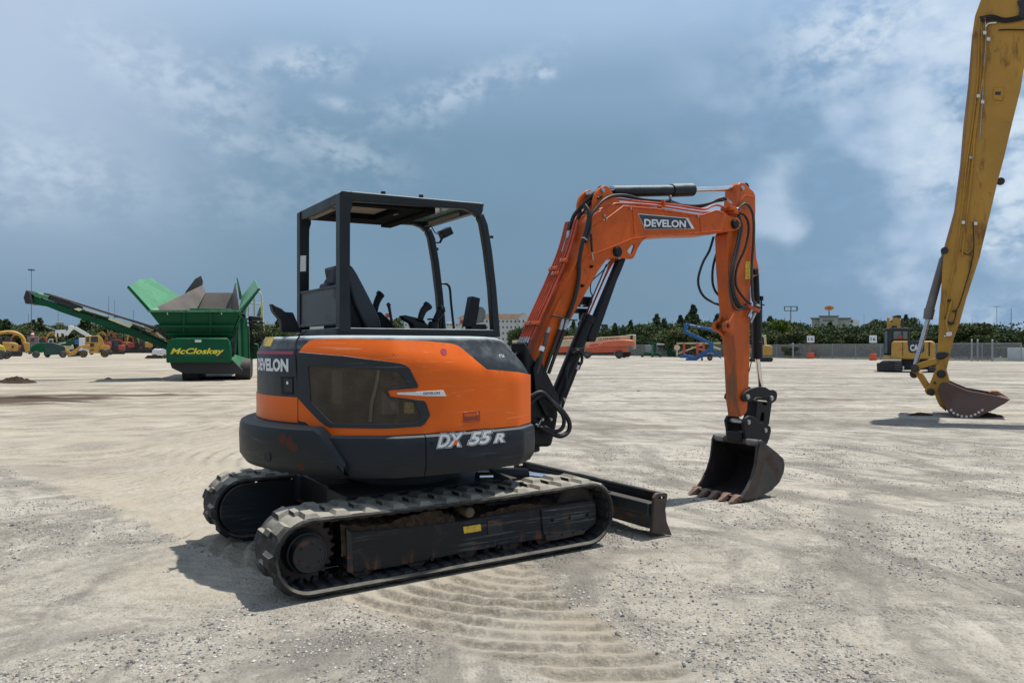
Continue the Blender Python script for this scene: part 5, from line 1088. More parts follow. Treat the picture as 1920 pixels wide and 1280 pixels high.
sp('number_plate', M_fw2, [(365.5, 637), (377.5, 637), (377.5, 641.5), (365.5, 641.5)], -.315, -.302, -.3, par=nose); sp('nose_recess', M_fk, [(325, 668), (333, 668), (333, 673), (325, 673)], -.306, -.302, -.3, par=nose); sp('nose_recess', M_fk, [(409.5, 668), (417, 668), (417, 673), (409.5, 673)], -.306, -.302, -.3, par=nose)
mb = MB(); mb.box((0, 4.5, 1.35), (2.3, 8.5, .5)); mb.box((0, 4.3, .85), (1.7, 6.5, .5)); mb.build('chassis', M_fk, C_)
sp('dark_underbody', M_fk, [(318, 678), (440, 678), (456, 694), (452, 701), (346, 701), (322, 690)], .3, 5.5, .3, .03); slab('side_body', M_fg, [(433, 600, .5), (452, 590, .9), (464, 600, 1.3), (465, 674, 1.3), (446, 668, .9), (433, 673, .5)], .06)  # plain dark box filling the underside between the tracks
mb = MB(); mb.box((.1, 5.0, 2.35), (2.2, 6.5, 1.5)); mb.build('screen_box', M_fg, C_, 30, .05)
for xa, xb_ in ((-.95, -.35), (1.15, 1.75)):
    prof = arc((1.0, .42), .42, 90, 270, 8)+arc((4.6, .42), .42, -90, 90, 8); mb = MB(); mb.prism(prof, YZ, xa, xb_); tr_ = mb.build('crawler_track', M_ty2, C_, 30, .03)
    for k in range(14):
        a = R(100+k*13); mb = MB(); mb.box((0, 0, 0), (xb_-xa+.02, .05, .13), None); q = mb.build('track_shoe', M_ty2, tr_); q.location = ((xa+xb_)/2, 1.0+.45*math.cos(a), .42+.45*math.sin(a)); q.rotation_euler = (a, 0, 0)
slab('side_skirt', M_fgl, [(432, 673, .1), (460, 700, .9), (463, 672, 1.2), (440, 665, .4)], .05)
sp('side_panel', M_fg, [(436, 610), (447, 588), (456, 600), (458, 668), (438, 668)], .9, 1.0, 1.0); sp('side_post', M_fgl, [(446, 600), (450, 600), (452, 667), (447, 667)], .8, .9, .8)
sp('side_box', M_fg, [(456, 610), (466, 610), (468, 672), (458, 672)], 1.5, 2.6, 1.5, .03); sp('hydraulic_ram', M_fk, [(442, 617), (447, 613), (440, 632), (434, 634)], .5, .62, .5, .02); sp('engine_pipe', M_fk, [(452, 590), (460, 588), (463, 612), (455, 614)], 1.2, 1.5, 1.2, .03)
# access stairs with hand rails
mb = MB(); mb.prism(sf.P([(465, 595), (468, 594), (497, 640), (493, 642)], 2.2), XZ, 2.2, 2.26); mb.prism(sf.P([(465, 595), (468, 594), (478, 660), (474, 660)], 2.9), XZ, 2.9, 2.96); mb.build('stair_stringer', M_fk, C_)
for k in range(8):
    a, b = 468+k*2.2, 598+k*7.5; mb = MB(); q = sf.S(a+9, b, 2.5); mb.box(q, (.75, .5, .04)); mb.build('stair_tread', M_ty2, C_)
M_hr = mat('hand_rail_yellow', (.55, .50, .25), .5)
for pts, y in (([(477, 592), (477, 550), (484, 547), (490, 552), (492, 575), (493, 600), (496, 622)], 2.3), ([(470, 565), (472, 570), (488, 570), (490, 585), (492, 605)], 2.9), ([(466, 592), (466, 570)], 2.2)):
    mb = MB(); mb.tube([sf.S(a, b, y) for a, b in pts], .028, 6, 3); mb.build('hand_rail', M_hr, C_)
sp('platform', M_fk, [(466, 592), (490, 594), (490, 601), (466, 600)], 2.2, 3.2, 2.2, .02); sp('green_cowl', M_fgl, [(481, 592), (487, 575), (491, 578), (488, 594)], 3.3, 3.9, 3.3, .02); sp('rear_box', M_fg, [(466, 640), (484, 645), (486, 672), (466, 674)], 3.0, 4.0, 3.0, .04)
# side conveyor
YC = 2.4
cv = sp('conveyor_beam', M_fg, [(62, 558), (66, 556.5), (100, 567), (143, 584), (248, 615.5), (316, 648), (318, 662), (310, 655), (266.6, 636.5), (191, 611), (112.5, 584.5), (88, 574.5), (64, 571)], YC, YC+.10, YC, .01); cv.name = 'conveyor'
sp('conveyor_far_beam', M_fg, [(64, 556), (144, 581), (248, 612), (316, 645), (318, 659), (191, 608), (64, 569)], YC+.9, YC+1.0, YC, .01, cv)
sp('conveyor_belt', M_bt, [(82, 549), (92, 550.5), (307, 618.5), (308, 622.5), (100, 556.5), (82, 553)], YC-.02, YC+1.0, YC, 0, cv); sp('belt_underside', M_fk, [(76, 554.5), (100, 557), (146, 573), (146, 582), (90, 562)], YC+.02, YC+.9, YC, 0, cv)
sp('return_belt', M_bt, [(150, 579), (306, 627), (306, 629.5), (150, 582)], YC+.1, YC+.9, YC, 0, cv); sp('head_hood', M_fgl, [(59, 550.5), (70, 547), (76, 551), (92, 554.5), (90, 561), (66, 556.5)], YC-.05, YC+1.05, YC, .02, cv)
sp('drive_head', M_fk, [(45.5, 558), (50, 545), (54, 543), (58, 548), (60, 556), (64, 569), (49, 570), (47, 563)], YC-.15, YC+1.1, YC, .05, cv)
for pts in ([(138, 579.5), (146, 577), (155, 579.3), (149, 583.3)], [(202.4, 598.7), (205.4, 595), (248.5, 608.5), (243, 614.5)], [(291, 622.6), (295, 622.6), (313, 636.5), (299, 632)]): sp('guard_plate', M_cp, pts, YC-.14, YC-.10, YC-.14, 0, cv)
for a, b in (((160, 581), (200, 593)), ((250, 606), (287, 619)), ((272, 618), (284, 622))): mb = MB(); mb.bar(sf.S(*a, YC-.03), sf.S(*b, YC-.03), .035); mb.build('edge_strip', M_cp, cv)
for a in (132, 175, 222, 262): b = 563+(a-90)*.315; sp('idler_bracket', M_fk, [(a, b), (a+4, b+1), (a+5, b+9), (a+1, b+9)], YC-.03, YC+.02, YC, 0, cv)
sp('antenna_bracket', M_fk, [(215, 592.5), (224, 594), (224, 596), (212, 594)], YC, YC+.1, YC, 0, cv); sp('rear_strut', M_fk, [(298, 613), (302, 612), (317, 632), (313, 637)], YC-.2, YC-.1, YC, .01)

# ---- far machines on the left
def excavator_far(px, base, L, label, m, cat='excavator', flip=1, group='excavators parked in the far row', boom=None, D=None, glass=True, cabm=None):
    F_ = Far('tracked_excavator', label, cat, px, base, group, D=D); k = 1/F_.k; s_ = L   # L = body length in px
    X_ = lambda u, v: (px+flip*u*s_, base-v*s_)
    A_ = lambda L_: [X_(*q) for q in L_]
    for y0, y1 in ((0, .45), (1.5, 1.95)): F_.pr('track', M_ty2, A_([(-.46, .0), (.46, .0), (.54, .08), (.52, .2), (.44, .26), (-.44, .26), (-.53, .2), (-.54, .08)]), y0, y1, .03)
    F_.pr('body', m, A_([(-.55, .33), (.30, .33), (.34, .5), (.32, .72), (-.45, .72), (-.55, .62)]), .05, 1.95, .08)
    F_.pr('turntable', M_fk, A_([(-.2, .22), (.2, .22), (.2, .34), (-.2, .34)]), .6, 1.4)
    c_ = F_.pr('cab', cabm or M_fk, A_([(.0, .34), (.42, .34), (.42, .8), (.36, 1.08), (.02, 1.08)]), 0., .85, .04)
    F_.pr('window', M_fgl2, A_([(.05, .66), (.36, .66), (.36, .8), (.32, 1.02), (.05, 1.02)]), -.02, .87, 0, c_)
    j_ = (px*7 % 5)/5; B_ = boom or [(.35, .5), (.52+.1*j_, 1.0+.3*j_), (.85, 1.30+.25*j_), (1.22, 1.05+.25*j_)]; S__ = [B_[-1], (1.34, .55)]
    [F_.rod('boom', m, X_(*B_[i_]), X_(*B_[i_+1]), s_*(.13, .125, .10)[i_], 1.1) for i_ in range(len(B_)-1)]; F_.rod('stick', m, X_(*B_[-1]), X_(*S__[1]), s_*.10, 1.1); F_.rod('ram', M_fk, X_(B_[0][0]+.12, B_[0][1]), X_(B_[1][0]+.14, B_[1][1]-.1), s_*.05, 1.1)
    F_.pr('bucket', M_fk, A_([(1.30, .55), (1.44, .45), (1.42, .16), (1.28, .02), (1.12, .06), (1.18, .3)]), .75, 1.45, .02)
    return F_
# yellow cab crane carrier
F1 = Far('wheeled_loader', 'yellow four wheeled carrier with a boxy cab and curved front hook frame', 'loader', 170, 670)
F1.pr('body', M_fy, [(153, 648), (160, 646), (168, 646), (170, 661), (185, 661), (188, 649), (196, 646), (205, 648), (207, 655), (188, 655), (186, 662), (169, 662), (166, 655), (154, 653)], .1, 2.2, .04)
cb_ = F1.pr('cab', M_fy, [(159.5, 630), (186, 628.5), (192, 634), (196, 647), (187.5, 651), (185, 661), (169, 662), (166, 650), (159.5, 648)], .2, 1.9, .05)
F1.pr('window', M_fgl2, [(170.5, 631), (183, 630), (184, 641), (170.5, 641.5)], .17, 1.93, 0, cb_); F1.pr('window', M_fgl2, [(162, 632), (167, 631.5), (166.5, 640.5), (162, 641)], .17, 1.93, 0, cb_); F1.pr('door_panel', M_fk, [(169, 643.5), (176, 643.5), (176, 650), (169, 650)], .16, .2, 0, cb_); F1.pr('door_grille', M_fk, [(170.5, 655), (176, 655), (176, 657), (170.5, 657)], .16, .2, 0, cb_)
for y in (0, 1.9): F1.wheel(156.3, 663.4, 7.2, y, .45, M_fy); F1.wheel(196.6, 663, 7.2, y, .45, M_fy)
F1.pr('front_frame', M_fy, [(116, 649), (122, 649), (127, 658), (133, 660), (150, 648), (154, 648), (141, 665), (130, 668), (124, 664), (119, 654)], .2, .5, .03); F1.pr('front_frame', M_fy, [(116, 649), (122, 649), (127, 658), (133, 660), (150, 648), (154, 648), (141, 665), (130, 668), (124, 664), (119, 654)], 1.6, 1.9, .03)
F1.pr('front_axle', M_fk, [(124, 662), (160, 660), (160, 667), (128, 669)], .5, 1.6)
F2 = Far('boom_truck', 'white articulated crane arm raised behind the boxy yellow cab', 'crane', 150, 665)
F2.rod('lower_arm', M_fw2, (172, 633), (140, 614), 6.5, 0.6, bevel=.04); F2.rod('upper_arm', M_fw2, (137, 611), (124, 628), 6, .55, bevel=.04); F2.pr('elbow', M_fw2, [(127, 611), (132, 609.5), (139, 611), (141, 616), (136, 619), (129, 616)], .4, 1.0, .03)
F2.pr('jib_head', M_fw2, [(103.5, 618.5), (124, 618.5), (124, 628), (121, 631), (119, 625), (115, 624), (114, 631), (110, 631), (109, 624), (106.5, 624), (106, 631), (103, 631)], .3, 1.0, .03); F2.rod('jib_rod', M_fw2, (85, 611.5), (104, 618), 1., .6); F2.rod('jib_rod', M_fw2, (97, 621), (104, 624), .9, .6)
F2.pr('truck_body', M_fw2, [(148, 633), (172, 633), (176, 660), (148, 660)], .3, 2.0, .05); F2.wheel(150, 661, 4, .2, .4); F2.wheel(172, 661, 4, .2, .4)
F3 = Far('telehandler', 'dark green telehandler with a lowered boom and grey wheel rims', 'telehandler', 95, 670.5)
F3.pr('engine_cover', M_fg, [(56, 657), (58, 650), (64, 646), (72, 643), (84, 642), (85, 660), (60, 661)], .2, 2.1, .06); F3.pr('body', M_fd, [(82, 644), (88, 642), (100, 642), (110, 645), (122, 650), (122, 664), (82, 666)], .2, 2.1, .06)
F3.pr('boom', M_fd, [(86, 646), (110, 640.5), (122, 638.5), (122, 647.5), (104, 651), (88, 652)], .8, 1.3, .02); F3.pr('boom_extension', M_fg, [(122, 639), (139.5, 638), (139.5, 645.5), (122, 647)], .85, 1.25, .02); F3.pr('boom_decal', M_fw2, [(110, 643), (124, 641), (124, 643), (110, 645.3)], .78, .8)
for y in (0, 1.9): F3.wheel(67.3, 664.6, 6.3, y, .45); F3.wheel(118, 664.6, 6.3, y, .45); 
F3.wheel(89, 665.5, 5, 2.4, .4); F3b = Far('blue_tarpaulin_load', 'bundled bright blue tarpaulin load in front of the boxy yellow cab', 'tarpaulin', 149, 664)
F3b.pr('tarpaulin', M_fb, [(139.5, 637), (148, 636), (155, 637.5), (158, 641), (155, 645), (146, 646), (140, 645.5)], .2, 1.4, .06); F3b.pr('stand', M_fk, [(142, 645), (155, 645), (154, 664), (143, 664)], .5, 1.2)
F4 = Far('tracked_excavator', 'yellow excavator with an arched boom at the left edge of the yard', 'excavator', 22, 668)
F4.tub('boom', M_fy, [(-20, 632), (0, 624), (18, 622), (30, 624), (38, 628), (44, 635), (46.5, 644)], 3.2, 1.2); F4.pr('body', M_fy, [(4, 641), (24, 641.5), (34, 644), (34, 656), (30, 661), (20, 663), (4, 662)], .1, 2.4, .1); F4.pr('engine_grille', M_fk, [(22, 648), (26, 648), (26, 652), (22, 652)], .07, .1); F4.pr('cab', M_fk, [(-8, 632), (4, 632), (4, 648), (-8, 648)], .0, 1.1, .05); F4.pr('track', M_ty2, [(2, 658), (40, 658), (43, 663), (40, 668), (0, 668)], 0, .5, .03); F4.pr('track', M_ty2, [(2, 658), (40, 658), (43, 663), (40, 668), (0, 668)], 2, 2.5, .03); F4.pr('stick', M_fy, [(43, 640), (49, 642), (56, 643), (56, 658), (49, 663), (46, 655)], .9, 1.5, .04)
F5 = Far('wheel_loader', 'bright yellow loader with black tyres cut by the left frame edge', 'loader', -5, 674)
F5.pr('body', mat('loader_yellow', (.55, .42, .02), .45, var=.1), [(-40, 640), (-2, 645), (6, 648), (11, 656), (11, 661), (-40, 664)], .2, 2.3, .1); F5.pr('bonnet_top', M_fy, [(-40, 634), (-8, 634), (-8, 642), (-40, 642)], .3, 2.1, .05)
for a, y in ((1.5, 0), (12, 2.2), (-38, 0)): F5.wheel(a, 664.5, 9, y, .5, mat('loader_rim', (.22, .23, .22), .6))
F6 = Far('road_widener', 'grey yard machine carrying a red and white cone on its roof', 'machine', 62, 664)
F6.pr('body', mat('drab_grey_machine', (.14, .12, .11), .6, var=.2), [(50, 643), (52, 632), (73, 630), (73, 645), (70, 658), (54, 660)], .3, 2.2, .08); F6.pr('window', M_fgl2, [(58, 634), (64, 634), (64, 640), (58, 640)], .27, .3); F6.wheel(56, 661, 3.5, .1); F6.wheel(70, 661, 3.5, .1)
F6c = Far('traffic_cone', 'red and white cone standing on a grey machine roof', 'cone', 61, 664); x, z = F6c.p(61, 631.5); z1 = F6c.p(61, 619.5)[1]; mb = MB(); mb.cyl((x, 1, z), (x, 1, z1), .38, .08, 14); mb.box((x, 1, z), (.9, .9, .06)); mb.build('cone', M_fr, F6c.o, 40); zm = (z+z1)/2; mb = MB(); mb.cyl((x, 1, zm-.12), (x, 1, zm+.12), .285, .20, 14); mb.build('white_band', M_fw2, F6c.o, 40)
F7 = Far('farm_tractor', 'red and white tractor right behind the yellow carrier', 'tractor', 203, 667)
F7.pr('body', M_fr, [(194, 643), (200, 641), (209, 642), (209, 652), (196, 656)], .4, 2.0, .05); F7.pr('bonnet', M_fw2, [(196, 652), (205, 651), (206, 655), (196, 655.5)], .35, .4); F7.wheel(207, 661, 4.5, .2)
excavator_far(222, 664, 24, 'red excavator with a raised arched boom left of the conveyor foot', M_fr, flip=-1, boom=[(-.35, .5), (-.30, 1.05), (0, 1.16), (.46, 1.14)], group=None)
for px, L_, m_, fl, lb in ((243, 22, M_fy, 1, 'muddy yellow excavator just right of the red one in the far row'), (262, 22, M_fo, -1, 'orange excavator in the far row with its blade down'), (283, 21, M_fy, 1, 'yellow excavator half hidden under the green conveyor'), (178, 20, M_fy, -1, 'brown yellow excavator behind the boxy yellow cab'), (30, 20, M_fo, -1, 'orange excavator glimpsed behind the yellow excavator at left'), (-30, 22, M_fy, 1, 'yellow excavator at the far left edge row')):
    excavator_far(px, 661.5, L_, lb, m_, flip=fl, cabm=M_fk)
for px, m_, lb in ((300, M_fk, 'dark grey roller parked beside the white skid steer'), (128, M_fc, 'cream tractor shed cab seen above the green telehandler'), (84, M_fw2, 'small white pickup far behind the green telehandler')):
    G_ = Far('parked_machine', lb, 'machine', px, 661); G_.pr('body', m_, [(px-10, 648), (px-6, 642), (px+6, 642), (px+10, 649), (px+10, 657), (px-10, 657)], .2, 2., .1); G_.pr('window', M_fgl2, [(px-5, 643.5), (px+5, 643.5), (px+6, 648), (px-6, 648)], .17, .2); G_.wheel(px-7, 657.5, 3.4, 0); G_.wheel(px+7, 657.5, 3.4, 0)
rq = random.Random(12)
for px, m_, lb in ((8, M_fo, 'orange excavator boom behind the bright yellow loader'), (74, M_fy, 'yellow excavator above the green telehandler bonnet'), (100, M_fo, 'orange excavator between telehandler and white crane jib'), (190, M_fo, 'orange excavator over the carrier cab roof'), (214, M_fy, 'yellow excavator boom behind the red tractor'),
                   (231, M_fo, 'orange excavator just behind the red arched boom'), (252, M_fr, 'red excavator behind the muddy yellow one'), (272, M_fy, 'yellow excavator in the second row under the conveyor'), (292, M_fk, 'black excavator behind the white skid steer'), (309, M_fo, 'orange excavator squeezed against the green hopper')):
    excavator_far(px, 660.5-rq.random(), 23+rq.random()*5, lb, m_, flip=rq.choice((-1, 1)), cabm=rq.choice((M_fk, M_fw2, M_fk)), D=150+rq.random()*9, group='excavators in the second far row')
F8 = Far('skid_steer', 'white skid steer with an open black bucket beside the green hopper', 'skid steer', 295, 672)
F8.pr('body', M_fw2, [(284, 663), (286, 656), (290, 653.5), (296, 654), (308, 654), (312, 656), (314, 664), (284, 665)], .2, 1.9, .08); F8.pr('cab', M_fk, [(289, 655), (295, 650), (299, 648), (302, 649), (303, 656), (292, 658)], .5, 1.6, .05); F8.pr('lift_arm', M_fw2, [(302, 660), (303, 654), (307, 652), (312, 656), (313, 668), (306, 668)], .0, .2, .03); F8.pr('bucket', M_rt, [(270, 672.5), (276, 666), (303, 666), (306, 672.5)], .2, 1.9, .03); F8.pr('bucket_floor', M_fk, [(277, 667.3), (300, 667.3), (300, 671.3), (275, 671.3)], .17, .2); F8.wheel(309, 667.5, 4.5, 0); F8.wheel(290, 667.5, 4.5, 1.9)

# ---- machines right of centre
def orange_lift(px0, base, label, back):
    dx_ = px0-1140; F_ = Far('boom_lift', label, 'boom lift', px0, base, 'orange telescopic boom lifts'); A_ = lambda L_: [(a+dx_, b) for a, b in L_]
    F_.pr('chassis', M_jl, A_([(1096, 651), (1118, 648), (1150, 649), (1178, 651), (1180, 660), (1096, 662)]), .3, 2.5, .08); F_.pr('engine_hood', mat('lift_orange_faded', (.55, .125, .055), .5, var=.1), A_([(1119, 650), (1128, 641), (1142, 638), (1175, 636.5), (1186, 637), (1190, 642), (1190, 648), (1160, 650)]), .2, 2.6, .1)
    F_.pr('deck', M_jl, A_([(1106, 645), (1122, 643), (1122, 650), (1106, 650)]), .4, 1.2, .04); F_.pr('underside', M_fk, A_([(1108, 660), (1150, 660), (1150, 664), (1108, 664)]), .6, 2.2)
    b_ = F_.pr('boom', M_fc, A_([(1046, 638), (1130, 631.5), (1174, 628.5), (1183, 626.5), (1194, 626.5), (1194, 654), (1187, 654), (1187, 640), (1150, 645), (1046, 650)]), 2.7, 3.4, .05)
    F_.pr('boom_shutter', M_fk, A_([(1183, 628), (1188, 628), (1188, 636), (1183, 636)]), 2.66, 2.7, 0, b_)
    q0 = F_.p(1122+dx_, 634.8); q1 = F_.p(1162+dx_, 632.8); hgt = 4.2*F_.k
    lettering('ULTRA BOOM', lambda u, v, d: (q0[0]+(q1[0]-q0[0])*u, d, q0[1]-hgt*.6+(q1[1]-q0[1])*u+v*hgt), 0, 1, 0, 1, 2.68, 'boom_lettering', M_fk, b_)
    for a, b, y, r_ in ((1101, 664.5, 0, 7.2), (1161, 664.3, 0, 7.6), (1101, 664.5, 2.6, 7.2), (1171, 664, 2.3, 7.2), (1178, 663.5, 3.4, 6.8)): F_.wheel(a+dx_, b, r_, y, .4, M_fw)
orange_lift(1140, 672.3, 'orange boom lift with a cream boom and large white rimmed wheels', 0)
orange_lift(1052, 670, 'orange boom lift mostly hidden behind the excavator boom foot', 0)
F_ = Far('boom_lift', 'small green boom lift with a grey tank and white arm', 'boom lift', 1222, 669.5)
F_.pr('base', M_fg, [(1202, 662), (1212, 661), (1240, 661), (1241, 667), (1203, 667)], .2, 1.6, .04); F_.pr('mast', M_fg, [(1225, 644), (1231, 644), (1230, 662), (1225, 662)], .6, 1.1, .02); F_.pr('upper_arm', M_fg, [(1213, 641), (1216, 640.5), (1231, 643), (1231, 646), (1215, 645)], .6, 1.1, .02); F_.pr('basket_arm', M_fw2, [(1230, 643), (1246, 644.5), (1246, 646.3), (1230, 646)], .7, 1.0); F_.pr('tank', mat('tank_grey', (.20, .22, .22), .5, var=.2), [(1210, 648), (1214, 646.5), (1219, 647), (1221.5, 652), (1221, 662), (1210, 662)], .4, 1.3, .06)
for a in (1204.5, 1223, 1238): F_.wheel(a, 666, 3.4, 0, .3)
F_ = Far('trailer_mixer', 'small green and orange trailer machine next to the cream folded lift', 'trailer', 1257, 669)
F_.pr('frame', M_fg, [(1250, 646), (1253, 644), (1256, 657), (1266, 660), (1268, 666), (1252, 668), (1249, 660)], .3, 1.2, .03); F_.pr('tank', M_fg, [(1252, 655), (1260, 655), (1261, 664), (1252, 664)], .4, 1.4, .05); F_.wheel(1256, 667, 2.4, .1, .3); F_.wheel(1265, 667, 2.4, .1, .3)
F_ = Far('folding_lift', 'cream folded lift arms on red uprights parked between green and blue lifts', 'boom lift', 1304, 671)
F_.rod('top_boom', M_fc, (1268, 643.5), (1352, 643), 3.0, 1.4); F_.rod('lower_boom', M_fc, (1268, 664), (1318, 645), 3.0, 1.3); F_.rod('lower_boom', M_fc, (1296, 650), (1345, 663), 2.5, 1.5); F_.rod('rear_boom', M_fc, (1338, 650), (1352, 655), 4.5, 1.6); F_.rod('low_rail', M_fr, (1276, 668), (1310, 667), 3, 1.2)
for a in (1282.5, 1307.5, 1319): F_.rod('upright', mat('upright_red', (.42, .06, .02), .5, var=.2), (a, 643), (a, 664), 4.4, .9, bevel=.02)
x, z = F_.p(1269, 651.5); mb = MB(); mb.lathe((x, .8, z), (0, 1, 0), [(0, .12), (0, .36), (.2, .36), (.2, .12)], 18); mb.build('counterweight_ring', M_fc, F_.o, 35); F_.rod('ring_stand', M_fc, (1269, 655), (1269, 668), 3., 1.); F_.wheel(1276, 668, 2.6, .4, .3); F_.wheel(1300, 668, 2.6, .4, .3)
F_ = Far('trailer_boom_lift', 'blue trailer mounted lift with its long arms folded in a sharp angle', 'boom lift', 1325, 676)
F_.rod('upper_arm', M_fb, (1286, 607), (1352, 622), 5, .9, bevel=.03); F_.rod('lower_arm', M_fb, (1285, 621), (1337, 645), 5, .6, bevel=.03); F_.rod('lower_link', M_fb, (1286, 625), (1322, 643), 1.5, .7); F_.rod('knuckle', M_fb, (1285, 606), (1284.5, 625), 6, .75, bevel=.05); F_.pr('mast', M_fb, [(1331, 641), (1338, 641), (1338, 656), (1330, 656)], .5, 1.2, .03)
q0, q1 = F_.p(1293, 610.6), F_.p(1313, 615); ub = F_.o
for a, b in (((1293, 607.8), (1304, 610.3)), ((1307, 611), (1313, 612.4))): F_.rod('arm_decal', M_fw2, a, b, 1.5, .70)
F_.pr('base_frame', M_fb, [(1286, 672), (1300, 671), (1316, 660), (1326, 654), (1341, 657), (1352, 668), (1352, 673), (1340, 664), (1318, 668), (1306, 676), (1285, 676)], .5, 1.1, .02); F_.pr('base_frame', M_fb, [(1274, 668), (1282, 664), (1300, 668), (1300, 672), (1276, 671)], .6, 1.3, .02); F_.pr('outrigger', M_fb, [(1315, 664), (1318, 664), (1318, 676), (1314, 676)], .3, .5); F_.pr('mudguard', mat('guard_grey', (.16, .17, .18), .5), [(1324, 665), (1327, 661), (1336, 661), (1340, 665), (1337, 665), (1332, 663)], .0, .45, .02); F_.wheel(1331, 671, 5, .05, .35, M_fw2)
# small yellow excavator behind the dipper
F_ = Far('mini_excavator', 'small yellow excavator seen behind the orange dipper arm', 'excavator', 1436, 678)
F_.pr('track', M_ty2, [(1408, 670), (1448, 670), (1450, 674), (1447, 678), (1406, 678), (1404, 674)], 0, .35, .02); F_.pr('track', M_ty2, [(1408, 670), (1448, 670), (1450, 674), (1447, 678), (1406, 678), (1404, 674)], 1.3, 1.65, .02); F_.pr('body', M_fy, [(1424, 647), (1444, 647), (1448, 650), (1448, 666), (1424, 667)], .1, 1.5, .06); F_.pr('cab_post', M_fc, [(1428, 628), (1436, 627), (1438, 647), (1433, 647), (1432, 632), (1429, 632)], .3, 1.2, .02); F_.pr('cab', M_fk, [(1415, 629), (1430, 629), (1432, 648), (1413, 648)], .3, 1.2, .03); F_.pr('boom', M_fy, [(1405, 655), (1412, 648), (1424, 655), (1424, 662), (1408, 664)], .7, .95, .02)
# yellow excavator seen from behind
K = Far('tracked_excavator', 'yellow excavator seen from behind with black cab on the left', 'excavator', 1705, 697)
k = K.k; PX = lambda z_, L_: [(1620+a/9.144, 570+b/9.144) for a, b in L_]
for pts, ya in (([(235, 1130), (255, 1010), (300, 975), (640, 975), (660, 1010), (660, 1145), (240, 1150)], -.6), ([(1100, 1010), (1230, 985), (1240, 1165), (1100, 1170)], -.6)):
    tr_ = K.pr('crawler_track', M_ty2, PX(0, pts), ya, 2.2, .05)
    for j in range(4): b_ = 985+j*42; K.pr('track_shoe', mat('shoe_grey', (.09, .09, .095), .5, var=.2), PX(0, [((530 if ya < 0 and pts[0][0] < 900 else 1110), b_), ((650 if pts[0][0] < 900 else 1215), b_), ((650 if pts[0][0] < 900 else 1215), b_+18), ((530 if pts[0][0] < 900 else 1110), b_+18)]), ya-.04, ya, 0, tr_)
K.pr('undercarriage', M_fk, PX(0, [(640, 940), (1110, 940), (1110, 1120), (640, 1130)]), -.1, 1.6, .04); K.pr('blade', M_fk, PX(0, [(222, 1010), (250, 1005), (262, 1140), (225, 1145)]), -.4, .4, .02)
bd = K.pr('rear_body', M_fy, PX(0, [(470, 900), (478, 660), (520, 632), (1170, 632), (1212, 665), (1222, 900), (1180, 935), (760, 942), (480, 925)]), -.7, .9, .12); K.pr('side_sill', M_fy, PX(0, [(330, 885), (480, 890), (480, 935), (335, 915)]), -.5, .9, .03)
K.pr('rear_panel', M_dk, PX(0, [(745, 632), (1030, 632), (1030, 800), (1000, 832), (790, 832), (762, 800)]), -.725, -.695, .02, bd)
q0, q1 = K.p(1620+795/9.144, 570+798/9.144), K.p(1620+985/9.144, 570+698/9.144); lettering('CAT', XZ and (lambda u, v, d: (u, d, v)), q0[0], q1[0], q0[1], q1[1], -.735, 'maker_lettering', M_wh, bd, offset=.05)
mb = MB(); r0 = K.p(1620+845/9.144, 570+802/9.144); r1 = K.p(1620+920/9.144, 570+760/9.144); r2 = K.p(1620+925/9.144, 570+802/9.144); mb.prism([r0, r2, r1], XZ, -.742, -.737); mb.build('maker_triangle', M_fy, bd, 0)
for x_ in (660, 1100): K.pr('panel_gap', M_fk, PX(0, [(x_, 650), (x_+(10 if x_ == 660 else 26), 650), (x_+(10 if x_ == 660 else 26), 890), (x_, 890)]), -.715, -.69, 0, bd)
cbk = K.pr('cab', M_fk, PX(0, [(335, 870), (340, 440), (370, 415), (460, 405), (760, 415), (785, 450), (780, 640), (500, 640), (480, 870)]), .1, 1.5, .05)
K.pr('window', mat('cab_window_pale', (.12, .16, .17), .08, var=.2), PX(0, [(510, 465), (640, 462), (640, 600), (510, 600)]), .06, .1, 0, cbk); K.pr('window', MATS['cab_window_pale'], PX(0, [(665, 465), (745, 468), (745, 600), (665, 600)]), .06, .1, 0, cbk); K.pr('window', MATS['cab_window_pale'], PX(0, [(355, 470), (400, 465), (400, 840), (350, 840)]), .06, .1, 0, cbk); K.pr('window', M_fgl2, PX(0, [(415, 465), (465, 465), (465, 620), (440, 640), (415, 640)]), .06, .1, 0, cbk); K.pr('cab_roof', M_pa, PX(0, [(440, 403), (770, 403), (790, 430), (440, 430)]), .05, 1.5, .02, cbk); K.pr('seat', M_fr, PX(0, [(590, 530), (655, 530), (660, 600), (585, 600)]), .02, .055, 0, cbk)
K.pr('boom', M_fy, PX(0, [(372, 400), (370, 200), (420, 195), (425, 300), (470, 290), (480, 190), (580, 180), (615, 230), (612, 400), (560, 400), (545, 345), (450, 345), (440, 400)]), 2.4, 2.9, .04); K.pr('boom_hoses', M_fk, PX(0, [(440, 190), (560, 160), (620, 160), (635, 230), (560, 200)]), 2.3, 2.4, .03); K.pr('work_lamp', M_fw2, PX(0, [(430, 205), (475, 200), (470, 250), (440, 265)]), 2.3, 2.38, .02); K.pr('stick', M_pa, PX(0, [(630, 210), (660, 210), (700, 400), (640, 400)]), 3.0, 3.3, .03)
K.pr('reflector', M_fw2, PX(0, [(665, 1060), (690, 1060), (690, 1110), (665, 1110)]), -.7, -.65)
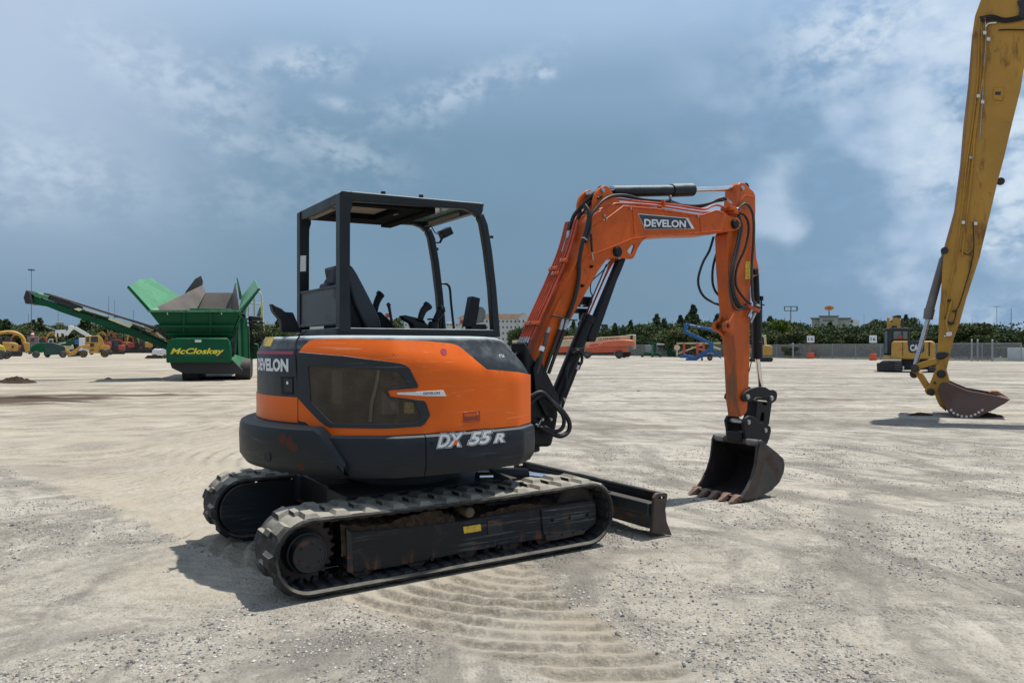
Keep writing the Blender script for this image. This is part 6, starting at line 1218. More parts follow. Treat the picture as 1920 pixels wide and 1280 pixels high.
# ---- long reach arm at the right edge
Yd = D_of(779); LR = Far('long_reach_excavator', 'worn yellow long reach excavator arm with a rusty bucket resting at right', 'excavator', 1790, 779)
M_ly = mat('weathered_yellow', (.42, .215, .022), .5, var=.15, vscale=.8, dirt=(.16, .075, .025), dirtamt=.34, dirtscale=1.6, dstretch=(1.6, 1.6, .45), extra=lambda t, V, c, rf: (t.mix(t.ss(t.noise(t.mapv(V, (1, 1, 1.2)), 4, 8, .75, .5), .63, .67, 0, .6), c, (.05, .028, .018)), rf))
z2 = lambda L_: [(1560+a/2.667, b/2.667) for a, b in L_]; z6 = lambda L_: [(1640+a/5.333, 560+b/5.333) for a, b in L_]
armo = [(1839, 0), (1852, -50), (1875, -85), (1915, -110), (1950, -100), (1968, -60), (1960, 0), (1945, 60)]+z2([(960, 330), (945, 440), (900, 620), (860, 790), (830, 900), (790, 1070), (740, 1280)])+z6([(915, 0), (880, 130), (850, 240), (815, 330), (790, 400), (765, 500), (745, 600), (715, 720), (660, 760), (605, 700), (615, 620), (625, 560), (640, 330), (640, 200), (650, 90), (660, 0)])+[(1767, 500)]+z2([(560, 1240), (580, 1170), (610, 1060), (625, 940), (640, 830), (655, 640), (680, 430), (692, 280), (700, 180), (715, 80)])
am = LR.pr('dipper_arm', M_ly, armo, 0, .50, .02)
hY = LR.pr('arm_edge_plate', mat('edge_pink_brown', (.26, .15, .11), .55, var=.2, vscale=2), z2([(700, 178), (706, 180), (688, 430), (648, 830), (618, 1060), (568, 1245), (560, 1240), (610, 1060), (640, 830), (680, 430)]), -.03, .0, 0, am)
def lt(pts, r_, name='arm_pipe', m=M_ly, y=-.035): LR.tub(name, m, pts, r_, y, am)
lt(z2([(738, 95), (735, 160), (728, 400), (700, 640), (672, 830), (650, 1050), (620, 1280)])+z6([(720, 30), (712, 130), (690, 200)]), 1.2); lt(z2([(780, 150), (768, 300), (735, 520), (712, 700), (700, 850), (672, 1100), (650, 1280)]), 1.7); lt(z2([(750, 150), (742, 400), (712, 640), (690, 800), (660, 1000)]), 1.0)
lt(z6([(770, 20), (745, 120), (718, 220), (728, 290), (742, 330)]), 1.9, m=mat('pipe_yellow', (.45, .25, .03), .4)); lt(z2([(765, 90), (770, 200), (760, 330), (752, 500), (738, 700)]), .8, m=M_st)
lt(z2([(705, 1110), (705, 1280)])+z6([(860, 20), (820, 110), (800, 200), (760, 260), (700, 180)]), .9, 'arm_hose', M_ho); lt([(1800, 470), (1815, 478), (1826, 468)], .8, 'arm_hose', M_ho)
for k_ in range(4): lt([(1836+k_*1.5, 34+k_*3), (1860, 30+k_*3), (1885, 36+k_*2.5), (1920, 28+k_*3), (1960, 10+k_*3)], 1.2, 'arm_hose', M_ho)
lt([(1872, 58), (1890, 57), (1935, 58)], 1.3, 'arm_hose', M_ho); lt([(1848, 52), (1853, 46), (1868, 44)], 1.4, 'arm_fitting', M_fw2)
for a, b in ((1846, 64), (1853, 76), (1834, 182), (1842, 193), (1820, 297), (1829, 420), (1806, 418)): LR.pr('pipe_clamp', M_fw2 if a != 1820 else M_st, [(a-3, b-3), (a+3.5, b-3), (a+3.5, b+3), (a-3, b+3)], -.09, -.03, .01, am)
q = z6([(715, 335), (770, 330), (775, 370), (718, 378)]); LR.pr('hose_block', M_fw2, q, -.10, 0, .01, am); q = z6([(695, 365), (712, 365), (712, 382), (695, 382)]); LR.pr('grease_cap', M_fw2, q, -.10, 0, .01, am)
for a, b, r_ in ((770, 245, 5), (800, 125, 4), (745, 20, 3.5)): q = z6([(a, b)])[0]; LR.pr('hose_clip', M_fk, [(q[0]-r_, q[1]-2), (q[0]+r_, q[1]-2.5), (q[0]+r_, q[1]+1.5), (q[0]-r_, q[1]+2)], -.06, 0, 0, am)
LR.pr('strap', M_fk, z6([(612, 560), (630, 535), (700, 530), (745, 550), (740, 565), (690, 600), (650, 610), (615, 590)]), -.05, .55, .01, am); LR.tub('strap', M_fk, z6([(620, 575), (650, 585), (700, 570), (742, 550)]), 1.2, -.07, am)
LR.pr('access_plate', M_ly, z2([(808, 440), (860, 440), (850, 505), (805, 500)]), -.02, 0, .006, am); LR.pr('plate_mark', M_dk, z2([(815, 462), (845, 460), (842, 478), (816, 476)]), -.025, -.02, 0, am)
LR.pr('boom_bracket', M_fk, z2([(925, 10), (960, 0), (960, 60), (958, 100), (930, 90), (938, 50)]), -.06, 0, .01, am)
x, z = LR.p(1877, 337); mb = MB(); mb.lathe((x, .15, z), (0, 1, 0), [(0, .035), (0, .075), (.06, .075), (.06, .035)], 16); ey_ = mb.build('lifting_eye', M_rt, am, 35); x, z = LR.p(1920, 164)
cy = [LR.p(1769, 482), LR.p(1741, 584), LR.p(1739, 598), LR.p(1715.5, 684)]; f3_ = lambda q, y=.25: (q[0], y, q[1])
mb = MB(); mb.cyl(f3_(cy[0]), f3_(cy[1]), 7*LR.k, 8*LR.k); mb.cyl(f3_(LR.p(1742.5, 578)), f3_(cy[2]), 9.6*LR.k, 8.4*LR.k); mb.cyl(f3_(LR.p(1772, 470)), f3_(LR.p(1769, 484)), 4.5*LR.k, 6*LR.k); mb.build('bucket_cylinder', mat('weathered_barrel', (.13, .12, .115), .6, var=.2, vscale=3), LR.o, 35, .01)
mb = MB(); mb.cyl(f3_(cy[2]), f3_(cy[3]), 4.4*LR.k); mb.build('bucket_cylinder_rod', mat('worn_chrome', (.42, .47, .55), .3, .8, var=.05), LR.o, 40); x, z = LR.p(1771, 470); mb = MB(); mb.cyl((x, -.05, z), (x, .55, z), .07); mb.build('cylinder_pin', M_fk, LR.o, 35)
LR.pr('idler_link', M_ly, z6([(360, 680), (400, 655), (560, 605), (620, 595), (640, 640), (600, 660), (460, 700), (430, 740), (380, 740)]), -.03, .08, .02); LR.pr('idler_link', M_ly, z6([(360, 680), (400, 655), (560, 605), (620, 595), (640, 640), (600, 660), (460, 700), (430, 740), (380, 740)]), .42, .53, .02)
LR.pr('power_link', M_ly, z6([(395, 735), (470, 735), (545, 865), (500, 905)]), .05, .45, .02)
for a, b, r_, m_ in ((400, 695, .085, M_rt), (665, 750, .085, M_fk), (560, 928, .07, M_rt), (600, 838, .025, M_rt)): q = LR.p(*z6([(a, b)])[0]); mb = MB(); mb.lathe((q[0], -.07, q[1]), (0, 1, 0), [(0, r_*.4), (0, r_*.65), (.02, r_*.7), (.02, r_), (.62, r_)], 18); mb.build('linkage_pin', m_, LR.o, 35)
q = LR.p(*z6([(388, 757)])[0]); mb = MB(); mb.lathe((q[0], .2, q[1]), (0, 1, 0), [(0, .042), (0, .082), (.08, .082), (.08, .042)], 16); mb.build('lifting_eye', M_rt, LR.o, 35)
LR.pr('bucket_ear', M_ly, z6([(600, 720), (640, 700), (715, 700), (750, 825), (700, 860), (650, 860), (640, 920), (700, 1080), (720, 1130), (650, 1070), (615, 1000), (605, 960), (570, 972), (520, 955), (498, 920), (510, 885), (550, 850)]), -.02, .10, .015); LR.pr('bucket_ear', M_ly, z6([(600, 720), (640, 700), (715, 700), (750, 825), (700, 860), (650, 860), (640, 920), (700, 1080), (720, 1130), (650, 1070), (615, 1000), (605, 960), (570, 972), (520, 955), (498, 920), (510, 885), (550, 850)]), .40, .52, .015)
bo_ = z6([(640, 880), (650, 845), (680, 822), (740, 828), (830, 868), (920, 905), (1030, 925), (1150, 945), (1250, 968), (1342, 995), (1290, 1035), (1240, 1060), (1170, 1100), (1100, 1130), (1040, 1165), (940, 1187), (880, 1188), (800, 1165), (740, 1120), (690, 1050), (655, 960)])
dots = z6([(765, 1097), (790, 1125), (830, 1142), (870, 1157), (915, 1160), (960, 1155), (1000, 1140), (1035, 1118), (1070, 1097)])
M_lb = mat('rusty_bucket_plate', (.105, .055, .042), .6, .15, var=.25, vscale=1.5, dirt=(.20, .075, .05), dirtamt=.5, dirtscale=1.6, extra=lambda t, V, c, rf: (t.mix(t.ss(t.noise(V, 1.2, 4, .6), .48, .6, 0, .6), c, (.09, .085, .08)), rf))
bk_ = LR.pr('bucket', M_lb, bo_, -.40, -.36, .01); LR.pr('bucket_side_plate', M_lb, bo_, .86, .90, .01, bk_)
pb = LR.P(bo_); mb = MB(); mb.grid([[(a, -.38, b), (a, .88, b)] for a, b in pb[8:]+[pb[0]]]); mb.build('bucket_shell', M_lb, bk_, 30); cen2 = (sum(a for a, b in pb)/len(pb), sum(b for a, b in pb)/len(pb)); mb = MB(); mb.grid([[(a+(cen2[0]-a)*.05, -.37, b+(cen2[1]-b)*.08), (a+(cen2[0]-a)*.05, .87, b+(cen2[1]-b)*.08)] for a, b in pb[8:]+[pb[0]]]); mb.build('bucket_liner', M_lb, bk_, 30)
LR.pr('bucket_edge', mat('edge_rust', (.34, .15, .09), .6, var=.2), z6([(1150, 943), (1180, 930), (1240, 932), (1342, 993), (1330, 1000)]), .3, .88, .0, bk_)
for q in dots: q = LR.p(*q); mb = MB(); mb.cyl((q[0], -.402, q[1]), (q[0], -.425, q[1]), .026, n=10); mb.build('sunlit_hole_dot', mat('hole_sun_pale', (.55, .50, .45), .5), bk_, 35)  # pale discs paint sunlight showing through holes in the bucket side
# boom and body beyond the frame edge
p0 = LR.p(1925, -60); LR.rod('boom', M_ly, (1925, -70), (2330, 250), 62, .25, bevel=.03); LR.rod('boom_foot', M_ly, (2330, 250), (2400, 620), 58, .25, bevel=.03); LR.pr('body', M_fy, [(2380, 560), (2680, 560), (2700, 680), (2380, 690)], -.9, 1.6, .1); LR.pr('cab', M_fk, [(2370, 500), (2460, 500), (2470, 680), (2370, 680)], -1., .1, .06)
for y in (-1.3, 1.2): LR.pr('crawler_track', M_ty2, [(2350, 705), (2380, 695), (2680, 695), (2710, 710), (2710, 760), (2680, 779), (2380, 779), (2350, 765)], y, y+.6, .05)

# ---- signs on orange bases
M_so = mat('sign_base_orange', (.60, .09, .03), .5, var=.08); M_sb = mat('sign_board', (.66, .69, .72), .5, var=.03); M_sp = mat('sign_post', (.24, .11, .07), .6)
for px, base, txt, bw, bt, hb, h0, lb in ((1520, 672.2, '15', 7, 13.5, 11, (629.5, 642), 'white board numbered on an orange block, left of the pair'), (1637, 675.3, '16', 7, 14, 12.5, (628.5, 642.5), 'white board on an orange block beside the rear view yellow excavator'), (1264, 665.5, '13', 4.5, 8, 7, (634, 643.5), 'small white board above an orange block behind the lift arms')):
    F_ = Far('lot_sign', lb, 'sign', px, base, 'lot number signs'); w_ = bt/2
    F_.pr('base', M_so, [(px-w_, base-1), (px-w_*.9, base), (px+w_*.9, base), (px+w_, base-1), (px+w_, base-hb+1.5), (px+w_*.8, base-hb), (px-w_*.8, base-hb), (px-w_, base-hb+1.5)], -.35, .35, .05)
    F_.pr('post', M_sp, [(px-1, base-hb), (px+1, base-hb), (px+1, h0[1]), (px-1, h0[1])], -.06, .06); b_ = F_.pr('board', M_sb, [(px-bw, h0[0]), (px+bw, h0[0]), (px+bw, h0[1]), (px-bw, h0[1])], -.09, -.05)
    a, c = F_.p(px-bw*.62, h0[1]-(h0[1]-h0[0])*.28), F_.p(px+bw*.62, h0[0]+(h0[1]-h0[0])*.3); lettering(txt, XZ and (lambda u, v, d: (u, d, v)), a[0], c[0], a[1], c[1], -.094, 'number', M_dk, b_, offset=.02)

# ---- chain link fence with posts
def chain_mat():
    m = bpy.data.materials.new('chain_link'); m.use_nodes = True; t = NT(m.node_tree); p = t.n['Principled BSDF']; o_ = t.n['Material Output']
    V = t.new('ShaderNodeTexCoord').outputs['Object']; s_ = t.new('ShaderNodeSeparateXYZ'); t.link(V, s_.inputs[0])
    u = t.math('ADD', s_.outputs[0], s_.outputs[2]); v = t.math('SUBTRACT', s_.outputs[0], s_.outputs[2]); fr_ = lambda x: t.math('ABSOLUTE', t.math('SUBTRACT', t.math('FRACT', t.math('DIVIDE', x, .07)), .5))
    wire = t.math('MAXIMUM', t.math('GREATER_THAN', fr_(u), .40), t.math('GREATER_THAN', fr_(v), .40))
    tr = t.new('ShaderNodeBsdfTransparent'); mx = t.new('ShaderNodeMixShader'); t.link(wire, mx.inputs[0]); t.link(tr.outputs[0], mx.inputs[1]); t.link(p.outputs[0], mx.inputs[2]); t.link(mx.outputs[0], o_.inputs[0])
    p.inputs['Base Color'].default_value = (.33, .35, .36, 1); p.inputs['Metallic'].default_value = .3; p.inputs['Roughness'].default_value = .5; return m
M_ch = chain_mat(); M_gp = mat('galvanised_post', (.26, .275, .28), .5, .3, var=.1)
def fence(pts, label, hgt=1.6, step=3.):
    (ax, ay), (bx, by) = pts; L_ = math.hypot(bx-ax, by-ay); n = max(1, round(L_/step)); st_ = L_/n; yaw = math.atan2(by-ay, bx-ax); root = thing('chain_link_fence', label, 'fence', (ax, ay, 0), yaw)
    mb = MB(); mb.cyl((0, 0, 0), (0, 0, hgt+.05), .045, n=8); o = mb.build('post', M_gp, root, 40); mb = MB(); mb.box((0, 0, hgt/2), (st_-.08, .006, hgt-.06)); q = mb.build('mesh_panel', M_ch, root, 0); q.location = (st_/2, 0, 0)
    mb = MB(); mb.cyl((0, 0, hgt), (st_, 0, hgt), .024, n=8); r_ = mb.build('top_rail', M_gp, root, 40)
    for i in range(1, n+1):
        c = o.copy(); sc.collection.objects.link(c); c.location = (i*st_, 0, 0)
        if i < n:
            c = q.copy(); sc.collection.objects.link(c); c.location = (st_*(i+.5), 0, 0); c = r_.copy(); sc.collection.objects.link(c); c.location = (st_*i, 0, 0)
g_ = lambda px, D: ((px-960)/FPX*D, D)
fence((g_(985, 122), g_(1250, 108)), 'chain link fence behind the orange boom lifts'); fence((g_(1250, 108), g_(1480, 90)), 'chain link fence behind the blue lift and dipper arm'); fence((g_(1480, 90), g_(1700, 78)), 'long chain link fence behind the orange based signs', 1.65); fence((g_(1704, 76), g_(1915, 71)), 'chain link fence right of the yellow long reach arm', 1.7)
for px, D_, h_, lb in ((1487, 88, 1.75, 'thick grey fence post left of the numbered boards'), (1700, 73, 2.0, 'tall grey gate post behind the long reach arm'), (1822, 72, 2.05, 'left post of the grey gate pair near the right edge'), (1833, 73, 2.05, 'right post of the grey gate pair near the right edge'), (1860.5, 71, 2.0, 'lone grey post right of the gate pair')):
    x, y = g_(px, D_); mb = MB(); mb.cyl((0, 0, 0), (0, 0, h_), .085, n=12); mb.cyl((0, 0, h_), (0, 0, h_+.05), .10, .03, n=12); o = mb.build('gate_post', M_gp, None, 40); o.location = (x, y, 0); tag(o, lb, 'post', 'gate posts')
F_ = Far('storage_container', 'low white container beyond the fence at the right edge', 'container', 1910, 676, D=76); F_.pr('shell', M_fw2, [(1889, 652), (1960, 652), (1960, 676.5), (1889, 676.5)], 0, 2.4, .02)
for a in range(1892, 1958, 4): F_.rod('corrugation', M_fw2, (a, 653), (a, 676), .9, -.02)
F_ = Far('pipe_rack', 'low rack of red and dark blue parts behind the right fence', 'rack', 1825, 675, D=80)
for i, a in enumerate(range(1790, 1862, 6)): F_.pr('stacked_part', (M_fr, M_fk, mat('faded_blue', (.05, .07, .14), .6))[i % 3], [(a, 668.5+i % 2), (a+4.5, 668+i % 2), (a+4.5, 674.5), (a, 674.5)], 0, 1., .02)

# ---- buildings
M_hw = mat('hotel_wall', (.46, .47, .44), .8, var=.05, vscale=.2); M_hr_ = mat('hotel_roof', (.50, .32, .22), .8, var=.1, vscale=.3); M_wg = mat('window_dark', (.07, .085, .10), .2, var=.1)
H = Far('hotel_building', 'pale grey four storey hotel with terracotta roof behind the excavator', 'hotel', 950, 650, D=330)
wl = H.pr('wall', M_hw, [(862, 596), (906, 594.5), (990, 594.5), (990, 655), (862, 655)], 0, 14, 0); H.pr('roof', M_hr_, [(858, 596), (870, 590), (906, 588.5), (976, 588.5), (982, 586), (993, 595), (993, 596.5), (858, 597)], -.6, 14.6, 0)
H.pr('gable', M_hw, [(972, 596), (982, 588.5), (992, 596), (992, 655), (972, 655)], -1.2, 0, 0)
for c_ in range(16):
    for r_ in range(4):
        a, b = 866+c_*7.6, 600.5+r_*11
        H.pr('window', M_wg, [(a, b), (a+2.6, b), (a+2.6, b+4), (a, b+4)], -.1 if a < 970 else -1.3, .05 if a < 970 else -1.15, 0, wl)
Bd = Far('restaurant_building', 'pale flat roofed building with a stepped parapet above the trees', 'building', 1558, 655, D=230)
M_rw = mat('stucco_grey', (.36, .36, .32), .85, var=.06, vscale=.3); M_rb = mat('parapet_brown', (.14, .13, .11), .7)
bw_ = Bd.pr('wall', M_rw, [(1522, 597), (1594, 597), (1594, 656), (1522, 656)], 0, 14); Bd.pr('tower_wall', M_rw, [(1537, 593), (1571, 593), (1571, 656), (1537, 656)], -1.5, 0); Bd.pr('parapet', M_rb, [(1518.5, 595.6), (1597, 595.6), (1595, 597.6), (1521, 597.6)], -.6, 14.4); Bd.pr('parapet', M_rb, [(1534, 592), (1574, 592), (1572, 594), (1536, 594)], -2, .5); Bd.pr('wing_wall', M_fw2, [(1594, 598), (1612, 599.5), (1612, 656), (1594, 656)], 1, 12); Bd.pr('round_window', M_wg, [(1596, 600), (1599, 600), (1600, 602.5), (1599, 605), (1596, 605), (1595, 602.5)], .9, 1.0); Bd.pr('dark_band', M_rb, [(1543, 600), (1563, 600), (1563, 602), (1543, 602)], -1.6, -1.5)
for a in (1540, 1556, 1580): Bd.pr('window', M_wg, [(a, 607), (a+5, 607), (a+5, 612), (a, 612)], -1.6 if a < 1570 else -.1, -1.45 if a < 1570 else .05, 0, bw_)
F_ = Far('pole_sign', 'orange oval sign on a pole above the flat roofed building', 'sign', 1554.5, 655, D=245); x0, z0 = F_.p(1554.5, 577.5); el_ = [(x0+1.45*math.cos(a/12*math.pi), z0+.75*math.sin(a/12*math.pi)) for a in range(24)]; mb = MB(); mb.prism(el_, XZ, -.3, .3); mb.build('oval_board', mat('oval_orange', (.62, .26, .05), .5), F_.o, 40); mb = MB(); mb.prism([((a-x0)*.62+x0, (b-z0)*.45+z0) for a, b in el_], XZ, -.34, -.3); mb.build('oval_centre', mat('oval_red', (.50, .10, .05), .5), F_.o, 40); F_.rod('pole', M_rb, (1554.5, 582), (1554.5, 655), 2, 0)
F_ = Far('billboard', 'empty rectangular billboard frame on a single pole', 'billboard', 1482.5, 655, D=200); F_.pr('frame', M_rb, [(1470, 575), (1472, 574), (1494, 574), (1496, 575), (1496, 582), (1494, 583.3), (1472, 583.3), (1470, 582)], -.2, .2, 0, None, [[(1472, 575.3), (1482, 575.3), (1482, 582), (1472, 582)], [(1484, 575.3), (1493, 575.3), (1493, 582), (1484, 582)]]); F_.rod('pole', mat('pole_pinkish', (.26, .21, .20), .7), (1482.5, 583), (1482.5, 655), 2, 0)
F_ = Far('rooftop_block', 'dark square block with a white unit above the distant trees', 'building', 1134, 655, D=300); F_.pr('dark_block', M_fk, [(1127.5, 608), (1139, 608), (1141, 618), (1141, 655), (1127.5, 655)], 0, 5); F_.pr('white_unit', M_fw2, [(1140, 612), (1149, 612.5), (1149, 655), (1140, 655)], 0, 4); F_.pr('window', M_wg, [(1142, 620), (1147, 620), (1147, 624), (1142, 624)], -.1, .05)
for px, top, D_, w_, lb, nm in ((59, 507, 210, 1.1, 'tall floodlight mast above the left conveyor head', 'floodlight_mast'), (53.5, 588, 260, .8, 'short thin mast just left of the floodlight mast', 'mast'), (109, 585, 260, .9, 'thin mast above the trees below the conveyor', 'mast'), (204, 555, 260, .9, 'taller of two thin masts over the green conveyor', 'mast'), (215, 562, 260, .7, 'shorter right hand mast of the pair over the conveyor', 'mast'), (250, 581, 240, .9, 'thin mast between the conveyor and the hopper wing', 'mast'),
                            (1869, 574, 200, .9, 'pale thin mast at the right of the sky', 'mast'), (1896, 578, 200, 1.3, 'thicker pole near the right edge of the frame', 'mast'), (1456, 632, 98, 1.2, 'pale bare pole in front of the trees behind the fence', 'pole'), (1600+20, 588, 300, .6, 'faint thin mast above the trees by the flat building', 'mast')):
    F_ = Far(nm, lb, 'mast' if nm != 'pole' else 'pole', px, 655, 'thin masts on the skyline' if nm == 'mast' else None, D=D_); m_ = M_gp if nm == 'pole' else mat('mast_grey', (.12, .14, .16), .6)
    mb = MB(); zt = F_.p(px, top)[1]; mb.cyl((0, 0, 0), (0, 0, zt), w_*F_.k*.6, w_*F_.k*.4, 8); mb.build('shaft', m_, F_.o, 40)
    if nm == 'floodlight_mast': mb = MB(); mb.cyl((0, 0, zt), (0, 0, zt+.3), .9, .9, 12); mb.build('lamp_ring', m_, F_.o, 40)
    if px == 1869: mb = MB(); mb.box((0, 0, zt-.1), (1.6, .1, .1)); mb.build('cross_arm', m_, F_.o)
F_ = Far('commercial_building', 'long low pale building with dark windows seen through the canopy', 'building', 800, 655, D=380); wl = F_.pr('wall', M_hw, [(560, 606), (905, 605), (905, 656), (560, 656)], 0, 12)
for i in range(30): a = 732+i*5.6; F_.pr('window', M_wg, [(a, 607.5), (a+2.6, 607.5), (a+2.6, 610.5), (a, 610.5)], -.12, .05, 0, wl)
F_.pr('roof_unit', M_fw2, [(742, 601), (752, 601), (752, 606), (742, 606)], 2, 6); F_.pr('roof_unit', M_fw2, [(790, 602.5), (800, 602.5), (800, 606), (790, 606)], 2, 6); F_.pr('roof_unit', M_fw2, [(838, 603), (850, 603), (850, 606), (838, 606)], 2, 6)
for px, py, lb in ((866.5, 599.5, 'red roadside sign seen below the canopy left of the monitor'), (727, 587.5, 'tiny red sign beside the brown knobbed lever')):
    F_ = Far('roadside_sign', lb, 'sign', px, 655, None, D=300); F_.pr('board', M_fr, [(px-4.5, py), (px+4.5, py), (px+4.5, py+8), (px-4.5, py+8)], -.2, .2); F_.rod('pole', M_rb, (px, py+8), (px, 655), 1, 0)
for px, w_, py, lb, D_ in ((66, 15, 601.5, 'long white flat roof above the trees at far left', 330), (112, 8, 602.5, 'small pale roof above the trees left of the white crane', 330), (165, 14, 605, 'grey roof hidden in the trees under the conveyor', 300), (205, 12, 617, 'cream house wall among trees behind the red excavator', 210), (515, 14, 606, 'pale roof beyond the exhaust stack', 330)):
    F_ = Far('distant_building', lb, 'building', px, 655, None, D=D_); F_.pr('wall', M_hw, [(px-w_, py+2), (px+w_, py+2), (px+w_, 655), (px-w_, 655)], 0, 10); F_.pr('roof', M_fw2, [(px-w_-1, py), (px+w_+1, py), (px+w_+1, py+2.2), (px-w_-1, py+2.2)], -.5, 10.5)
    for j in range(4): a = px-w_*.8+j*w_*.45; F_.pr('window', M_wg, [(a, py+5), (a+2, py+5), (a+2, py+8), (a, py+8)], -.1, .05)

# ================================================================ trees
def leafmat(name, c, v=.45):
    m = bpy.data.materials.new(name); m.use_nodes = True; t = NT(m.node_tree); p = t.n['Principled BSDF']; g = t.new('ShaderNodeNewGeometry'); oi = t.new('ShaderNodeObjectInfo')
    r_ = t.new('ShaderNodeValToRGB'); t.link(g.outputs['Random Per Island'], r_.inputs[0]); e = r_.color_ramp.elements; e[0].color = tuple(x*(1-v) for x in c)+(1,); e[1].color = (c[0]*1.5, c[1]*1.35, c[2]*1.1, 1)
    cc = t.mix(t.math('MULTIPLY', oi.outputs['Random'], .6), r_.outputs[0], tuple(x*.6 for x in c)); t.link(cc, p.inputs['Base Color']); p.inputs['Roughness'].default_value = .8; p.inputs['Specular IOR Level'].default_value = .05; return m
L_pine = leafmat('pine_needles', (.072, .104, .052)); L_broad = leafmat('broad_leaves', (.098, .128, .062)); L_bright = leafmat('bright_leaves', (.12, .17, .035)); L_bush = leafmat('scrub_leaves', (.085, .110, .052)); M_bark = mat('bark', (.09, .07, .055), .9, var=.2)
def crown_mesh(name, kind, seed, m, n=1500):
    rs = np.random.RandomState(seed); P_ = []
    if kind == 'pine':       # loose whorls tapering to a point, unit height
        for i in range(26):
            h = .14+.84*(i/25); rad = .30*(1-h)**.75+.03
            for b in range(6): a = rs.rand()*6.28; q = rs.rand(n//150, 1)**.7*rad*(.6+.6*rs.rand()); P_.append(np.concatenate([np.cos(a+rs.randn(len(q), 1)*.25)*q, np.sin(a+rs.randn(len(q), 1)*.25)*q, h+rs.randn(len(q), 1)*.015+q*.12], 1))
        s_ = .026
    else:
        k = {'broad': 34, 'bush': 20}[kind]
        for i in range(k):
            th = rs.rand()*6.28; u = rs.rand(); rr_ = .37*math.sqrt(rs.rand()); cz_ = .30+.48*u if kind == 'broad' else .2+.5*u; rr_ *= (1-.5*abs(cz_-.5)); sz = (.10+.08*rs.rand())*(1 if cz_ < .75 else .75)
            d = rs.randn(n//k, 3); d /= np.linalg.norm(d, axis=1)[:, None]; d *= (sz*(.55+.5*rs.rand(n//k))[:, None]); d[:, 2] *= .75; P_.append(d+np.array([rr_*math.cos(th), rr_*math.sin(th), cz_]))
        s_ = .025
    P_ = np.concatenate(P_); N_ = len(P_); a = rs.randn(N_, 3); a /= np.linalg.norm(a, axis=1)[:, None]; b = np.cross(a, rs.randn(N_, 3)); b /= np.linalg.norm(b, axis=1)[:, None]
    S_ = (s_*(.6+.8*rs.rand(N_)))[:, None]; v = np.stack([P_-a*S_, P_+b*S_*.6, P_+a*S_, P_-b*S_*.6], 1).reshape(-1, 3); me = bpy.data.meshes.new(name); me.from_pydata(v.tolist(), [], (np.arange(N_*4).reshape(-1, 4)).tolist()); me.materials.append(m); return me
pines = [crown_mesh('pine_crown', 'pine', s_, L_pine, 5200) for s_ in (1, 2, 3)]; broads = [crown_mesh('leafy_crown', 'broad', s_, L_broad, 6500) for s_ in (4, 5, 6)]; bushes = [crown_mesh('bush_crown', 'bush', s_, L_bush, 4000) for s_ in (7, 8)]; brights = [crown_mesh('bright_crown', 'broad', s_, L_bright, 6500) for s_ in (9,)]
mb = MB(); mb.cyl((0, 0, 0), (.01, 0, .5), .022, .012, 7); mb.cyl((.008, 0, .4), (-.005, .01, .92), .013, .004, 6); mb.bar((0, 0, .3), (.14, .05, .5), .012); mb.bar((0, 0, .36), (-.13, .06, .56), .012); tro = mb.build('trunk', M_bark, None); trunk_me = tro.data; bpy.data.objects.remove(tro)
rt_ = random.Random(5); TREES = []
def tree(px, D_, h_, kind, label, group, wide=1.):
    x, y = (px-960)/FPX*D_, D_; mesh = rt_.choice({'pine': pines, 'broad': broads, 'bush': bushes, 'bright': brights}[kind]); nm = {'pine': 'pine_tree', 'broad': 'leafy_tree', 'bush': 'bush', 'bright': 'leafy_tree'}[kind]
    r_ = thing(nm, label, 'bush' if kind == 'bush' else 'tree', (x, y, 0), rt_.random()*6.28, group); w_ = h_*wide*rt_.uniform(.9, 1.15); h_ *= 1.07
    if group and 'hotel' not in group: TREES.append((r_, px, D_, kind))
    c = bpy.data.objects.new('crown', mesh); sc.collection.objects.link(c); c.parent = r_; c.scale = (w_, w_, h_)
    c = bpy.data.objects.new('trunk', trunk_me); sc.collection.objects.link(c); c.parent = r_; c.scale = (w_*.8, w_*.8, h_)
def hfor(py, D_): return CAMH+(HY-py)*D_/FPX
prof = [(985, 606), (1040, 612), (1080, 608), (1120, 618), (1160, 614), (1185, 610), (1210, 600), (1230, 597), (1250, 598), (1280, 592), (1310, 594), (1345, 590), (1380, 594), (1420, 598), (1450, 600), (1500, 598), (1516, 609), (1525, 607), (1545, 601), (1570, 606), (1600, 607), (1640, 600), (1680, 594), (1700, 600), (1740, 606), (1760, 602), (1790, 603), (1850, 608), (1868, 632), (1885, 632), (1900, 622), (1960, 612)]
PXs, PYs = zip(*prof); px = 978; i = 0
while px < 1955:
    D_ = rt_.uniform(112, 135); tp = float(np.interp(px, PXs, PYs))+rt_.uniform(-5, 6); k_ = 'pine' if (px < 1420 and rt_.random() < .75) or rt_.random() < .2 else 'broad'
    tree(px, D_, hfor(tp, D_), k_, 'dark pine standing in the tree belt behind the right-hand fence' if k_ == 'pine' else 'rounded dark green tree in the belt behind the right-hand fence', 'pines in the right-hand tree belt' if k_ == 'pine' else 'leafy trees in the right-hand tree belt', .9 if k_ == 'pine' else 1.05)
    px += rt_.uniform(11, 17)
px = 982
while px < 1950:
    D_ = rt_.uniform(100, 111) if px > 1255 else rt_.uniform(124, 132); D_ = min(D_, 96 if px > 1480 else D_) if px > 1480 else D_; tp = float(np.interp(px, PXs, PYs))+rt_.uniform(11, 20)
    tree(px, max(D_, 90), hfor(tp, D_), 'broad' if rt_.random() < .55 else 'bush', 'low leafy growth in front of the tree belt behind the fence', 'low growth along the right-hand tree belt', 1.5); px += rt_.uniform(10, 15)
px = 985
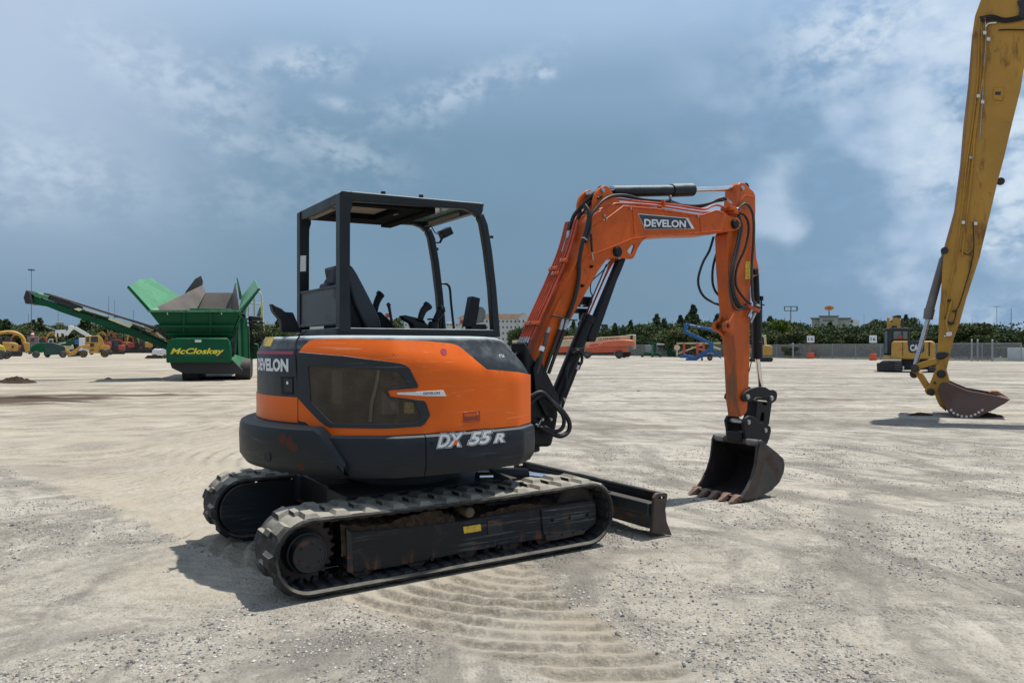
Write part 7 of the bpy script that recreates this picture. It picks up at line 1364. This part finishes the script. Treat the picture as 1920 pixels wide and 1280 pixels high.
while px < 1950:
    D_ = max(88, 126-(px-985)*.05) if px < 1480 else 90; tree(px, D_, hfor(rt_.uniform(640, 646), D_), 'bush', 'knee high scrub growing just behind the chain link fence', 'scrub behind the chain link fence', 1.6); px += rt_.uniform(13, 20)
tree(1300, 128, hfor(579, 128), 'pine', 'single taller tree standing up above the pine belt', None, .8)
tree(1472, 106, hfor(592, 106), 'bright', 'bright yellow green tree right of the orange dipper arm', None, .75); tree(1822, 88, hfor(597, 88), 'broad', 'big rounded green tree right of the long reach arm', None, 1.35); tree(1690, 112, hfor(589, 112), 'broad', 'tree crown rising behind the rear view excavator boom', None, 1.0); tree(1935, 84, hfor(610, 84), 'broad', 'leafy tree above the white container at the right edge', None, 1.1); tree(727, 330, hfor(590, 330), 'broad', 'distant round treetop seen behind the travel lever', None, 1.)
px = 1005
for px in (972, 984, 996): tree(px, 200, hfor(612+rt_.uniform(-3, 3), 200), 'broad', f'dark tree before the pale hotel wall, {dict(((972, "left"), (984, "middle"), (996, "right")))[px]} one of three', 'trees before the hotel', 1.1)
px = -60
while px < 560:
    D_ = rt_.uniform(195, 235); tp = 605+rt_.uniform(-5, 6); k_ = 'broad' if rt_.random() < .75 else 'pine'; tree(px, D_, hfor(tp, D_), k_, 'dark tree in the far belt beyond the left side of the yard', 'trees beyond the left side of the yard', 1.3); px += rt_.uniform(10, 15)
px = -55
while px < 560: D_ = rt_.uniform(182, 192); tree(px, D_, hfor(617+rt_.uniform(-4, 8), D_), 'broad' if rt_.random() < .5 else 'bush', 'low grey green tree in front of the left-hand belt', 'low trees of the left-hand belt', 1.7); px += rt_.uniform(11, 17)
# say of every tree which one it is, by what stands in front of it
LM = [(0, 'the left frame edge'), (59, 'the floodlight mast'), (128, 'the white crane arm'), (175, 'the boxy yellow cab'), (225, 'the red excavator'), (290, 'the white skid steer'), (380, 'the green hopper'), (515, 'the exhaust stack'),
      (1000, 'the hotel'), (1095, 'the boom lamp'), (1134, 'the rooftop block'), (1178, 'the orange boom lift'), (1225, 'the small green lift'), (1284, 'the blue lift knuckle'), (1375, 'the orange dipper arm'), (1428, 'the bucket cylinder'), (1482, 'the billboard frame'), (1555, 'the oval sign'), (1637, 'the right numbered board'), (1705, 'the rear view excavator'), (1780, 'the long reach arm'), (1869, 'the pale mast'), (1920, 'the right frame edge')]
ORD = ['nearest', 'second', 'third', 'fourth', 'fifth', 'sixth', 'seventh', 'eighth', 'ninth', 'tenth', 'eleventh', 'twelfth']
bins = {}
for o, px, D_, k in TREES:
    l = min(LM, key=lambda q: abs(q[0]-px)); row = {'pines in the right-hand tree belt': 'the belt', 'leafy trees in the right-hand tree belt': 'the belt', 'low growth along the right-hand tree belt': 'the front growth', 'scrub behind the chain link fence': 'the fence scrub', 'trees beyond the left side of the yard': 'the far belt', 'low trees of the left-hand belt': 'the low front row'}[o['group']]
    word = {'pine': 'dark pine', 'broad': 'leafy tree', 'bush': 'low bush', 'bright': 'bright tree'}[k]; bins.setdefault((l[1], px >= l[0], row, word), []).append((abs(px-l[0]), o))
for (l, rgt, row, word), L_ in bins.items():
    for i, (_, o) in enumerate(sorted(L_, key=lambda q: q[0])): o['label'] = f"{word} of {row}, {ORD[min(i, 11)]} to the {'right' if rgt else 'left'} of {l}"
# undergrowth that reads as one mass
def mass(name, label, x0, y0, x1, y1, hh, n, m, seed, dep=14):
    rs = np.random.RandomState(seed); u = rs.rand(n); P_ = np.stack([x0+(x1-x0)*u+rs.randn(n)*.5, y0+(y1-y0)*u+rs.rand(n)*dep, (rs.rand(n)**.8)*hh*(.7+.5*np.sin(u*90)*.3+.3*rs.rand(n))], 1)
    a = rs.randn(n, 3); a /= np.linalg.norm(a, axis=1)[:, None]; b = np.cross(a, rs.randn(n, 3)); b /= np.linalg.norm(b, axis=1)[:, None]; S_ = (.19*(.6+.8*rs.rand(n)))[:, None]
    v = np.stack([P_-a*S_, P_+b*S_*.6, P_+a*S_, P_-b*S_*.6], 1).reshape(-1, 3); me = bpy.data.meshes.new(name); me.from_pydata(v.tolist(), [], (np.arange(n*4).reshape(-1, 4)).tolist()); me.materials.append(m); o = bpy.data.objects.new(name, me); sc.collection.objects.link(o); tag(o, label, 'undergrowth', kind='stuff')
a, b = g_(980, 126), g_(1250, 112); c, d = g_(1250, 112), g_(1960, 92)
mass('undergrowth', 'dense dark undergrowth behind the fence left of the orange dipper', *a, *b, 4.2, 28000, L_pine, 41); mass('undergrowth', 'dense dark undergrowth behind the fence right of the dipper', *c, *d, 4.0, 60000, L_pine, 42); a, b = g_(-80, 196), g_(570, 193); mass('undergrowth', 'dense dark undergrowth beyond the left side of the yard', *a, *b, 4.6, 45000, L_pine, 43)
# grass verge under the trees
def sheet(name, pts, m, z): mb = MB(); mb.add([(x, y, z) for x, y in pts], [tuple(range(len(pts)))]); o = mb.build(name, m, None, 0); tag(o, kind='structure')
sheet('grass_verge', [g_(940, 123), g_(1250, 109), g_(1480, 91), g_(1700, 79), g_(2000, 70), (140, 300), (-10, 300)], mat('verge_grass', (.085, .10, .045), .9, var=.35, vscale=.8), .05); sheet('grass_verge', [g_(-150, 178), g_(600, 178), (-60, 330), (-230, 330)], MATS['verge_grass'], .05)
# dirt heaps
def heap(px, py, rx, ry, h_, label, m=M_di):
    X0, Y0_ = ground_at(px, py); rs = np.random.RandomState(int(px)); rows = []
    for i in range(13):
        q = i/12; rows.append([(X0+math.cos(a)*rx*q*(1+.22*math.sin(3*a+px)), Y0_+math.sin(a)*ry*q, h_*(1-q**1.6)*(.75+.5*rs.rand())-.01) for a in [j/20*2*math.pi for j in range(21)]])
    mb = MB(); mb.grid(rows); o = mb.build('dirt_heap', m, None, 0); tag(o, label, 'dirt heap', 'small heaps of soil on the yard')
heap(30, 717, .75, .5, .22, 'dark soil heap at the left edge of the yard'); heap(203, 710, .18, .12, .06, 'tiny clod on the ground below the conveyor'); heap(1852, 780, .35, .2, .08, 'soil crumbs beside the rusty bucket tip', M_di); heap(1725, 778, .28, .15, .06, 'soil crumbs left of the rusty bucket', M_di); heap(1197, 733, .09, .07, .03, 'small clod in the open yard between boom and dipper'); heap(60, 746, .9, .25, .05, 'flat strip of brown soil at left, beyond the tracks')
